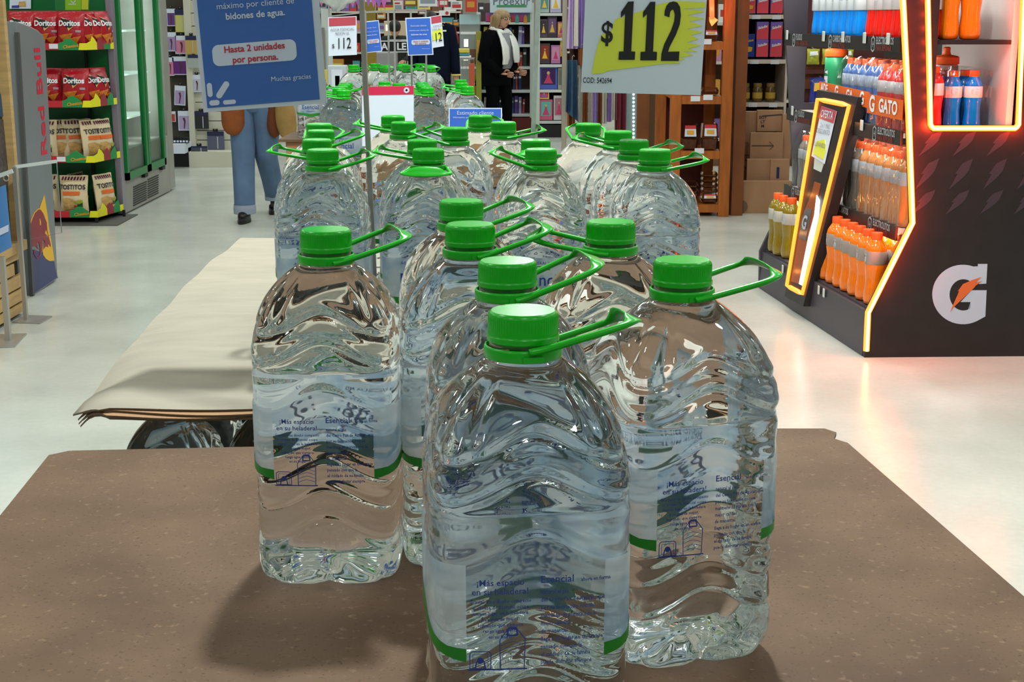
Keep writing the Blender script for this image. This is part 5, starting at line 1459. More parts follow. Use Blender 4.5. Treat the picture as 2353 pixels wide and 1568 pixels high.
def tray(px0, py0, px1, py1, lab, red=True, Y=YW+.02, grp='food trays on the wooden shelf', full=True):
    a, b = at_y(px0,py1,Y), at_y(px1,py0,Y); w_, h_ = b.x-a.x, b.z-a.z
    t = thing('food_tray', lab, 'tray', ((a.x+b.x)/2, Y+.08, a.z), group=grp)
    fr_ = lambda u, z, y: (u*w_/2, y, z)
    def tap(s0, s1, z0, z1, d0, d1):
        return MB().hexa([(-w_/2*s0,-d0,z0),(w_/2*s0,-d0,z0),(w_/2*s0,d0,z0),(-w_/2*s0,d0,z0),(-w_/2*s1,-d1,z1),(w_/2*s1,-d1,z1),(w_/2*s1,d1,z1),(-w_/2*s1,d1,z1)])
    part('base', tap(.82,.96,0,h_*.42,.07,.08), CLEAR, t, bevel=.004)
    part('lid', tap(1.0,.84,h_*.44,h_,.082,.06), CLEAR, t, bevel=.006)
    part('food', tap(.72,.80,.006,h_*.40,.06,.065), mat('brown_food', S(112,66,40), .7, var=.4, vscale=40), t)
    if red:
        L_ = part('paper_label', MB().hexa([(-w_*.36,-.085,h_*.52),(w_*.36,-.085,h_*.52),(w_*.36,-.083,h_*.52),(-w_*.36,-.083,h_*.52),(-w_*.33,-.070,h_*.95),(w_*.33,-.070,h_*.95),(w_*.33,-.068,h_*.95),(-w_*.33,-.068,h_*.95)]), PAPER, t)
        part('red_band', MB().hexa([(-w_*.335,-.077,h_*.82),(w_*.335,-.077,h_*.82),(w_*.335,-.076,h_*.82),(-w_*.335,-.076,h_*.82),(-w_*.33,-.0722,h_*.955),(w_*.33,-.0722,h_*.955),(w_*.33,-.071,h_*.955),(-w_*.33,-.071,h_*.955)]), mat('tray_red', S(196,36,44), .5), L_)
        part('bread_picture', MB().hexa([(-w_*.22,-.0858,h_*.60),(w_*.22,-.0858,h_*.60),(w_*.22,-.085,h_*.60),(-w_*.22,-.085,h_*.60),(-w_*.22,-.0785,h_*.76),(w_*.22,-.0785,h_*.76),(w_*.22,-.078,h_*.76),(-w_*.22,-.078,h_*.76)]), mat('bread_print', S(220,158,48), .5), L_)
    return t
tray(1567,286,1606,344,'clear food tray with red label, left on the middle wooden shelf')
tray(1612,284,1653,344,'clear food tray with red label, right on the middle wooden shelf')
tray(1612,201,1653,218,'flat clear tray on the wooden shelf by the price sign corner',False)
tray(1616,68,1654,93,'brown loaf tray with red paper under the red neon arrow')
for k in range(4): tray(1614,444-12*(k+1),1651,444-12*k,'clear tray in the right stack on the low wooden shelf, %s from below' % ORD[k],False,grp='stacked clear trays')
for k in range(2): tray(1565,446-13*(k+1),1606,446-13*k,'clear tray in the left stack on the low wooden shelf, %s from below' % ORD[k],False,grp='stacked clear trays')
tray(1612,446,1651,467,'low red labelled tray at the bottom right of the wooden shelf')
tray(1566,446,1604,467,'low red labelled tray at the bottom left of the wooden shelf')
# red neon arrow hanging over the shelf
t = thing('neon_arrow', 'glowing red neon arrow pointing down beside the price sign', 'sign', tuple(A(1636,40,YW-.15)))
part('tube', MB().bar(A(1634,-60,YW-.15), A(1636,44,YW-.15), .036,.02, up=(0,1,0)), NEONR, t, world=True)
part('arrow_head', MB().prism([(v.x,v.z) for v in (A(1636,60,YW-.15),A(1650,46,YW-.15),A(1640,39,YW-.15),A(1630,40,YW-.15),A(1631,50,YW-.15))], .02, (0,YW-.15,0), (1,0,0), (0,0,1)), mat('orange_neon', (1,.3,.1), .4, emit=(1,.16,.03), es=2.6), t, world=True)
part('hanger', MB().bar(A(1634,-60,YW-.15), A(1634,-60,YW-.15)+Vector((0,0,CEIL_Z-A(1634,-60,YW-.15).z)), .006,.006, up=(0,1,0)), STEEL, t, world=True)
glow([A(1640,20,YW-.22)], 2.0, (1,.05,.02))
# white shelf with boxes and jars
YS = 12.25
t = thing('white_shelf_unit', 'white metal shelf unit with cracker boxes and jars', 'shelf', (A(1755,100,YS).x, YS+.2, 0))
xa, xb = A(1707,100,YS).x, A(1806,100,YS).x
WSH = mat('cream_shelf_metal', S(214,200,184), .45)
for x in (xa-.012, xb+.012): part('side', MB().box((x,YS+.22,1.15),(.02,.46,2.3)), WSH, t, world=True)
part('back', MB().box(((xa+xb)/2,YS+.45,1.15),(xb-xa,.02,2.3)), mat('dark_shelf_back', S(34,18,16), .8), t, world=True)
sz_ = [A(1750,v,YS).z for v in (236,137,34)] + [A(1750,34,YS).z+.42]
for z in sz_:
    q_ = part('shelf_board', MB().box(((xa+xb)/2,YS+.22,z-.008),(xb-xa,.44,.016)), WSH, t, world=True)
    part('price_rail', MB().box(((xa+xb)/2,YS-.008,z-.016),(xb-xa,.012,.034)), WSH, q_, world=True)
    part('price_tag', MB().box((xa+.10,YS-.017,z-.020),(.07,.004,.03)), TAG, q_, world=True); part('price_tag', MB().box((xa+.27,YS-.017,z-.022),(.07,.004,.03)), TAG, q_, world=True)
def carton_box(px0, py0, px1, py1, c, word, lab, Y=YS+.01, dec=None, grp='cracker boxes on the white shelf'):
    a, b = at_y(px0,py1,Y), at_y(px1,py0,Y); w_, h_ = b.x-a.x, b.z-a.z
    t = thing('cracker_box', lab, 'box', ((a.x+b.x)/2, Y+.04, a.z), group=grp)
    part('box', MB().box((0,0,h_/2),(w_,.08,h_)), c[0], t, bevel=.002)
    part('diagonal_band', MB().prism([(-w_*.49,h_*.02),(w_*.49,h_*.02),(w_*.49,h_*.84),(-w_*.49,h_*.52)], .001, (0,-.0412,0), (1,0,0), (0,0,1)), c[1], t)
    mb = MB(); mb.text(word, w_*.30, (0,-.043,h_*.70), Vector((1,0,.22)).normalized(), (0,0,1), bold=.03, sx=.95); part('lettering', mb, c[2], t)
    if dec: part('food_picture', MB().prism([(-w_*.35,h_*.2),(w_*.25,h_*.24),(w_*.32,h_*.42),(-w_*.1,h_*.46)], .001, (0,-.0425,0), (1,0,0), (0,0,1)), dec, t)
    return t
VIO = mat('cracker_violet', S(124,96,186), .5); CRK = mat('cracker_red', S(226,72,86), .5); CRW = mat('cracker_white', S(250,238,238), .5)
BLB = mat('biscuit_blue', S(22,58,150), .45); BIY = mat('biscuit_yellow', S(236,180,40), .5)
for k, (x0, y0_, x1, y1_) in enumerate(((1739,-12,1767,31),(1770,-12,1800,31),(1738,50,1767,91),(1770,50,1799,91),(1737,91,1766,131),(1769,91,1798,131))):
    carton_box(x0, y0_, x1, y1_, (VIO, CRK, CRW), 'Saladix', 'violet and red cracker box, %s' % ('left on the upper shelf','right on the upper shelf','upper left of the four stacked','upper right of the four stacked','lower left of the four stacked','lower right of the four stacked')[k])
carton_box(1709,-12,1737,31,(mat('pale_blue_box',S(150,190,214),.5), CRK, CRW),'Saladix','pale blue cracker box with orange crackers on the upper shelf',dec=BIY)
carton_box(1707,78,1735,131,(BLB, BLB, BIY),'ansitos','blue biscuit box with yellow lettering beside the stacked cracker boxes',dec=BIY)
for k, (x0, x1) in enumerate(((1706,1727),(1731,1756),(1761,1786))):
    a, b = at_y(x0,233,YS+.02), at_y(x1,192,YS+.02); r_ = (b.x-a.x)/2
    t = thing('nut_jar', 'small jar with yellow contents on the low white shelf, %s from the left' % ORD[k], 'jar', ((a.x+b.x)/2, YS+.09, sz_[0]), group='jars on the white shelf')
    h_ = b.z-sz_[0]
    part('body', MB().lathe([(r_*.9,0),(r_,.01),(r_,h_*.7),(r_*.8,h_*.8)], 16), mat('jar_amber', S(96,70,26), .15, coat=.6, var=.5, vscale=50), t, smooth=True, sharp=50)
    part('lid', MB().lathe([(r_*.82,h_*.8),(r_*.84,h_*.82),(r_*.84,h_*.96),(r_*.8,h_)], 16), mat('jar_lid', S(140,110,60), .4), t, smooth=True, sharp=40)
    part('label', MB().lathe([(r_*1.01,h_*.2),(r_*1.015,h_*.22),(r_*1.015,h_*.5),(r_*1.01,h_*.52)], 16, cap0=False, cap1=False), mat('jar_label', S(196,160,60), .5), t)
# flattened cartons leaning in front of the white shelf
CTN = mat('carton_brown', S(182,138,102), .75, var=.06, vscale=5); CTD = mat('carton_print', S(74,62,62), .7)
def flat_carton(px0, py0, px1, py1, Y, lab, words=None, lean=.03, folds=()):
    a, b = at_y(px0,py1,Y), at_y(px1,py0,Y); w_, h_ = b.x-a.x, b.z-a.z
    t = thing('flat_carton', lab, 'carton', ((a.x+b.x)/2, Y, a.z), group='flattened cartons'); 
    M_ = Matrix.Rotation(-lean, 4, 'X')
    part('panel', MB().box((0,0,h_/2),(w_,.03,h_), M_), CTN, t, bevel=.003)
    if a.z > .05: part('lower_panel', MB().box((0,.035,-a.z/2),(w_*.96,.03,a.z)), CTN, t)
    for f in folds: part('flap_line', MB().box((0,-.016,h_*f),(w_,.002,.006), M_), CTD, t)
    return t, w_, h_, M_
t, w_, h_, M_ = flat_carton(1672,417,1738,256,12.0,'tall flattened carton with upside down print beside the wooden shelf',folds=(.62,))
mb = MB(); X_, Z_ = M_.to_3x3() @ Vector((-1,0,0)), M_.to_3x3() @ Vector((0,0,-1))
mb.text('HOLA DE REIN', .040, M_ @ Vector((0,-.017,h_*.80)), X_, Z_, bold=.03, sx=.8); mb.text('CAJA ESTA DE', .040, M_ @ Vector((0,-.017,h_*.70)), X_, Z_, bold=.03, sx=.8); part('lettering', mb, CTD, t)
mb = MB(); mb.text('PRECI', .04, M_ @ Vector((-w_*.34,-.017,h_*.2)), X_, Z_, bold=.03, sx=.8); part('lettering', mb, CTD, t)
t, w_, h_, M_ = flat_carton(1740,302,1797,253,11.95,'flattened carton highest at right under the jars')
part('print_line', MB().box((w_*.05,-.017,h_*.25),(w_*.8,.002,.010), M_ @ Matrix.Rotation(-.08,4,'Y')), CTD, t)
mb = MB(); mb.text('BUY\nLT\nM', .035, M_ @ Vector((-w_*.28,-.017,h_*.55)), (1,0,0), (0,0,1), bold=.02); part('lettering', mb, CTD, t)
t, w_, h_, M_ = flat_carton(1724,367,1797,305,11.85,'flattened carton with a long printed arrow')
part('arrow_shaft', MB().box((-w_*.12,-.017,h_*.48),(w_*.66,.002,.008), M_), CTD, t)
mb = MB(); c = M_ @ Vector((w_*.21,-.017,h_*.48)); mb.bar(c, c+Vector((-.035,0,.035)), .002,.009, up=(0,1,0)); mb.bar(c, c+Vector((-.035,0,-.035)), .002,.009, up=(0,1,0)); part('arrow_head', mb, CTD, t, kind='stuff')
flat_carton(1716,417,1776,366,11.75,'small flattened carton right above the wide lowest one')
t, w_, h_, M_ = flat_carton(1770,417,1812,366,11.72,'narrow flattened carton with a dark printed bar')
part('dark_bar', MB().box((-w_*.1,-.017,h_*.6),(.022,.002,h_*.5), M_), mat('navy_print'), t)
flat_carton(1798,366,1815,262,11.9,'narrow carton edge standing beside the display')
t, w_, h_, M_ = flat_carton(1671,497,1816,416,11.62,'wide lowest carton standing on the floor beside the wooden shelf')
part('round_print', MB().lathe([(.055,0),(.055,.002)], 20, M_ @ Matrix.Translation((-w_*.28,-.0165,h_*.72)) @ Matrix.Rotation(pi/2,4,'X')), mat('faint_print', S(128,98,76), .7), t)
# snack rack seen through the display
YQ = 10.6
t = thing('hanging_snack_rack', 'dark red snack rack seen between the display shelves', 'rack', (A(1960,200,YQ).x, YQ+.1, 0))
xa, xb = A(1840,150,YQ).x, A(2140,150,YQ).x
part('back_board', MB().box(((xa+xb)/2,YQ+.12,1.0),(xb-xa,.04,2.0)), mat('rack_dark_red', S(72,24,20), .6), t, world=True)
for v in (165,255): part('rail', MB().box(((xa+xb)/2,YQ+.06,A(1900,v,YQ).z),(xb-xa,.10,.03)), mat('rack_dark_red'), t, world=True)
part('wood_panel', MB().box(((xa+xb)/2,YQ+.09,A(1900,180,YQ).z),(xb-xa,.02,.16)), ORD_, t, world=True)
SG = mat('snack_green_yellow', S(170,170,50), .35, var=.35, vscale=18); SBL = mat('chip_bag_blue', S(24,40,130), .3, coat=.5, var=.4, vscale=14)
def pouch(px0, py0, px1, py1, Y, m, lab, grp):
    a, b = at_y(px0,py1,Y), at_y(px1,py0,Y); w_, h_ = b.x-a.x, b.z-a.z
    t = thing('snack_pouch', lab, 'snack bag', ((a.x+b.x)/2, Y, a.z), group=grp)
    part('bag', bag_mesh(w_, h_, .03, px0), m, t, smooth=True, sharp=0)
    cf = conf_bag(w_, h_, .03, px0, .004); mb = MB(); cpoly(mb, [(-w_*.34,h_*.55),(w_*.34,h_*.6),(w_*.3,h_*.86),(-w_*.3,h_*.82)], cf); part('printed_field', mb, WINK if m is SG else BIY, t)
    part('hook', MB().bar((0,0,h_-.002),(0,.10,h_+.02), .008,.008), ALU, t)
for k, (x0, x1) in enumerate(((1853,1884),(1888,1921),(1925,1962))): pouch(x0, 112, x1, 148, YQ, SG, 'yellow green snack pouch seen under the top display shelf, %s from the left' % ORD[k], 'pouches behind the display')
pouch(1858,178,1912,248,YQ,SBL,'blue chip bag seen behind the middle display shelf','pouches behind the display')
for k in range(3): pouch(1950+26*k,150,1972+26*k,176,YQ,mat('pouch_dark_green', S(70,90,62), .4, var=.4, vscale=20),'small dark green pouch behind the squeeze bottle, %s from the left' % ORD[k],'small pouches behind the display')
# ================================================================ CLOTHES RAIL AND LIT COOLER EDGE
YC = 13.6
PIPE = mat('rail_pipe', S(176,166,150), .4, metal=.4)
t = thing('clothes_rail', 'pale metal clothes rail with hanging garments behind the price sign', 'rail', (A(1370,250,YC).x, YC, 0))
xa, xb = A(1297,150,YC).x, A(1420,150,YC).x
part('upright', MB().box((xa,YC,.98),(.045,.045,1.96)), PIPE, t, world=True, bevel=.004); part('upright', MB().box((xb,YC,.98),(.045,.045,1.96)), PIPE, t, world=True, bevel=.004)
zr = 1.86
part('rail', MB().tube([(xa,YC,zr),(xb,YC,zr)], .014, 10), PIPE, t, world=True, smooth=True)
part('rail', MB().tube([(xa,YC+.0,1.02),(xb,YC,1.02)], .014, 10), PIPE, t, world=True, smooth=True)
part('foot', MB().box((xa,YC,.02),(.05,.5,.04)), PIPE, t, world=True); part('foot', MB().box((xb,YC,.02),(.05,.5,.04)), PIPE, t, world=True)
def garment(px0, px1, pytop, pybot, Y, m, lab, folds=3, amp=.03, flare=1.15, bottom_slope=0.0, zhang=None, grp='garments on the clothes rail'):
    a, b = at_y(px0,pybot,Y), at_y(px1,pytop,Y); w_, h_ = b.x-a.x, b.z-a.z
    t = thing('hanging_garment', lab, 'garment', ((a.x+b.x)/2, Y, b.z), group=grp); mb = MB()
    def fn(u, v, s_):
        x = (u-.5)*w_*(1/flare+(1-1/flare)*(1-v)); z = -h_*(1-v) - bottom_slope*(u-.5)*(1-v)
        th = .016*(1-abs(2*u-1)**4)+.004
        return Vector((x, amp*sin(2*pi*folds*u+px0)*(1-.5*v)+s_*th, z))
    mb.grid(lambda u,v: fn(u,v,-1), 40, 8); mb.grid(lambda u,v: fn(u,v,1), 40, 8, flip=True)
    part('cloth', mb, m, t, smooth=True, sharp=0)
    part('hanger_hook', MB().tube([(0,0,-.01),(0,0,.03),(.015,0,.045),(.02,0,.03)], .004, 6), ALU, t)
LIL = mat('lilac_cloth', S(176,150,214), .8, var=.1, vscale=8); LIL2 = mat('pale_lilac_cloth', S(206,180,226), .8); DEN = mat('denim_cloth', S(52,84,112), .85, var=.15, vscale=30); BRN = mat('rust_cloth', S(140,76,30), .85); CRM = mat('cream_cloth', S(214,206,194), .85)
garment(1302,1330,-30,112,YC-.10,LIL2,'pinkish lilac garment hanging highest at the left of the rail',3,.03,1.5)
garment(1322,1352,-30,110,YC-.02,LIL,'lilac garment beside the pinkish one, above the denim',3,.03,1.4)
garment(1318,1330,-20,106,YC-.16,CRM,'narrow cream scarf between the lilac garments',1,.01,1.2)
garment(1309,1345,95,150,YC+.03,mat('dark_rust_cloth',S(62,30,20),.85),'dark rust garment under the lilac ones',2,.03,1.0)
garment(1299,1330,138,268,YC-.12,DEN,'blue denim garment on the lower rail',2,.04,1.3,.1)
garment(1328,1342,112,150,YC-.08,BRN,'rust sleeve hanging beside the denim',1,.02,1.0)
garment(1303,1322,250,292,YC-.05,BRN,'rust garment below the denim hem',2,.03,1.0)
cols = [(CRM,'cream'),(BRN,'rust'),(CRM,'cream'),(LIL,'lilac'),(BRN,'rust'),(CRM,'cream'),(LIL,'lilac'),(CRM,'cream')]
for k, (m, nm) in enumerate(cols): garment(1328+11*k, 1341+11*k, 140, 304-4*k, YC-.02-.03*(k % 2), m, 'long narrow %s garment on the lower rail, %s of the row under the price sign' % (nm, ORD[k]), 2, .02, 1.05)
garment(1413,1442,140,306,YC-.05,mat('crimson_cloth', S(112,34,50), .8),'crimson garment beside the lit cooler edge',2,.02,1.0)
YL = 13.2
t = thing('lit_cooler_edge', 'cooler edge with a column of cool white LED dots behind the garments', 'cooler', (A(1455,280,YL).x, YL, 0))
xa, xb = A(1440,280,YL).x, A(1464,280,YL).x
part('glass_edge', MB().box(((xa+xb)/2,YL+.05,1.05),(xb-xa,.08,2.1)), mat('frosted_cooler_glass', S(128,146,146), .3), t, world=True)
part('black_frame', MB().box((A(1468,280,YL).x,YL+.04,1.05),(.024,.10,2.1)), BLACK, t, world=True)
part('yellow_light', MB().box((A(1478,280,YL).x,YL+.06,1.05),(.04,.06,2.1)), mat('warm_strip', S(206,200,120), .4, emit=(.8,.75,.35), es=.5), t, world=True)  # yellow shelf strip with weak emission in its material
part('brown_column', MB().box((A(1503,280,YL).x,YL+.12,1.05),(.16,.16,2.1)), mat('brown_column_paint', S(96,68,38), .6), t, world=True)
LED = mat('led_dot', (1,1,1), .4, emit=(.85,1,1), es=3)
for k in range(16):
    p = A(1456,(208+9.0*k),YL-.002); part('led_dot', MB().lathe([(.010,-.004),(.009,.004)], 10, Matrix.Translation(p) @ Matrix.Rotation(pi/2,4,'X')), LED, t, world=True)
# ================================================================ BOOKSHELF AND TOY SHELF
YB_ = 19.95
WH = mat('white_shelf_paint', S(206,212,206), .5)
def case(name, lab, px0, px1, shelf_py, Y, m, base_m, top_py=None, cat='shelf', side=.05):
    xa, xb = at_y(px0,150,Y).x, at_y(px1,150,Y).x
    t = thing(name, lab, cat, ((xa+xb)/2, Y+.15, 0)); zs = [at_y((px0+px1)/2, v, Y).z for v in shelf_py]
    top = zs[-1]+.25
    for x in (xa, xb): part('side', MB().box((x,Y+.16,top/2),(side,.36,top)), m, t, world=True)
    part('back', MB().box(((xa+xb)/2,Y+.33,top/2),(xb-xa,.02,top)), mat('shelf_back_'+name, S(86,70,66), .8), t, world=True)
    for z in zs: part('shelf_board', MB().box(((xa+xb)/2,Y+.16,z-.018),(xb-xa,.34,.036)), m, t, world=True)
    part('base', MB().box(((xa+xb)/2,Y+.10,(zs[0]-.05)/2),(xb-xa,.30,zs[0]-.05)), base_m, t, world=True)
    return t, xa, xb, zs
t, xa, xb, zs = case('bookshelf','white bookshelf full of upright books behind the woman',1100,1222,(262,207,153,102,50),YB_,WH,mat('base_maroon', S(104,34,28), .6))
BC = [(34,48,84),(150,150,186),(120,120,44),(206,180,60),(30,60,60),(214,206,200),(60,90,150),(170,60,60),(220,120,60),(90,60,140),(60,120,80),(196,150,160)]
bprot = {}
def book(x, y, z, w_, h_, d_, col, lab, grp, tilt=0):
    t = thing('book', lab, 'book', (x, y, z), group=grp); t.rotation_euler = (0, R(tilt), 0)
    m = mat('book_%d_%d_%d' % col, S(*col), .5)
    part('cover', MB().box((0,0,h_/2),(w_,d_,h_)), m, t)
    part('spine_label', MB().box((0,-d_/2-.001,h_*.72),(w_*.8,.002,h_*.12)), WINK, t)
cn = ['dark blue','lilac','olive','yellow','dark teal','cream','blue','red','orange','violet','green','rose']
rng = random.Random(3)
sn = ['lowest','second lowest','middle','upper']
for r_ in range(4):
    x = xa+.06; k = 0
    while x < xb-.10 and k < 26:
        w_ = rng.uniform(.022,.05); h_ = rng.uniform(.19,.25); ci = rng.randrange(12)
        book(x+w_/2, YB_+.14, zs[r_]+.001, w_, h_, .16, BC[ci], '%s book, %s from the left on the %s bookshelf' % (cn[ci], ORD[k], sn[r_]), 'books on the %s shelf' % sn[r_], rng.choice((0,0,0,3)))
        x += w_+rng.uniform(.003,.014); k += 1
        if rng.random() < .07: x += .05
# picture strip and the name board above the bookshelf
t = thing('picture_strip', 'strip of small bright pictures on top of the bookshelf', 'sign', (at_y(1170,45,YB_).x, YB_, zs[4]))
a, b = at_y(1116,51,YB_), at_y(1223,29,YB_)
part('strip', MB().box(((a.x+b.x)/2,YB_,(a.z+b.z)/2),(b.x-a.x,.02,b.z-a.z)), mat('strip_backing', S(120,96,150), .5), t, world=True)
PC = [(186,60,110),(230,150,60),(60,150,90),(220,90,140),(120,60,150),(240,210,110),(200,50,60),(80,170,150)]
for k in range(11):
    p = at_y(1121+9.6*k, 41+3*(k % 2), YB_-.012); part('bright_picture', MB().prism([(p.x-.026,p.z-.05),(p.x+.026,p.z-.05),(p.x+.022,p.z+.03),(p.x,p.z+.06),(p.x-.022,p.z+.03)], .003, (0,YB_-.012,0), (1,0,0), (0,0,1)), mat('pic_%d_%d_%d' % PC[k % 8], S(*PC[k % 8]), .5), t, world=True)
t = thing('name_board', 'pale board with thin grey lettering and a green line over the bookshelf', 'sign', (at_y(1168,10,YB_).x, YB_-.05, at_y(1168,29,YB_).z))
a, b = at_y(1126,29,YB_-.05), at_y(1222,-50,YB_-.05)
part('board', MB().box(((a.x+b.x)/2,YB_-.05,(a.z+b.z)/2),(b.x-a.x,.02,b.z-a.z)), mat('pale_blue_board', S(196,214,220), .5), t, world=True)
mb = MB(); c = at_y(1175,3,YB_-.064); mb.text('Proexur', .155, c, (1,0,0), (0,0,1), sx=.98); part('lettering', mb, mat('slate_ink', S(98,104,124), .5), t, world=True)
a, b = at_y(1141,16,YB_-.064), at_y(1210,11.5,YB_-.064); part('green_line', MB().box(((a.x+b.x)/2,YB_-.064,(a.z+b.z)/2),(b.x-a.x,.003,b.z-a.z)), mat('line_green', S(66,140,90), .5), t, world=True)
# toy shelf
YT = 19.2
t, xa, xb, zs = case('toy_shelf','white toy shelf with boxed dolls between the two poles',1236,1298,(278,206,148,87,30),YT,WH,BLACK)
def toybox(px0, py0, px1, py1, c, wc, lab, fig=True, Y=YT+.03):
    a, b = at_y(px0,py1,Y), at_y(px1,py0,Y); w_, h_ = b.x-a.x, b.z-a.z
    t = thing('toy_box', lab, 'toy box', ((a.x+b.x)/2, Y+.05, a.z), group='boxed toys')
    part('box', MB().box((0,0,h_/2),(w_,.10,h_)), mat('toy_%d_%d_%d' % c, S(*c), .45), t, bevel=.004)
    part('window_panel', MB().box((0,-.052,h_*.55),(w_*.78,.004,h_*.7)), mat('toy_%d_%d_%d' % wc, S(*wc), .3), t)
    if fig:
        mb = MB(); mb.ball((0,-.056,h_*.70),(w_*.09,.01,w_*.10),10,8); part('doll_head', mb, mat('doll_skin', S(220,176,140), .5), t, smooth=True)
        part('doll_dress', MB().lathe([(w_*.26,h_*.25),(w_*.10,h_*.5),(w_*.07,h_*.62)], 10, Matrix.Translation((0,-.054,0)) @ Matrix.Diagonal((1,.12,1,1))), mat('doll_dress_%d' % (px0 % 3), S(*((206,60,110),(236,190,60),(150,90,190))[px0 % 3]), .5), t, smooth=True)
toybox(1240,-16,1262,29,(170,190,180),(90,150,150),'tall pale green toy box at the top left of the toy shelf')
toybox(1264,-16,1290,29,(190,180,210),(230,230,236),'white and lilac toy box at the top right of the toy shelf')
toybox(1240,44,1258,86,(90,70,84),(60,50,64),'dark toy box at the left of the second toy shelf')
toybox(1258,38,1280,86,(66,54,60),(110,84,130),'dark toy box with a crowned doll in the second toy shelf')
toybox(1281,50,1297,86,(200,110,120),(230,190,90),'rose toy box at the right of the second toy shelf')
toybox(1240,100,1264,146,(72,56,64),(150,50,40),'dark toy box with a red doll in the third toy shelf')
toybox(1266,104,1288,146,(190,120,170),(214,150,190),'pink toy box in the third toy shelf')
toybox(1287,84,1297,130,(214,180,40),(230,200,60),'narrow yellow toy pack hanging at the right')
toybox(1239,152,1281,205,(80,96,190),(60,32,88),'wide blue and violet toy box with a doll on a horse')
toybox(1282,156,1297,205,(170,170,150),(110,120,100),'grey green toy box beside the wide violet one',False)
toybox(1238,210,1262,228,(220,190,60),(200,70,120),'small yellow and pink toy box on the lowest toy shelf',Y=YT+.02)
toybox(1239,229,1270,276,(214,90,130),(110,180,170),'pink and teal toy box with a window on the lowest toy shelf')
toybox(1272,220,1297,276,(206,200,204),(170,120,130),'white flowered toy box at the right of the lowest toy shelf')
solo('grey_post', MB().box((at_y(1296,150,18.6).x, 18.6, 1.05),(.055,.055,2.1)), mat('taupe_post', S(150,140,128), .5), 'slim taupe post in front of the toy shelf', 'post', bevel=.004)
# ================================================================ FAR STORE: gondolas, counters, goods
rng = random.Random(11)
GC = [((196,60,60),'red'),((214,150,60),'orange'),((226,206,90),'yellow'),((90,130,80),'green'),((70,110,170),'blue'),((228,226,220),'white'),((120,80,60),'brown'),((60,56,62),'black'),((200,140,170),'pink'),((150,160,170),'grey'),((120,90,150),'violet'),((80,160,170),'teal')]
def goods_gondola(lab, px0, px1, Y, zlist, nper, where, body=(112,70,58)):
    xa, xb = at_y(px0,100,Y).x, at_y(px1,100,Y).x; W_ = xb-xa
    t = thing('gondola', lab, 'gondola', ((xa+xb)/2, Y, 0)); m = mat('gondola_%d' % body[0], S(*body), .6)
    part('back', MB().box((0,.30,1.1),(W_,.04,2.2)), m, t)
    for x in (-W_/2, W_/2): part('side', MB().box((x,.10,1.1),(.04,.44,2.2)), m, t)
    part('base', MB().box((0,.10,.08),(W_,.40,.16)), m, t)
    for z in zlist:
        s_ = part('shelf_board', MB().box((0,.08,z-.015),(W_,.42,.03)), mat('gondola_shelf', S(206,200,190), .5), t)
    for k, z in enumerate(zlist):
        x = xa+.05; i = 0
        while x < xb-.15 and i < nper:
            w_ = rng.uniform(.10,.24); h_ = rng.uniform(.14,.27); (c, cnm) = GC[rng.randrange(12)]; c2 = GC[rng.randrange(12)][0]
            b_ = thing('goods_box', '%s packet on the %s, %s shelf up, %s along' % (cnm, where, ORD[k], ORD[i]), 'packet', (x+w_/2, Y-.02, z), group='packets on the '+where)
            part('box', MB().box((0,0,h_/2),(w_,.14,h_)), mat('goods_%s' % cnm, S(*c), .45), b_)
            part('printed_field', MB().box((0,-.071,h_*.5),(w_*.72,.003,h_*.38)), mat('goods_f_%d' % (c2[0]), S(*c2), .45), b_)
            x += w_+rng.uniform(.004,.05); i += 1
    return t
goods_gondola('long brown gondola of mixed packets at the back of the store',690,1060,26.5,(.22,.58,.94,1.30,1.66),30,'long back gondola')
goods_gondola('pale gondola of mixed packets far behind the tights boards',520,700,24.0,(.25,.62,1.0,1.38,1.72),16,'left back gondola',(190,186,176))
goods_gondola('brown gondola of packets behind the toy shelf poles',1300,1480,24.5,(.25,.62,1.0,1.38,1.72),16,'right back gondola',(150,110,84))
goods_gondola('grey gondola of packets behind the display rack',1500,1830,15.5,(.3,.7,1.1,1.5),12,'gondola behind the wooden shelf',(120,84,60))
def blk(name, lab, cat, px0, py0, px1, py1, Y, m, d=.05, ground=False, parts=(), grp=None):
    a, b = at_y(px0,py1,Y), at_y(px1,py0,Y); z0 = 0 if ground else a.z
    t = thing(name, lab, cat, ((a.x+b.x)/2, Y, z0), group=grp); w_, h_ = b.x-a.x, b.z-z0
    part('body', MB().box((0,0,h_/2),(w_,d,h_)), m, t, bevel=min(.006, d*.2))
    for nm, u0, v0, u1, v1, mm in parts:
        part(nm, MB().box(((u0+u1-1)*w_/2,-d/2-.002,(v0+v1)*h_/2),((u1-u0)*w_,.004,(v1-v0)*h_)), mm, t)
    return t, w_, h_
gm = lambda nm: mat('goods_'+nm, S(*dict((b,a) for a,b in GC)[nm]), .45)
blk('white_gondola_end','tall white gondola end behind the red and white price sign','gondola',744,20,758,130,16.0,WH,.3,True)
blk('face_poster','teal poster with a dark haired head at the left of the white gondola end','poster',724,24,744,62,16.0,gm('teal'),.02,True,(('dark_hair',.1,.72,.8,.98,BLACK),('face',.2,.70,.6,.84,mat('doll_skin'))))
blk('standing_partition','grey partition under the teal poster','panel',727,63,746,128,15.8,mat('grey_panel', S(130,130,126), .6),.03,True)
blk('yellow_pack','yellow and red pack low beside the white gondola end','packet',742,160,752,195,15.7,gm('yellow'),.04,True,(('red_field',.2,.5,.8,.75,gm('red')),))
blk('brochure_box','pale grey brochure box under the red and white price sign','box',757,150,797,215,9.2,mat('pale_grey_box', S(190,200,206), .5),.12,True,(('paper',.2,.86,.8,.98,PAPER),('red_mark',.4,.9,.65,.95,mat('tray_red'))))
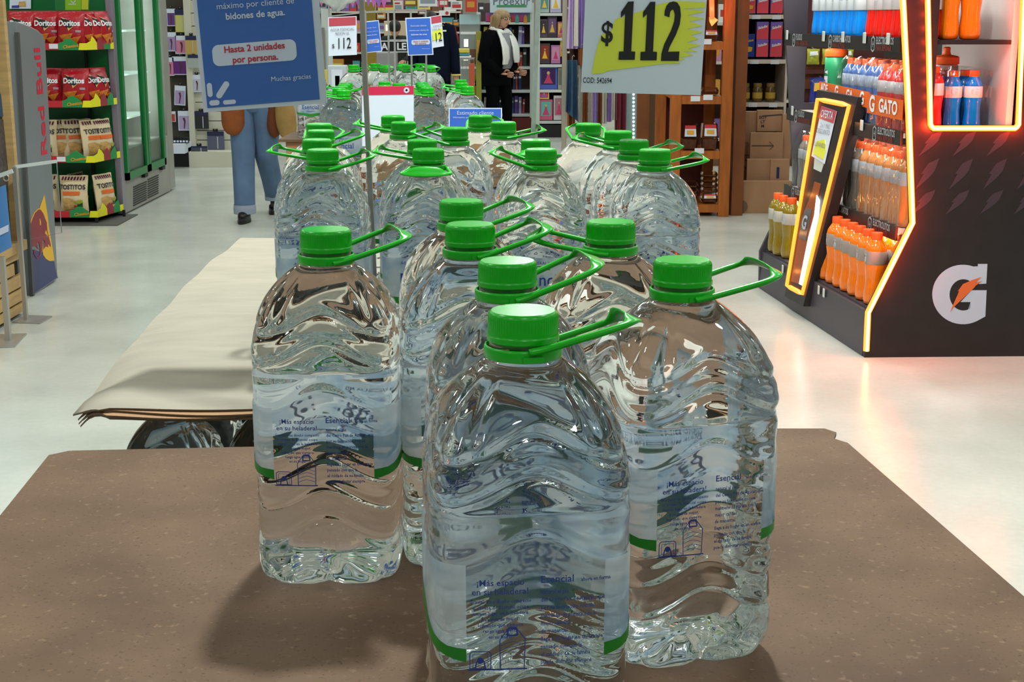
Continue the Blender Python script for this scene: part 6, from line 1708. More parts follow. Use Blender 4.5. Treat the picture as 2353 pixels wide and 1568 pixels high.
# crumpled white plastic bag
t = thing('plastic_bag', 'crumpled white plastic bag on top of the white gondola end', 'bag', tuple(at_y(772,24,15.9)))
mb = MB(); 
def bagf(u, v):
    a = 2*pi*u; r_ = sin(pi*min(max(v,.02),.98)); n_ = noise.noise(Vector((cos(a)*2,sin(a)*2,v*5)))*.09
    return Vector(((.19+n_)*r_*cos(a)*(1.15-.5*v), (.10+n_*.5)*r_*sin(a), .30*v+.05*noise.noise(Vector((cos(a)*3,v*4,9)))))
mb.grid(bagf, 28, 16); part('bag', mb, mat('white_plastic', S(228,232,230), .25, coat=.4), t, smooth=True, sharp=0)
# bunting
t = thing('bunting', 'pink and lilac bunting hanging across the back of the store', 'bunting', tuple(at_y(780,0,17.5)))
P_ = [at_y(690+4.0*k, -8+3*sin(k*.3), 17.5) for k in range(52)]
part('string', MB().tube(P_, .004, 5), ALU, t, world=True)
for k in range(0, 51, 3):
    p = P_[k]; part('pennant', MB().prism([(p.x-.045,p.z),(p.x+.045,p.z),(p.x,p.z-.13)], .004, (0,17.5,0), (1,0,0), (0,0,1)), mat('pennant_%d' % (k % 2), S(*((206,110,190),(160,110,190))[k % 2]), .6), t, world=True)
t, w_, h_ = blk('shop_fascia','black fascia board with white letters across the middle of the store','sign',862,95,962,120,20.5,BLACK,.06,False)
part('white_edge', MB().box((0,-.034,h_+.004),(w_,.01,.012)), WINK, t); part('white_edge', MB().box((0,-.034,.004),(w_,.01,.012)), WINK, t)
mb = MB(); mb.text('A', .135, (at_y(884,107,20.5).x-t.location.x,-.036,h_*.5), (1,0,0), (0,0,1), bold=.03); part('lettering', mb, WINK, t)
mb = MB(); mb.text('LE', .135, (at_y(923,107,20.5).x-t.location.x,-.036,h_*.5), (1,0,0), (0,0,1), bold=.03); part('lettering', mb, WINK, t)
part('support', MB().box((-w_*.35,.05,-.55),(.05,.05,1.1)), STEEL, t); part('support', MB().box((w_*.35,.05,-.55),(.05,.05,1.1)), STEEL, t)
blk('grey_counter','grey counter front under the black fascia','counter',840,121,912,200,20.3,mat('grey_counter', S(150,146,146), .5),.3,True)
WARM = mat('warm_lamp_glass', (1,.9,.75), .4, emit=(1.0,.80,.55), es=3.0)
blk('back_counter','white counter with glowing lamps behind the dark figure','counter',885,48,940,100,23.0,mat('cream_counter', S(214,190,160), .5),.3,True,(('glowing_lamp',.08,.90,.34,.96,WARM),('glowing_lamp',.42,.90,.64,.96,WARM),('glowing_lamp',.52,.66,.85,.76,WARM),('glowing_lamp',.12,.66,.28,.76,WARM)))
blk('price_poster','black and red price poster hung above the far pile','sign',864,-14,902,17,18.0,gm('black'),.02,False,(('red_band',0,0,1,.2,gm('red')),('pink_shape',.5,.4,.9,.8,gm('pink'))))
blk('gold_block','gold box high beside the price poster','box',834,4,862,22,18.5,mat('gold_box', S(150,126,40), .4),.1,True)
blk('framed_print','white framed print high above the right sign','picture',962,-20,1004,15,18.5,WINK,.03,False,(('picture',.1,.2,.9,.9,gm('grey')),('orange_patch',.12,.5,.3,.85,gm('orange'))))
t, w_, h_ = blk('price_card','white card with a pink dot behind the pink headed sign','sign',1009,24,1034,36,18.0,WINK,.01,False,())
part('hanger', MB().bar((0,0,h_),(0,0,CEIL_Z-t.location.z), .005,.005, up=(0,1,0)), STEEL, t)
part('pink_dot', MB().lathe([(h_*.34,0),(h_*.34,.004)], 14, Matrix.Translation((w_*.22,-.008,h_*.5)) @ Matrix.Rotation(pi/2,4,'X')), gm('red'), t)
blk('red_carton','bright red carton on the pale blue counter','box',1070,-6,1096,27,19.0,mat('bright_red_box', S(206,64,44), .4),.2,False,(('orange_field',.15,.3,.8,.7,gm('orange')),))
blk('black_carton','black carton beside the bright red one','box',1098,6,1112,28,19.0,gm('black'),.15,False,(('white_label',.3,.3,.9,.55,WINK),))
t, w_, h_ = blk('glass_counter','pale blue topped glass counter left of the woman','counter',1058,33,1103,190,19.4,mat('glass_counter_body', S(150,158,154), .25, coat=.5),.4,True,(('pale_blue_top',0,.92,1,1,mat('pale_blue_top', S(186,222,226), .4)),('warm_light',.22,.74,.42,.80,WARM),('warm_light',.20,.63,.40,.70,WARM),('shelf_line',.05,.84,.95,.86,WINK),('shelf_line',.05,.56,.95,.58,WINK),('brown_goods',.5,.60,.9,.72,gm('brown')),('grey_goods',.05,.66,.18,.82,gm('grey')),('yellow_goods',.55,.30,.98,.52,mat('olive_pack', S(150,150,50), .5))))
blk('grey_pedestal','grey pedestal under the rounded red bag','pedestal',1032,112,1054,190,18.6,mat('taupe_cabinet', S(150,142,134), .6),.15,True)
t = thing('red_bag', 'rounded red bag behind the navy clothed person', 'bag', tuple(at_y(1043,112,18.6)))
mb = MB(); mb.ball((0,0,.11),(.065,.06,.12),16,12); part('bag', mb, mat('deep_red_bag', S(150,26,44), .4), t, smooth=True); part('strap', MB().tube([(-.03,0,.21),(-.02,0,.27),(.02,0,.27),(.03,0,.21)], .006, 6), mat('deep_red_bag'), t)
# shopping trolley
YTR = 17.6
p0 = at_y(1030,195,YTR); p1 = at_y(1090,120,YTR)
t = thing('shopping_trolley', 'chrome shopping trolley loaded with flat boards beside the navy clothed person', 'trolley', ((p0.x+p1.x)/2, YTR, 0))
CHR = mat('chrome_wire', S(190,190,190), .2, metal=.9)
x0, x1 = p0.x-t.location.x, p1.x-t.location.x
zt_, zb2 = at_y(1060,135,YTR).z, .45
for z in (zb2, (zb2+zt_)/2, zt_): part('basket_ring', MB().tube([(x0,-.22,z),(x1,-.22,z),(x1,.22,z),(x0,.22,z)], .008, 6, closed=True), CHR, t)
for k in range(8): part('basket_wire', MB().bar((x0+(x1-x0)*k/7,-.22,zb2),(x0+(x1-x0)*k/7,-.22,zt_), .005,.005, up=(0,1,0)), CHR, t)
part('handle', MB().tube([(x0-.06,-.22,zt_+.08),(x0-.06,.22,zt_+.08)], .014, 8), mat('tray_red'), t)
for sx_ in (x0, x1):
    for sy in (-.2,.2):
        part('leg', MB().bar((sx_,sy,.08),(sx_,sy,zb2), .02,.02, up=(0,1,0)), CHR, t); part('wheel', MB().lathe([(.05,-.012),(.055,0),(.05,.012)], 14, Matrix.Translation((sx_,sy,.055)) @ Matrix.Rotation(pi/2,4,'X')), BLACK, t)
for nm, px0, py0, px1, py1, m, lab in (('yellow_board',1046,112,1078,121,gm('yellow'),'flat yellow board on top of the trolley load'),('teal_board',1047,122,1079,127,gm('teal'),'flat teal board under the yellow one'),('white_board',1047,128,1082,133,WINK,'flat white board lowest of the trolley load')):
    blk('flat_board', lab, 'board', px0, py0, px1, py1, YTR, m, .3)
blk('orange_plank','upright orange plank beside the trolley','plank',1078,146,1090,194,17.2,mat('coral_plank', S(206,92,60), .5),.04,True)
blk('olive_pack','olive snack packs hanging left of the woman','packet',1094,72,1106,150,19.05,mat('olive_pack'),.05,True,(('gold_field',.2,.8,.8,.92,gm('orange')),))
blk('dark_counter','dark low cabinet behind the near pile signs','cabinet',690,140,760,230,21.5,mat('taupe_cabinet', S(150,142,134), .6),.4,True)

# hanging cards and stacked goods that fill the far store
for k, (x0, y0_, x1, y1_, c, Y, lab) in enumerate(((905,2,925,26,'white',21.5,'small white card hanging left of the framed print'),(928,-6,958,14,'brown',21.0,'brown card hanging beside the framed print'),(1008,-8,1030,16,'red',21.6,'small red card hanging right of the framed print'),(1036,2,1062,22,'white',21.2,'white card hanging left of the bright red carton'),(866,28,886,44,'orange',22.4,'small orange card hanging over the dark figure'),(960,22,990,34,'brown',22.0,'long brown card hanging over the upright blue notice'),(1040,44,1056,62,'black',21.8,'small black card hanging over the rounded red bag'))):
    t, w_, h_ = blk('hanging_card', lab, 'card', x0, y0_, x1, y1_, Y, gm(c), .012, False, (('printed_field',.12,.2,.88,.6,gm(('grey','yellow','white','red','white','white','orange')[k])),('printed_line',.12,.7,.7,.85,gm(('red','white','yellow','grey','black','red','white')[k]))), grp='cards hanging in the far store')
    part('hanger', MB().bar((0,0,h_),(0,0,CEIL_Z-t.location.z), .005,.005, up=(0,1,0)), STEEL, t)
# ================================================================ PEOPLE
SKIN = mat('skin_tone', S(206,156,128), .5)
def skin_body(V, E, rad, levels=2):
    me = bpy.data.meshes.new('tmp'); me.from_pydata([tuple(v) for v in V], E, []); o = bpy.data.objects.new('tmp', me); COL.objects.link(o)
    m = o.modifiers.new('s', 'SKIN'); m.use_smooth_shade = True
    o.modifiers.new('u', 'SUBSURF').levels = levels
    sv = me.skin_vertices[0].data
    for i, r_ in enumerate(rad): sv[i].radius = r_ if isinstance(r_, tuple) else (r_, r_)
    sv[0].use_root = True
    dg = bpy.context.evaluated_depsgraph_get(); dg.update()
    out = bpy.data.meshes.new_from_object(o.evaluated_get(dg)); bpy.data.objects.remove(o); bpy.data.meshes.remove(me)
    return out
def figure(t, J, mats, pick, wide=1.0):
    """J: dict of joint points. One continuous body, materials picked per face"""
    names = ['pelvis','waist','chest','neck','headb','shL','elL','wrL','shR','elR','wrR','hipL','knL','anL','toL','hipR','knR','anR','toR']
    R_ = {'pelvis':(.150*wide,.115*wide),'waist':(.135*wide,.105*wide),'chest':(.155*wide,.115*wide),'neck':.058,'headb':.055,'shL':.070,'shR':.070,'elL':.050,'elR':.050,'wrL':.034,'wrR':.034,
          'hipL':.098*wide,'hipR':.098*wide,'knL':.068*wide,'knR':.068*wide,'anL':.046*wide,'anR':.046*wide,'toL':.036,'toR':.036}
    V = [Vector(J[n]) for n in names]; ix = {n:i for i,n in enumerate(names)}
    E = [(ix[a],ix[b]) for a,b in (('pelvis','waist'),('waist','chest'),('chest','neck'),('neck','headb'),('chest','shL'),('shL','elL'),('elL','wrL'),('chest','shR'),('shR','elR'),('elR','wrR'),
         ('pelvis','hipL'),('hipL','knL'),('knL','anL'),('anL','toL'),('pelvis','hipR'),('hipR','knR'),('knR','anR'),('anR','toR'))]
    me = skin_body(V, E, [R_[n] for n in names])
    for m in mats: me.materials.append(m)
    for p in me.polygons: p.material_index = pick(p.center); p.use_smooth = True
    return sub('body', me, t)
def head(t, c, yaw, hair_m, hair=None):
    """head with face; faces -y before yaw"""
    M_ = Matrix.Translation(c) @ Matrix.Rotation(yaw, 4, 'Z')
    def hf(u, v):
        a = 2*pi*u; e = pi*v; x = .074*sin(e)*cos(a); y = .092*sin(e)*sin(a); z = -.118*cos(e)
        if z < -.03: x *= 1-.30*((-z-.03)/.09); y = y*(1-.12*((-z-.03)/.09)) - .008*((-z-.03)/.09)
        f = exp(-((a-1.5*pi)/.16)**2)
        y -= .022*f*exp(-((z+.022)/.022)**2) + .006*f*exp(-((z-.005)/.03)**2) + .008*exp(-((a-1.5*pi)/.35)**2)*exp(-((z+.062)/.012)**2)
        return Vector((x, y, z))
    mb = MB(); mb.grid(hf, 48, 28, M_); h = part('head', mb, SKIN, t, smooth=True, sharp=0)
    for s_ in (-1, 1):
        mb = MB(); mb.ball(M_ @ Vector((s_*.028,-.079,.008)), (.011,.008,.007), 10, 8); part('eye', mb, mat('eye_white', S(226,222,216), .3), h, smooth=True)
        mb = MB(); mb.ball(M_ @ Vector((s_*.028,-.0865,.008)), .0045, 8, 6); part('iris', mb, mat('dark_iris', S(50,36,28), .3), h, smooth=True)
        mb = MB(); mb.ball(M_ @ Vector((s_*.074,.005,-.005)), (.010,.018,.030), 10, 8); part('ear', mb, SKIN, h, smooth=True)
        mb = MB(); mb.tube([M_ @ Vector((s_*.014,-.088,.028)), M_ @ Vector((s_*.030,-.086,.032)), M_ @ Vector((s_*.046,-.074,.026))], .003, 6); part('brow', mb, hair_m, h)
    mb = MB(); mb.tube([M_ @ Vector((-.024,-.083,-.060)), M_ @ Vector((0,-.094,-.058)), M_ @ Vector((.024,-.083,-.060))], [.003,.006,.003], 6); part('mouth', mb, mat('lip_tone', S(176,96,88), .5), h, smooth=True)
    return h, M_
def hand(t, w_, d_, side_, palm_n=(0,1,0)):
    """relaxed hand at wrist w_, pointing along d_, five separate fingers"""
    d_ = Vector(d_).normalized(); n_ = Vector(palm_n); n_ = (n_-d_*n_.dot(d_)).normalized(); s_ = d_.cross(n_)*side_
    w_ = Vector(w_); V = [w_-d_*.03, w_+d_*.02, w_+d_*.065]; Rr = [.026,.030,.034]
    E = [(0,1),(1,2)]; 
    me_parts = skin_body(V, E, [(.028,.020),(.038,.018),(.040,.016)], 1)
    mb = MB(); mb.add([tuple(v.co) for v in me_parts.vertices], [tuple(p.vertices) for p in me_parts.polygons]); bpy.data.meshes.remove(me_parts)
    for k, (o, L_) in enumerate(((-.030,.062),(-.010,.074),(.010,.078),(.029,.070))):
        b = w_+d_*.070+s_*o; mb.tube([b-d_*.012, b+d_*L_*.45+n_*.006, b+d_*L_*.8+n_*.020, b+d_*L_*.92+n_*.034], [.0092,.0088,.0080,.0060], 8)
    b = w_+d_*.012+s_*.032; mb.tube([b-s_*.01, b+s_*.018+d_*.022, b+s_*.022+d_*.048+n_*.008, b+s_*.018+d_*.066+n_*.014], [.0115,.0110,.0095,.0070], 8)
    return part('hand', mb, SKIN, t, smooth=True, sharp=0)
def shoe(t, an, yaw, m, L_=.27):
    M_ = Matrix.Translation((an[0],an[1],0)) @ Matrix.Rotation(yaw, 4, 'Z')
    def sf(u, v):
        a = 2*pi*u; x = .047*cos(a); y = -.13*sin(a)*L_/.27 - .055
        if sin(a) > 0: x *= 1-.2*sin(a)
        hgt = .075 if sin(a) < 0 else .075-.035*sin(a)
        z = hgt*sin(pi*v/2) if v < 1 else hgt; k = 1 if v < .55 else 1-((v-.55)/.45)**1.6*.96
        return Vector((x*k, (y+.03)*k-.03, .004+z))
    part('shoe', MB().grid(sf, 24, 12, M_), m, t, smooth=True, sharp=0)
    part('sole', MB().grid(lambda u, v: Vector((.049*cos(2*pi*u)*(1-.2*max(sin(2*pi*u),0))*(1 if v < .99 else 1), -.135*sin(2*pi*u)*L_/.27-.055, .001+.022*v)), 24, 2, M_).lathe([(.03,.002),(.03,.004)], 12, M_ @ Matrix.Translation((0,-.05,0))), BLACK, t, smooth=True)
SHB = mat('black_shoe_leather', S(24,22,22), .35)
def loft(t, name, rings, m, n=32, label=None, fold=0.0):
    """closed cloth shell through elliptical rings (cx,cy,z,rx,ry)"""
    mb = MB()
    def fn(u, v):
        k = v*(len(rings)-1); i = min(int(k), len(rings)-2); f = k-i; f = f*f*(3-2*f)
        c = [a*(1-f)+b*f for a, b in zip(rings[i], rings[i+1])]; a = 2*pi*u; w_ = 1+fold*sin(7*a+c[2]*9)
        return Vector((c[0]+c[3]*cos(a)*w_, c[1]+c[4]*sin(a)*w_, c[2]))
    mb.grid(fn, n, 5*(len(rings)-1)); return part(name, mb, m, t, smooth=True, sharp=0, label=label)
# ---------------------------------------------------------------- woman in black with a white scarf, profile to the right
YWm = 19.2
kx, tt = ray(1150, 300); 
t = thing('person', 'blond person in black with glasses and a long white scarf, seen from the side', 'person', (kx*YWm-.03, YWm, 0), R(-36)); t.scale = (1.17, 1.17, .975)
BLKC = mat('black_cloth', S(10,10,13), .95, spec=.08); 
J = dict(pelvis=(-.02,0,.90), waist=(-.02,0,1.08), chest=(.0,0,1.26), neck=(.02,0,1.43), headb=(.045,0,1.50), shL=(0,.17,1.36), elL=(.0,.22,1.06), wrL=(.17,.09,.88), shR=(0,-.17,1.36), elR=(-.03,-.23,1.06), wrR=(.15,-.14,.86),
         hipL=(-.01,.09,.86), knL=(.06,.09,.48), anL=(.06,.10,.08), toL=(.20,.10,.035), hipR=(-.02,-.09,.86), knR=(.0,-.10,.48), anR=(-.06,-.10,.08), toR=(.08,-.10,.035))
figure(t, J, [BLKC, SKIN], lambda c: 1 if c.z > 1.42 else 0)
loft(t, 'jacket', [(.02,0,1.45,.055,.07),(.01,0,1.40,.10,.16),(0,0,1.30,.135,.205),(-.02,0,1.12,.15,.21),(-.03,0,.95,.165,.22),(-.06,0,.80,.18,.225),(-.08,0,.70,.185,.225),(-.08,0,.69,.175,.215)], BLKC, label='long loose black jacket', fold=.02)
for s_, a in ((1,'L'),(-1,'R')):
    mb = MB(); P = [Vector(J['sh'+a]), Vector(J['el'+a]), Vector(J['wr'+a])]
    mb.tube([P[0]+Vector((0,-s_*.03,.02)), P[0], P[0].lerp(P[1],.5), P[1], P[1].lerp(P[2],.5), P[2]], [.07,.085,.078,.072,.062,.055], 14); part('sleeve', mb, BLKC, t, smooth=True, sharp=0)
    hand(t, P[2]+Vector((.02,0,0)), (1,-s_*.25,-.12), s_, (0,s_,0))
mb = MB(); mb.grid(lambda u, v: Vector((.128+.030*sin(pi*v)+.012*cos(pi*(u-.5)*1.0), -.085+.17*u, .92+.46*v)), 10, 10); mb.grid(lambda u, v: Vector((.120+.030*sin(pi*v), -.085+.17*u, .92+.46*v)), 10, 10, flip=True)
part('shirt_front', mb, mat('grey_shirt', S(150,152,156), .8), t, smooth=True, sharp=0)
SCF = mat('white_scarf_cloth', S(232,232,226), .9, bump=.4, bscale=40)
mb = MB(); mb.tube([(.02+.085*cos(a), .085*sin(a), 1.425-.028*cos(a)+.012*sin(3*a)) for a in [2*pi*k/20 for k in range(20)]], [.036+.008*sin(k*1.9) for k in range(20)], 10, closed=True); part('scarf_loop', mb, SCF, t, smooth=True, sharp=0)
def scarf_end(y0, y1, zb2, nm):
    pts = [Vector((.075,y0,1.42)), Vector((.135,y0*1.1,1.32)), Vector((.175,y0*1.15,1.20)), Vector((.19,(y0+y1)/2,1.06)), Vector((.185,y1,zb2))]
    mb = MB(); n = 10; vs_ = []
    for i, p in enumerate(pts):
        w_ = (.050,.080,.098,.090,.060)[i]
        for k in range(n):
            a = 2*pi*k/n; vs_.append(p+Vector((.020*sin(a)+.006*sin(3*a), 0, 0))+Vector((-.3*w_*cos(a), w_*cos(a), 0)))
    fs = [(i*n+k, i*n+(k+1) % n, (i+1)*n+(k+1) % n, (i+1)*n+k) for i in range(len(pts)-1) for k in range(n)]
    mb.add(vs_, fs+[tuple(range(n-1,-1,-1)), tuple(range((len(pts)-1)*n, len(pts)*n))]); part(nm, mb, SCF, t, smooth=True, sharp=50)
scarf_end(-.085,-.12,.98,'scarf_end'); scarf_end(.085,.10,1.00,'scarf_end')
BLD = mat('ash_blond_hair', S(158,132,96), .55, var=.25, vscale=60, stretch=(1,1,.12))
h, M_ = head(t, Vector((.055,0,1.565)), R(82), BLD)
def hairf(u, v):
    a = R(-62)+R(304)*u            # from one temple round the back to the other
    ang = a+R(-8)
    z = 1.695-.40*v if v > .28 else 1.695-.40*.28*(sin(v/.28*pi/2)**1.0)
    k = sin(min(v/.26,1)*pi/2); rx = .108*k; ry = .096*k
    back = -.055*max(v-.35,0)*(1-cos(a-pi))*0
    sw = max(v-.45,0)*.26
    return Vector((.045+rx*cos(ang+R(-22))*1.0 - sw*.75, ry*sin(ang+R(-22))*(1+.25*max(v-.5,0)), z+.008*sin(9*a)))
def hairp(u, v):
    a = R(58)+R(244)*u; vv = v
    k = sin(min(vv/.30,1)*pi/2); z = 1.69-.105*(1-cos(min(vv/.30,1)*pi/2)) - max(vv-.30,0)*.46
    back = max(vv-.35,0)*.17
    rr = 1+.06*sin(11*a+vv*3)*vv
    return Vector((.045+.106*k*cos(a)*rr-back, .094*k*sin(a)*rr*(1+.25*vv), z+.02*sin(5*a)*max(vv-.8,0)))
mb = MB(); mb.grid(hairp, 40, 22)
mb.grid(lambda u, v: hairp(u, v)*1.0+Vector((.010*(1 if True else 0)*cos(R(58)+R(244)*u)*-1, .010*sin(R(58)+R(244)*u)*-1, -.006)), 40, 22, flip=True)
mb.ball((.048,0,1.612),(.100,.088,.090),24,14)
part('hair', mb, BLD, t, smooth=True, sharp=0)
G_ = mat('dark_glasses', S(40,26,24), .2, coat=.5)
for s_ in (-1,1):
    c = M_ @ Vector((s_*.032,-.098,.010)); xx = (M_.to_3x3() @ Vector((1,0,0))); 
    mb = MB(); mb.tube([c+xx*(.024*cos(a))+Vector((0,0,.018*sin(a))) for a in [2*pi*k/14 for k in range(14)]], .0035, 6, closed=True); part('glasses_rim', mb, G_, h)
    mb = MB(); mb.tube([M_ @ Vector((s_*.058,-.092,.012)), M_ @ Vector((s_*.078,-.02,.014)), M_ @ Vector((s_*.078,.02,.008))], .003, 6); part('glasses_arm', mb, G_, h)
shoe(t, J['anL'], R(90), SHB); shoe(t, J['anR'], R(90), SHB)
# ---------------------------------------------------------------- navy clothed person behind the far pile, seen from behind
YMn = 16.6
kx, tt = ray(1000, 300)
t = thing('person', 'person in navy clothes half hidden by the small signs, arm hanging with a yellow wristband', 'person', (kx*YMn, YMn, 0))
NAVY = mat('navy_cloth', S(16,21,38), .95, spec=.1)
J = dict(pelvis=(0,0,.94), waist=(0,0,1.12), chest=(0,0,1.30), neck=(0,-.03,1.47), headb=(0,-.12,1.50), shL=(-.19,0,1.42), elL=(-.24,.02,1.13), wrL=(-.24,-.02,.90), shR=(.165,0,1.425), elR=(.225,.01,1.15), wrR=(.245,-.03,.92),
         hipL=(-.10,0,.90), knL=(-.10,-.02,.50), anL=(-.11,.02,.08), toL=(-.12,-.12,.035), hipR=(.10,0,.90), knR=(.10,-.03,.50), anR=(.11,.0,.08), toR=(.12,-.14,.035))
figure(t, J, [NAVY, SKIN, BLKC], lambda c: 1 if c.z > 1.49 else (2 if c.z < .86 and abs(c.x) < .2 else 0), 1.12)
loft(t, 'sweatshirt', [(0,0,1.49,.07,.06),(0,0,1.45,.16,.10),(0,0,1.36,.20,.13),(0,0,1.15,.185,.14),(0,0,.95,.19,.145),(0,0,.90,.185,.14)], NAVY)
for a, s_ in (('L',-1),('R',1)):
    P = [Vector(J['sh'+a]), Vector(J['el'+a]), Vector(J['wr'+a])]
    mb = MB(); mb.tube([P[0]+Vector((-s_*.05,0,.0)), P[0], P[0].lerp(P[1],.5), P[1], P[1].lerp(P[2],.5), P[2]], [.07,.080,.072,.062,.056,.050], 14); part('sleeve', mb, NAVY, t, smooth=True, sharp=0)
    hand(t, P[2]+Vector((0,0,-.02)), (0.02*s_,-.05,-1), s_, (-s_,0,0))
mb = MB(); mb.tube([Vector(J['wrR'])+Vector((.052*cos(a),.052*sin(a),-.005)) for a in [2*pi*k/16 for k in range(16)]], .010, 6, closed=True); part('wristband', mb, gm('yellow'), t, smooth=True)
part('shoulder_mark', MB().box((.12,-.118,1.405),(.05,.006,.018)), WINK, t)
h, M_ = head(t, Vector((-.03,-.20,1.495)), R(0), BLACK)
mb = MB(); mb.ball((-.03,-.185,1.535),(.084,.11,.090),20,12); part('hair', mb, mat('dark_hair', S(34,26,22), .6), t, smooth=True)
shoe(t, J['anL'], 0, SHB); shoe(t, J['anR'], 0, SHB)
# ---------------------------------------------------------------- person in jeans walking towards the camera
YJ = 11.25
kx, tt = ray(585, 300)
t = thing('person', 'person in loose blue jeans and rust coat walking behind the blue notice', 'person', (kx*YJ, YJ, 0))
JEAN = mat('blue_denim', S(84,108,138), .85, var=.16, vscale=6, bump=.2, bscale=180); COAT = mat('rust_suede_coat', S(132,70,28), .85, var=.2, vscale=10); CUFF = mat('pale_denim_cuff', S(142,152,168), .85)
J = dict(pelvis=(0,0,.92), waist=(0,0,1.08), chest=(0,0,1.25), neck=(0,-.01,1.42), headb=(0,-.02,1.49), shL=(-.17,0,1.36), elL=(-.23,.02,1.10), wrL=(-.21,-.06,.90), shR=(.17,0,1.36), elR=(.23,.03,1.10), wrR=(.22,-.04,.90),
         hipL=(-.09,0,.88), knL=(-.085,-.05,.48), anL=(-.075,-.14,.085), toL=(-.08,-.27,.035), hipR=(.09,0,.88), knR=(.075,.06,.47), anR=(.075,.42,.11), toR=(.085,.30,.04))
figure(t, J, [JEAN, SKIN, COAT, SHB], lambda c: 3 if c.z < .10 else 1 if c.z > 1.40 or (c.z < .93 and abs(c.x) > .2) else (2 if c.z > .98 else 0), 1.05)
def trouser(a, s_):
    H, K, N = Vector(J['hip'+a]), Vector(J['kn'+a]), Vector(J['an'+a])
    rings = [(0.45*H.x,H.y,.96,.105,.115),(H.x,H.y,.86,.105,.12),(H.x,(H.y*.6+K.y*.4),.72,.100,.108),(K.x,K.y,.48,.088,.092),(N.x*.7+K.x*.3,N.y*.6+K.y*.4,.28,.082,.088),(N.x,N.y,.085 if a == 'L' else .12,.080,.088)]
    loft(t, 'trouser_leg', rings, JEAN, fold=.018)
    z = rings[-1][2]; loft(t, 'cuff', [(N.x,N.y,z+.05,.083,.091),(N.x,N.y,z+.02,.087,.095),(N.x,N.y,z-.02,.085,.094),(N.x,N.y,z-.022,.074,.082)], CUFF)
trouser('L',-1); trouser('R',1)
loft(t, 'hips', [(0,0,1.02,.150,.115),(0,0,.95,.165,.125),(0,0,.88,.170,.125),(0,0,.84,.12,.10)], JEAN)
loft(t, 'coat', [(0,0,1.44,.06,.06),(0,0,1.39,.15,.10),(0,0,1.28,.19,.13),(0,.0,1.08,.185,.14),(0,.02,.97,.20,.14)], COAT)
def flap(x, w_, zb2, nm, m, y=-.12, dep=.06):
    mb = MB(); n = 24
    def fn(u, v):
        a = 2*pi*u; zz = 1.08-(1.08-zb2)*v; k = 1 if v < .72 else sqrt(max(1-((v-.72)/.28)**2, 0))
        return Vector((x+w_*cos(a)*(k*.96+.04)*(.75+.25*min(v*2,1)), y+dep*sin(a)*(k*.9+.1), zz))
    mb.grid(fn, n, 24); part(nm, mb, m, t, smooth=True, sharp=0)
lx = lambda px: at_y(px, 280, YJ-.1).x - t.location.x
flap((lx(510)+lx(563))/2, (lx(563)-lx(510))/2, .660, 'coat_flap', COAT)
flap((lx(610)+lx(646))/2, (lx(646)-lx(610))/2, .640, 'coat_flap', mat('dark_rust_suede', S(98,48,18), .85), y=-.06)
for a, s_ in (('L',-1),('R',1)):
    P = [Vector(J['sh'+a]), Vector(J['el'+a]), Vector(J['wr'+a])]
    mb = MB(); mb.tube([P[0]+Vector((-s_*.04,0,0)), P[0], P[0].lerp(P[1],.5), P[1], P[1].lerp(P[2],.5), P[2]], [.07,.078,.07,.064,.058,.052], 14); part('sleeve', mb, COAT, t, smooth=True, sharp=0)
    hand(t, P[2]+Vector((0,0,0)), (.03*s_,-.15,-1), s_, (-s_,0,0))
h, M_ = head(t, Vector((0,-.03,1.56)), 0, mat('brown_hair', S(70,46,30), .6))
mb = MB(); mb.ball((0,-.005,1.592),(.086,.10,.095),20,12); part('hair', mb, mat('brown_hair'), t, smooth=True)
shoe(t, (J['anL'][0],J['anL'][1]+.01), 0, SHB); shoe(t, (J['anR'][0],J['anR'][1]), 0, SHB)
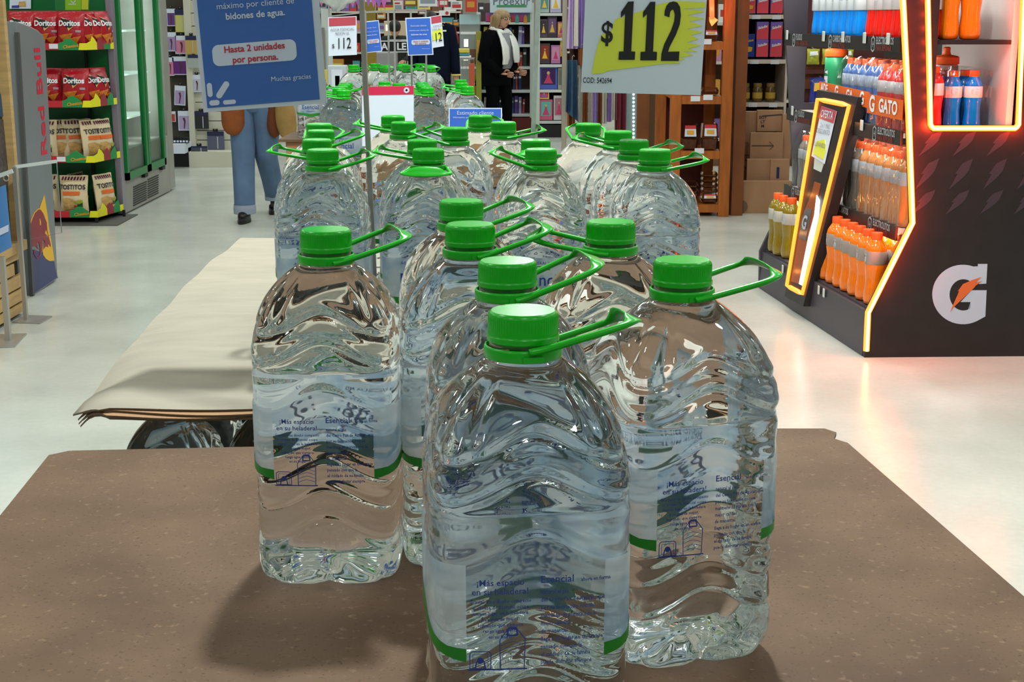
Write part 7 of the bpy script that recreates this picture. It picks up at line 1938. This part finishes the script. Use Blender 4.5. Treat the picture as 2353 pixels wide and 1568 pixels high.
# tan bag hanging from the arm
bx0 = t.location.x+(lx(632)+lx(681))/2
b_ = thing('shoulder_bag', 'tan slouchy bag hanging at the jeans wearer\'s side', 'bag', (bx0, YJ-.12, .66))
TAN = mat('tan_bag_leather', S(150,118,62), .6, var=.15, vscale=12)
mb = MB()
def bgf(u, v):
    a = 2*pi*u; k = sin(pi*min(max(.03+v*.94,0),1))**.35; z = .34*v
    w_ = .090*k*(1-.25*v)
    return Vector((w_*cos(a)+.03*(1-v)-.012, .06*k*sin(a), z+.02*cos(a)*(1-v)-.04*max(cos(a),0)*(1-v)))
mb.grid(bgf, 28, 16); part('pouch', mb, TAN, b_, smooth=True, sharp=0)
part('strap', MB().tube([(-.05,0,.31),(-.06,.02,.5),(-.05,.05,.70),(-.035,.09,.76),(0,.10,.70),(.02,.04,.5),(.03,0,.31)], .010, 8), TAN, b_, smooth=True)
# ---------------------------------------------------------------- dark figure bent over the far counter
YD = 22.0
kx, tt = ray(910, 120)
t = thing('person', 'dark clothed person with bowed head at the far counter', 'person', (kx*YD, YD, 0))
DKG = mat('dark_green_cloth', S(40,44,38), .85)
J = dict(pelvis=(0,0,.86), waist=(0,-.02,1.0), chest=(0,-.05,1.14), neck=(0,-.09,1.27), headb=(0,-.13,1.32), shL=(-.17,-.05,1.22), elL=(-.22,-.1,.98), wrL=(-.12,-.28,.92), shR=(.17,-.05,1.22), elR=(.22,-.1,.98), wrR=(.12,-.28,.92),
         hipL=(-.09,0,.82), knL=(-.09,-.02,.46), anL=(-.09,.02,.08), toL=(-.09,-.12,.035), hipR=(.09,0,.82), knR=(.09,-.02,.46), anR=(.09,.02,.08), toR=(.09,-.12,.035))
figure(t, J, [DKG, SKIN], lambda c: 1 if c.z > 1.29 else 0, 1.15)
h, M_ = head(t, Vector((0,-.14,1.38)), 0, BLACK)
mb = MB(); mb.ball((0,-.15,1.42),(.090,.125,.10),20,12); part('hair', mb, mat('dark_hair'), t, smooth=True)
for a, s_ in (('L',-1),('R',1)): hand(t, Vector(J['wr'+a]), (-.2*s_,-1,-.2), s_, (0,0,-1))
shoe(t, J['anL'], 0, SHB); shoe(t, J['anR'], 0, SHB)
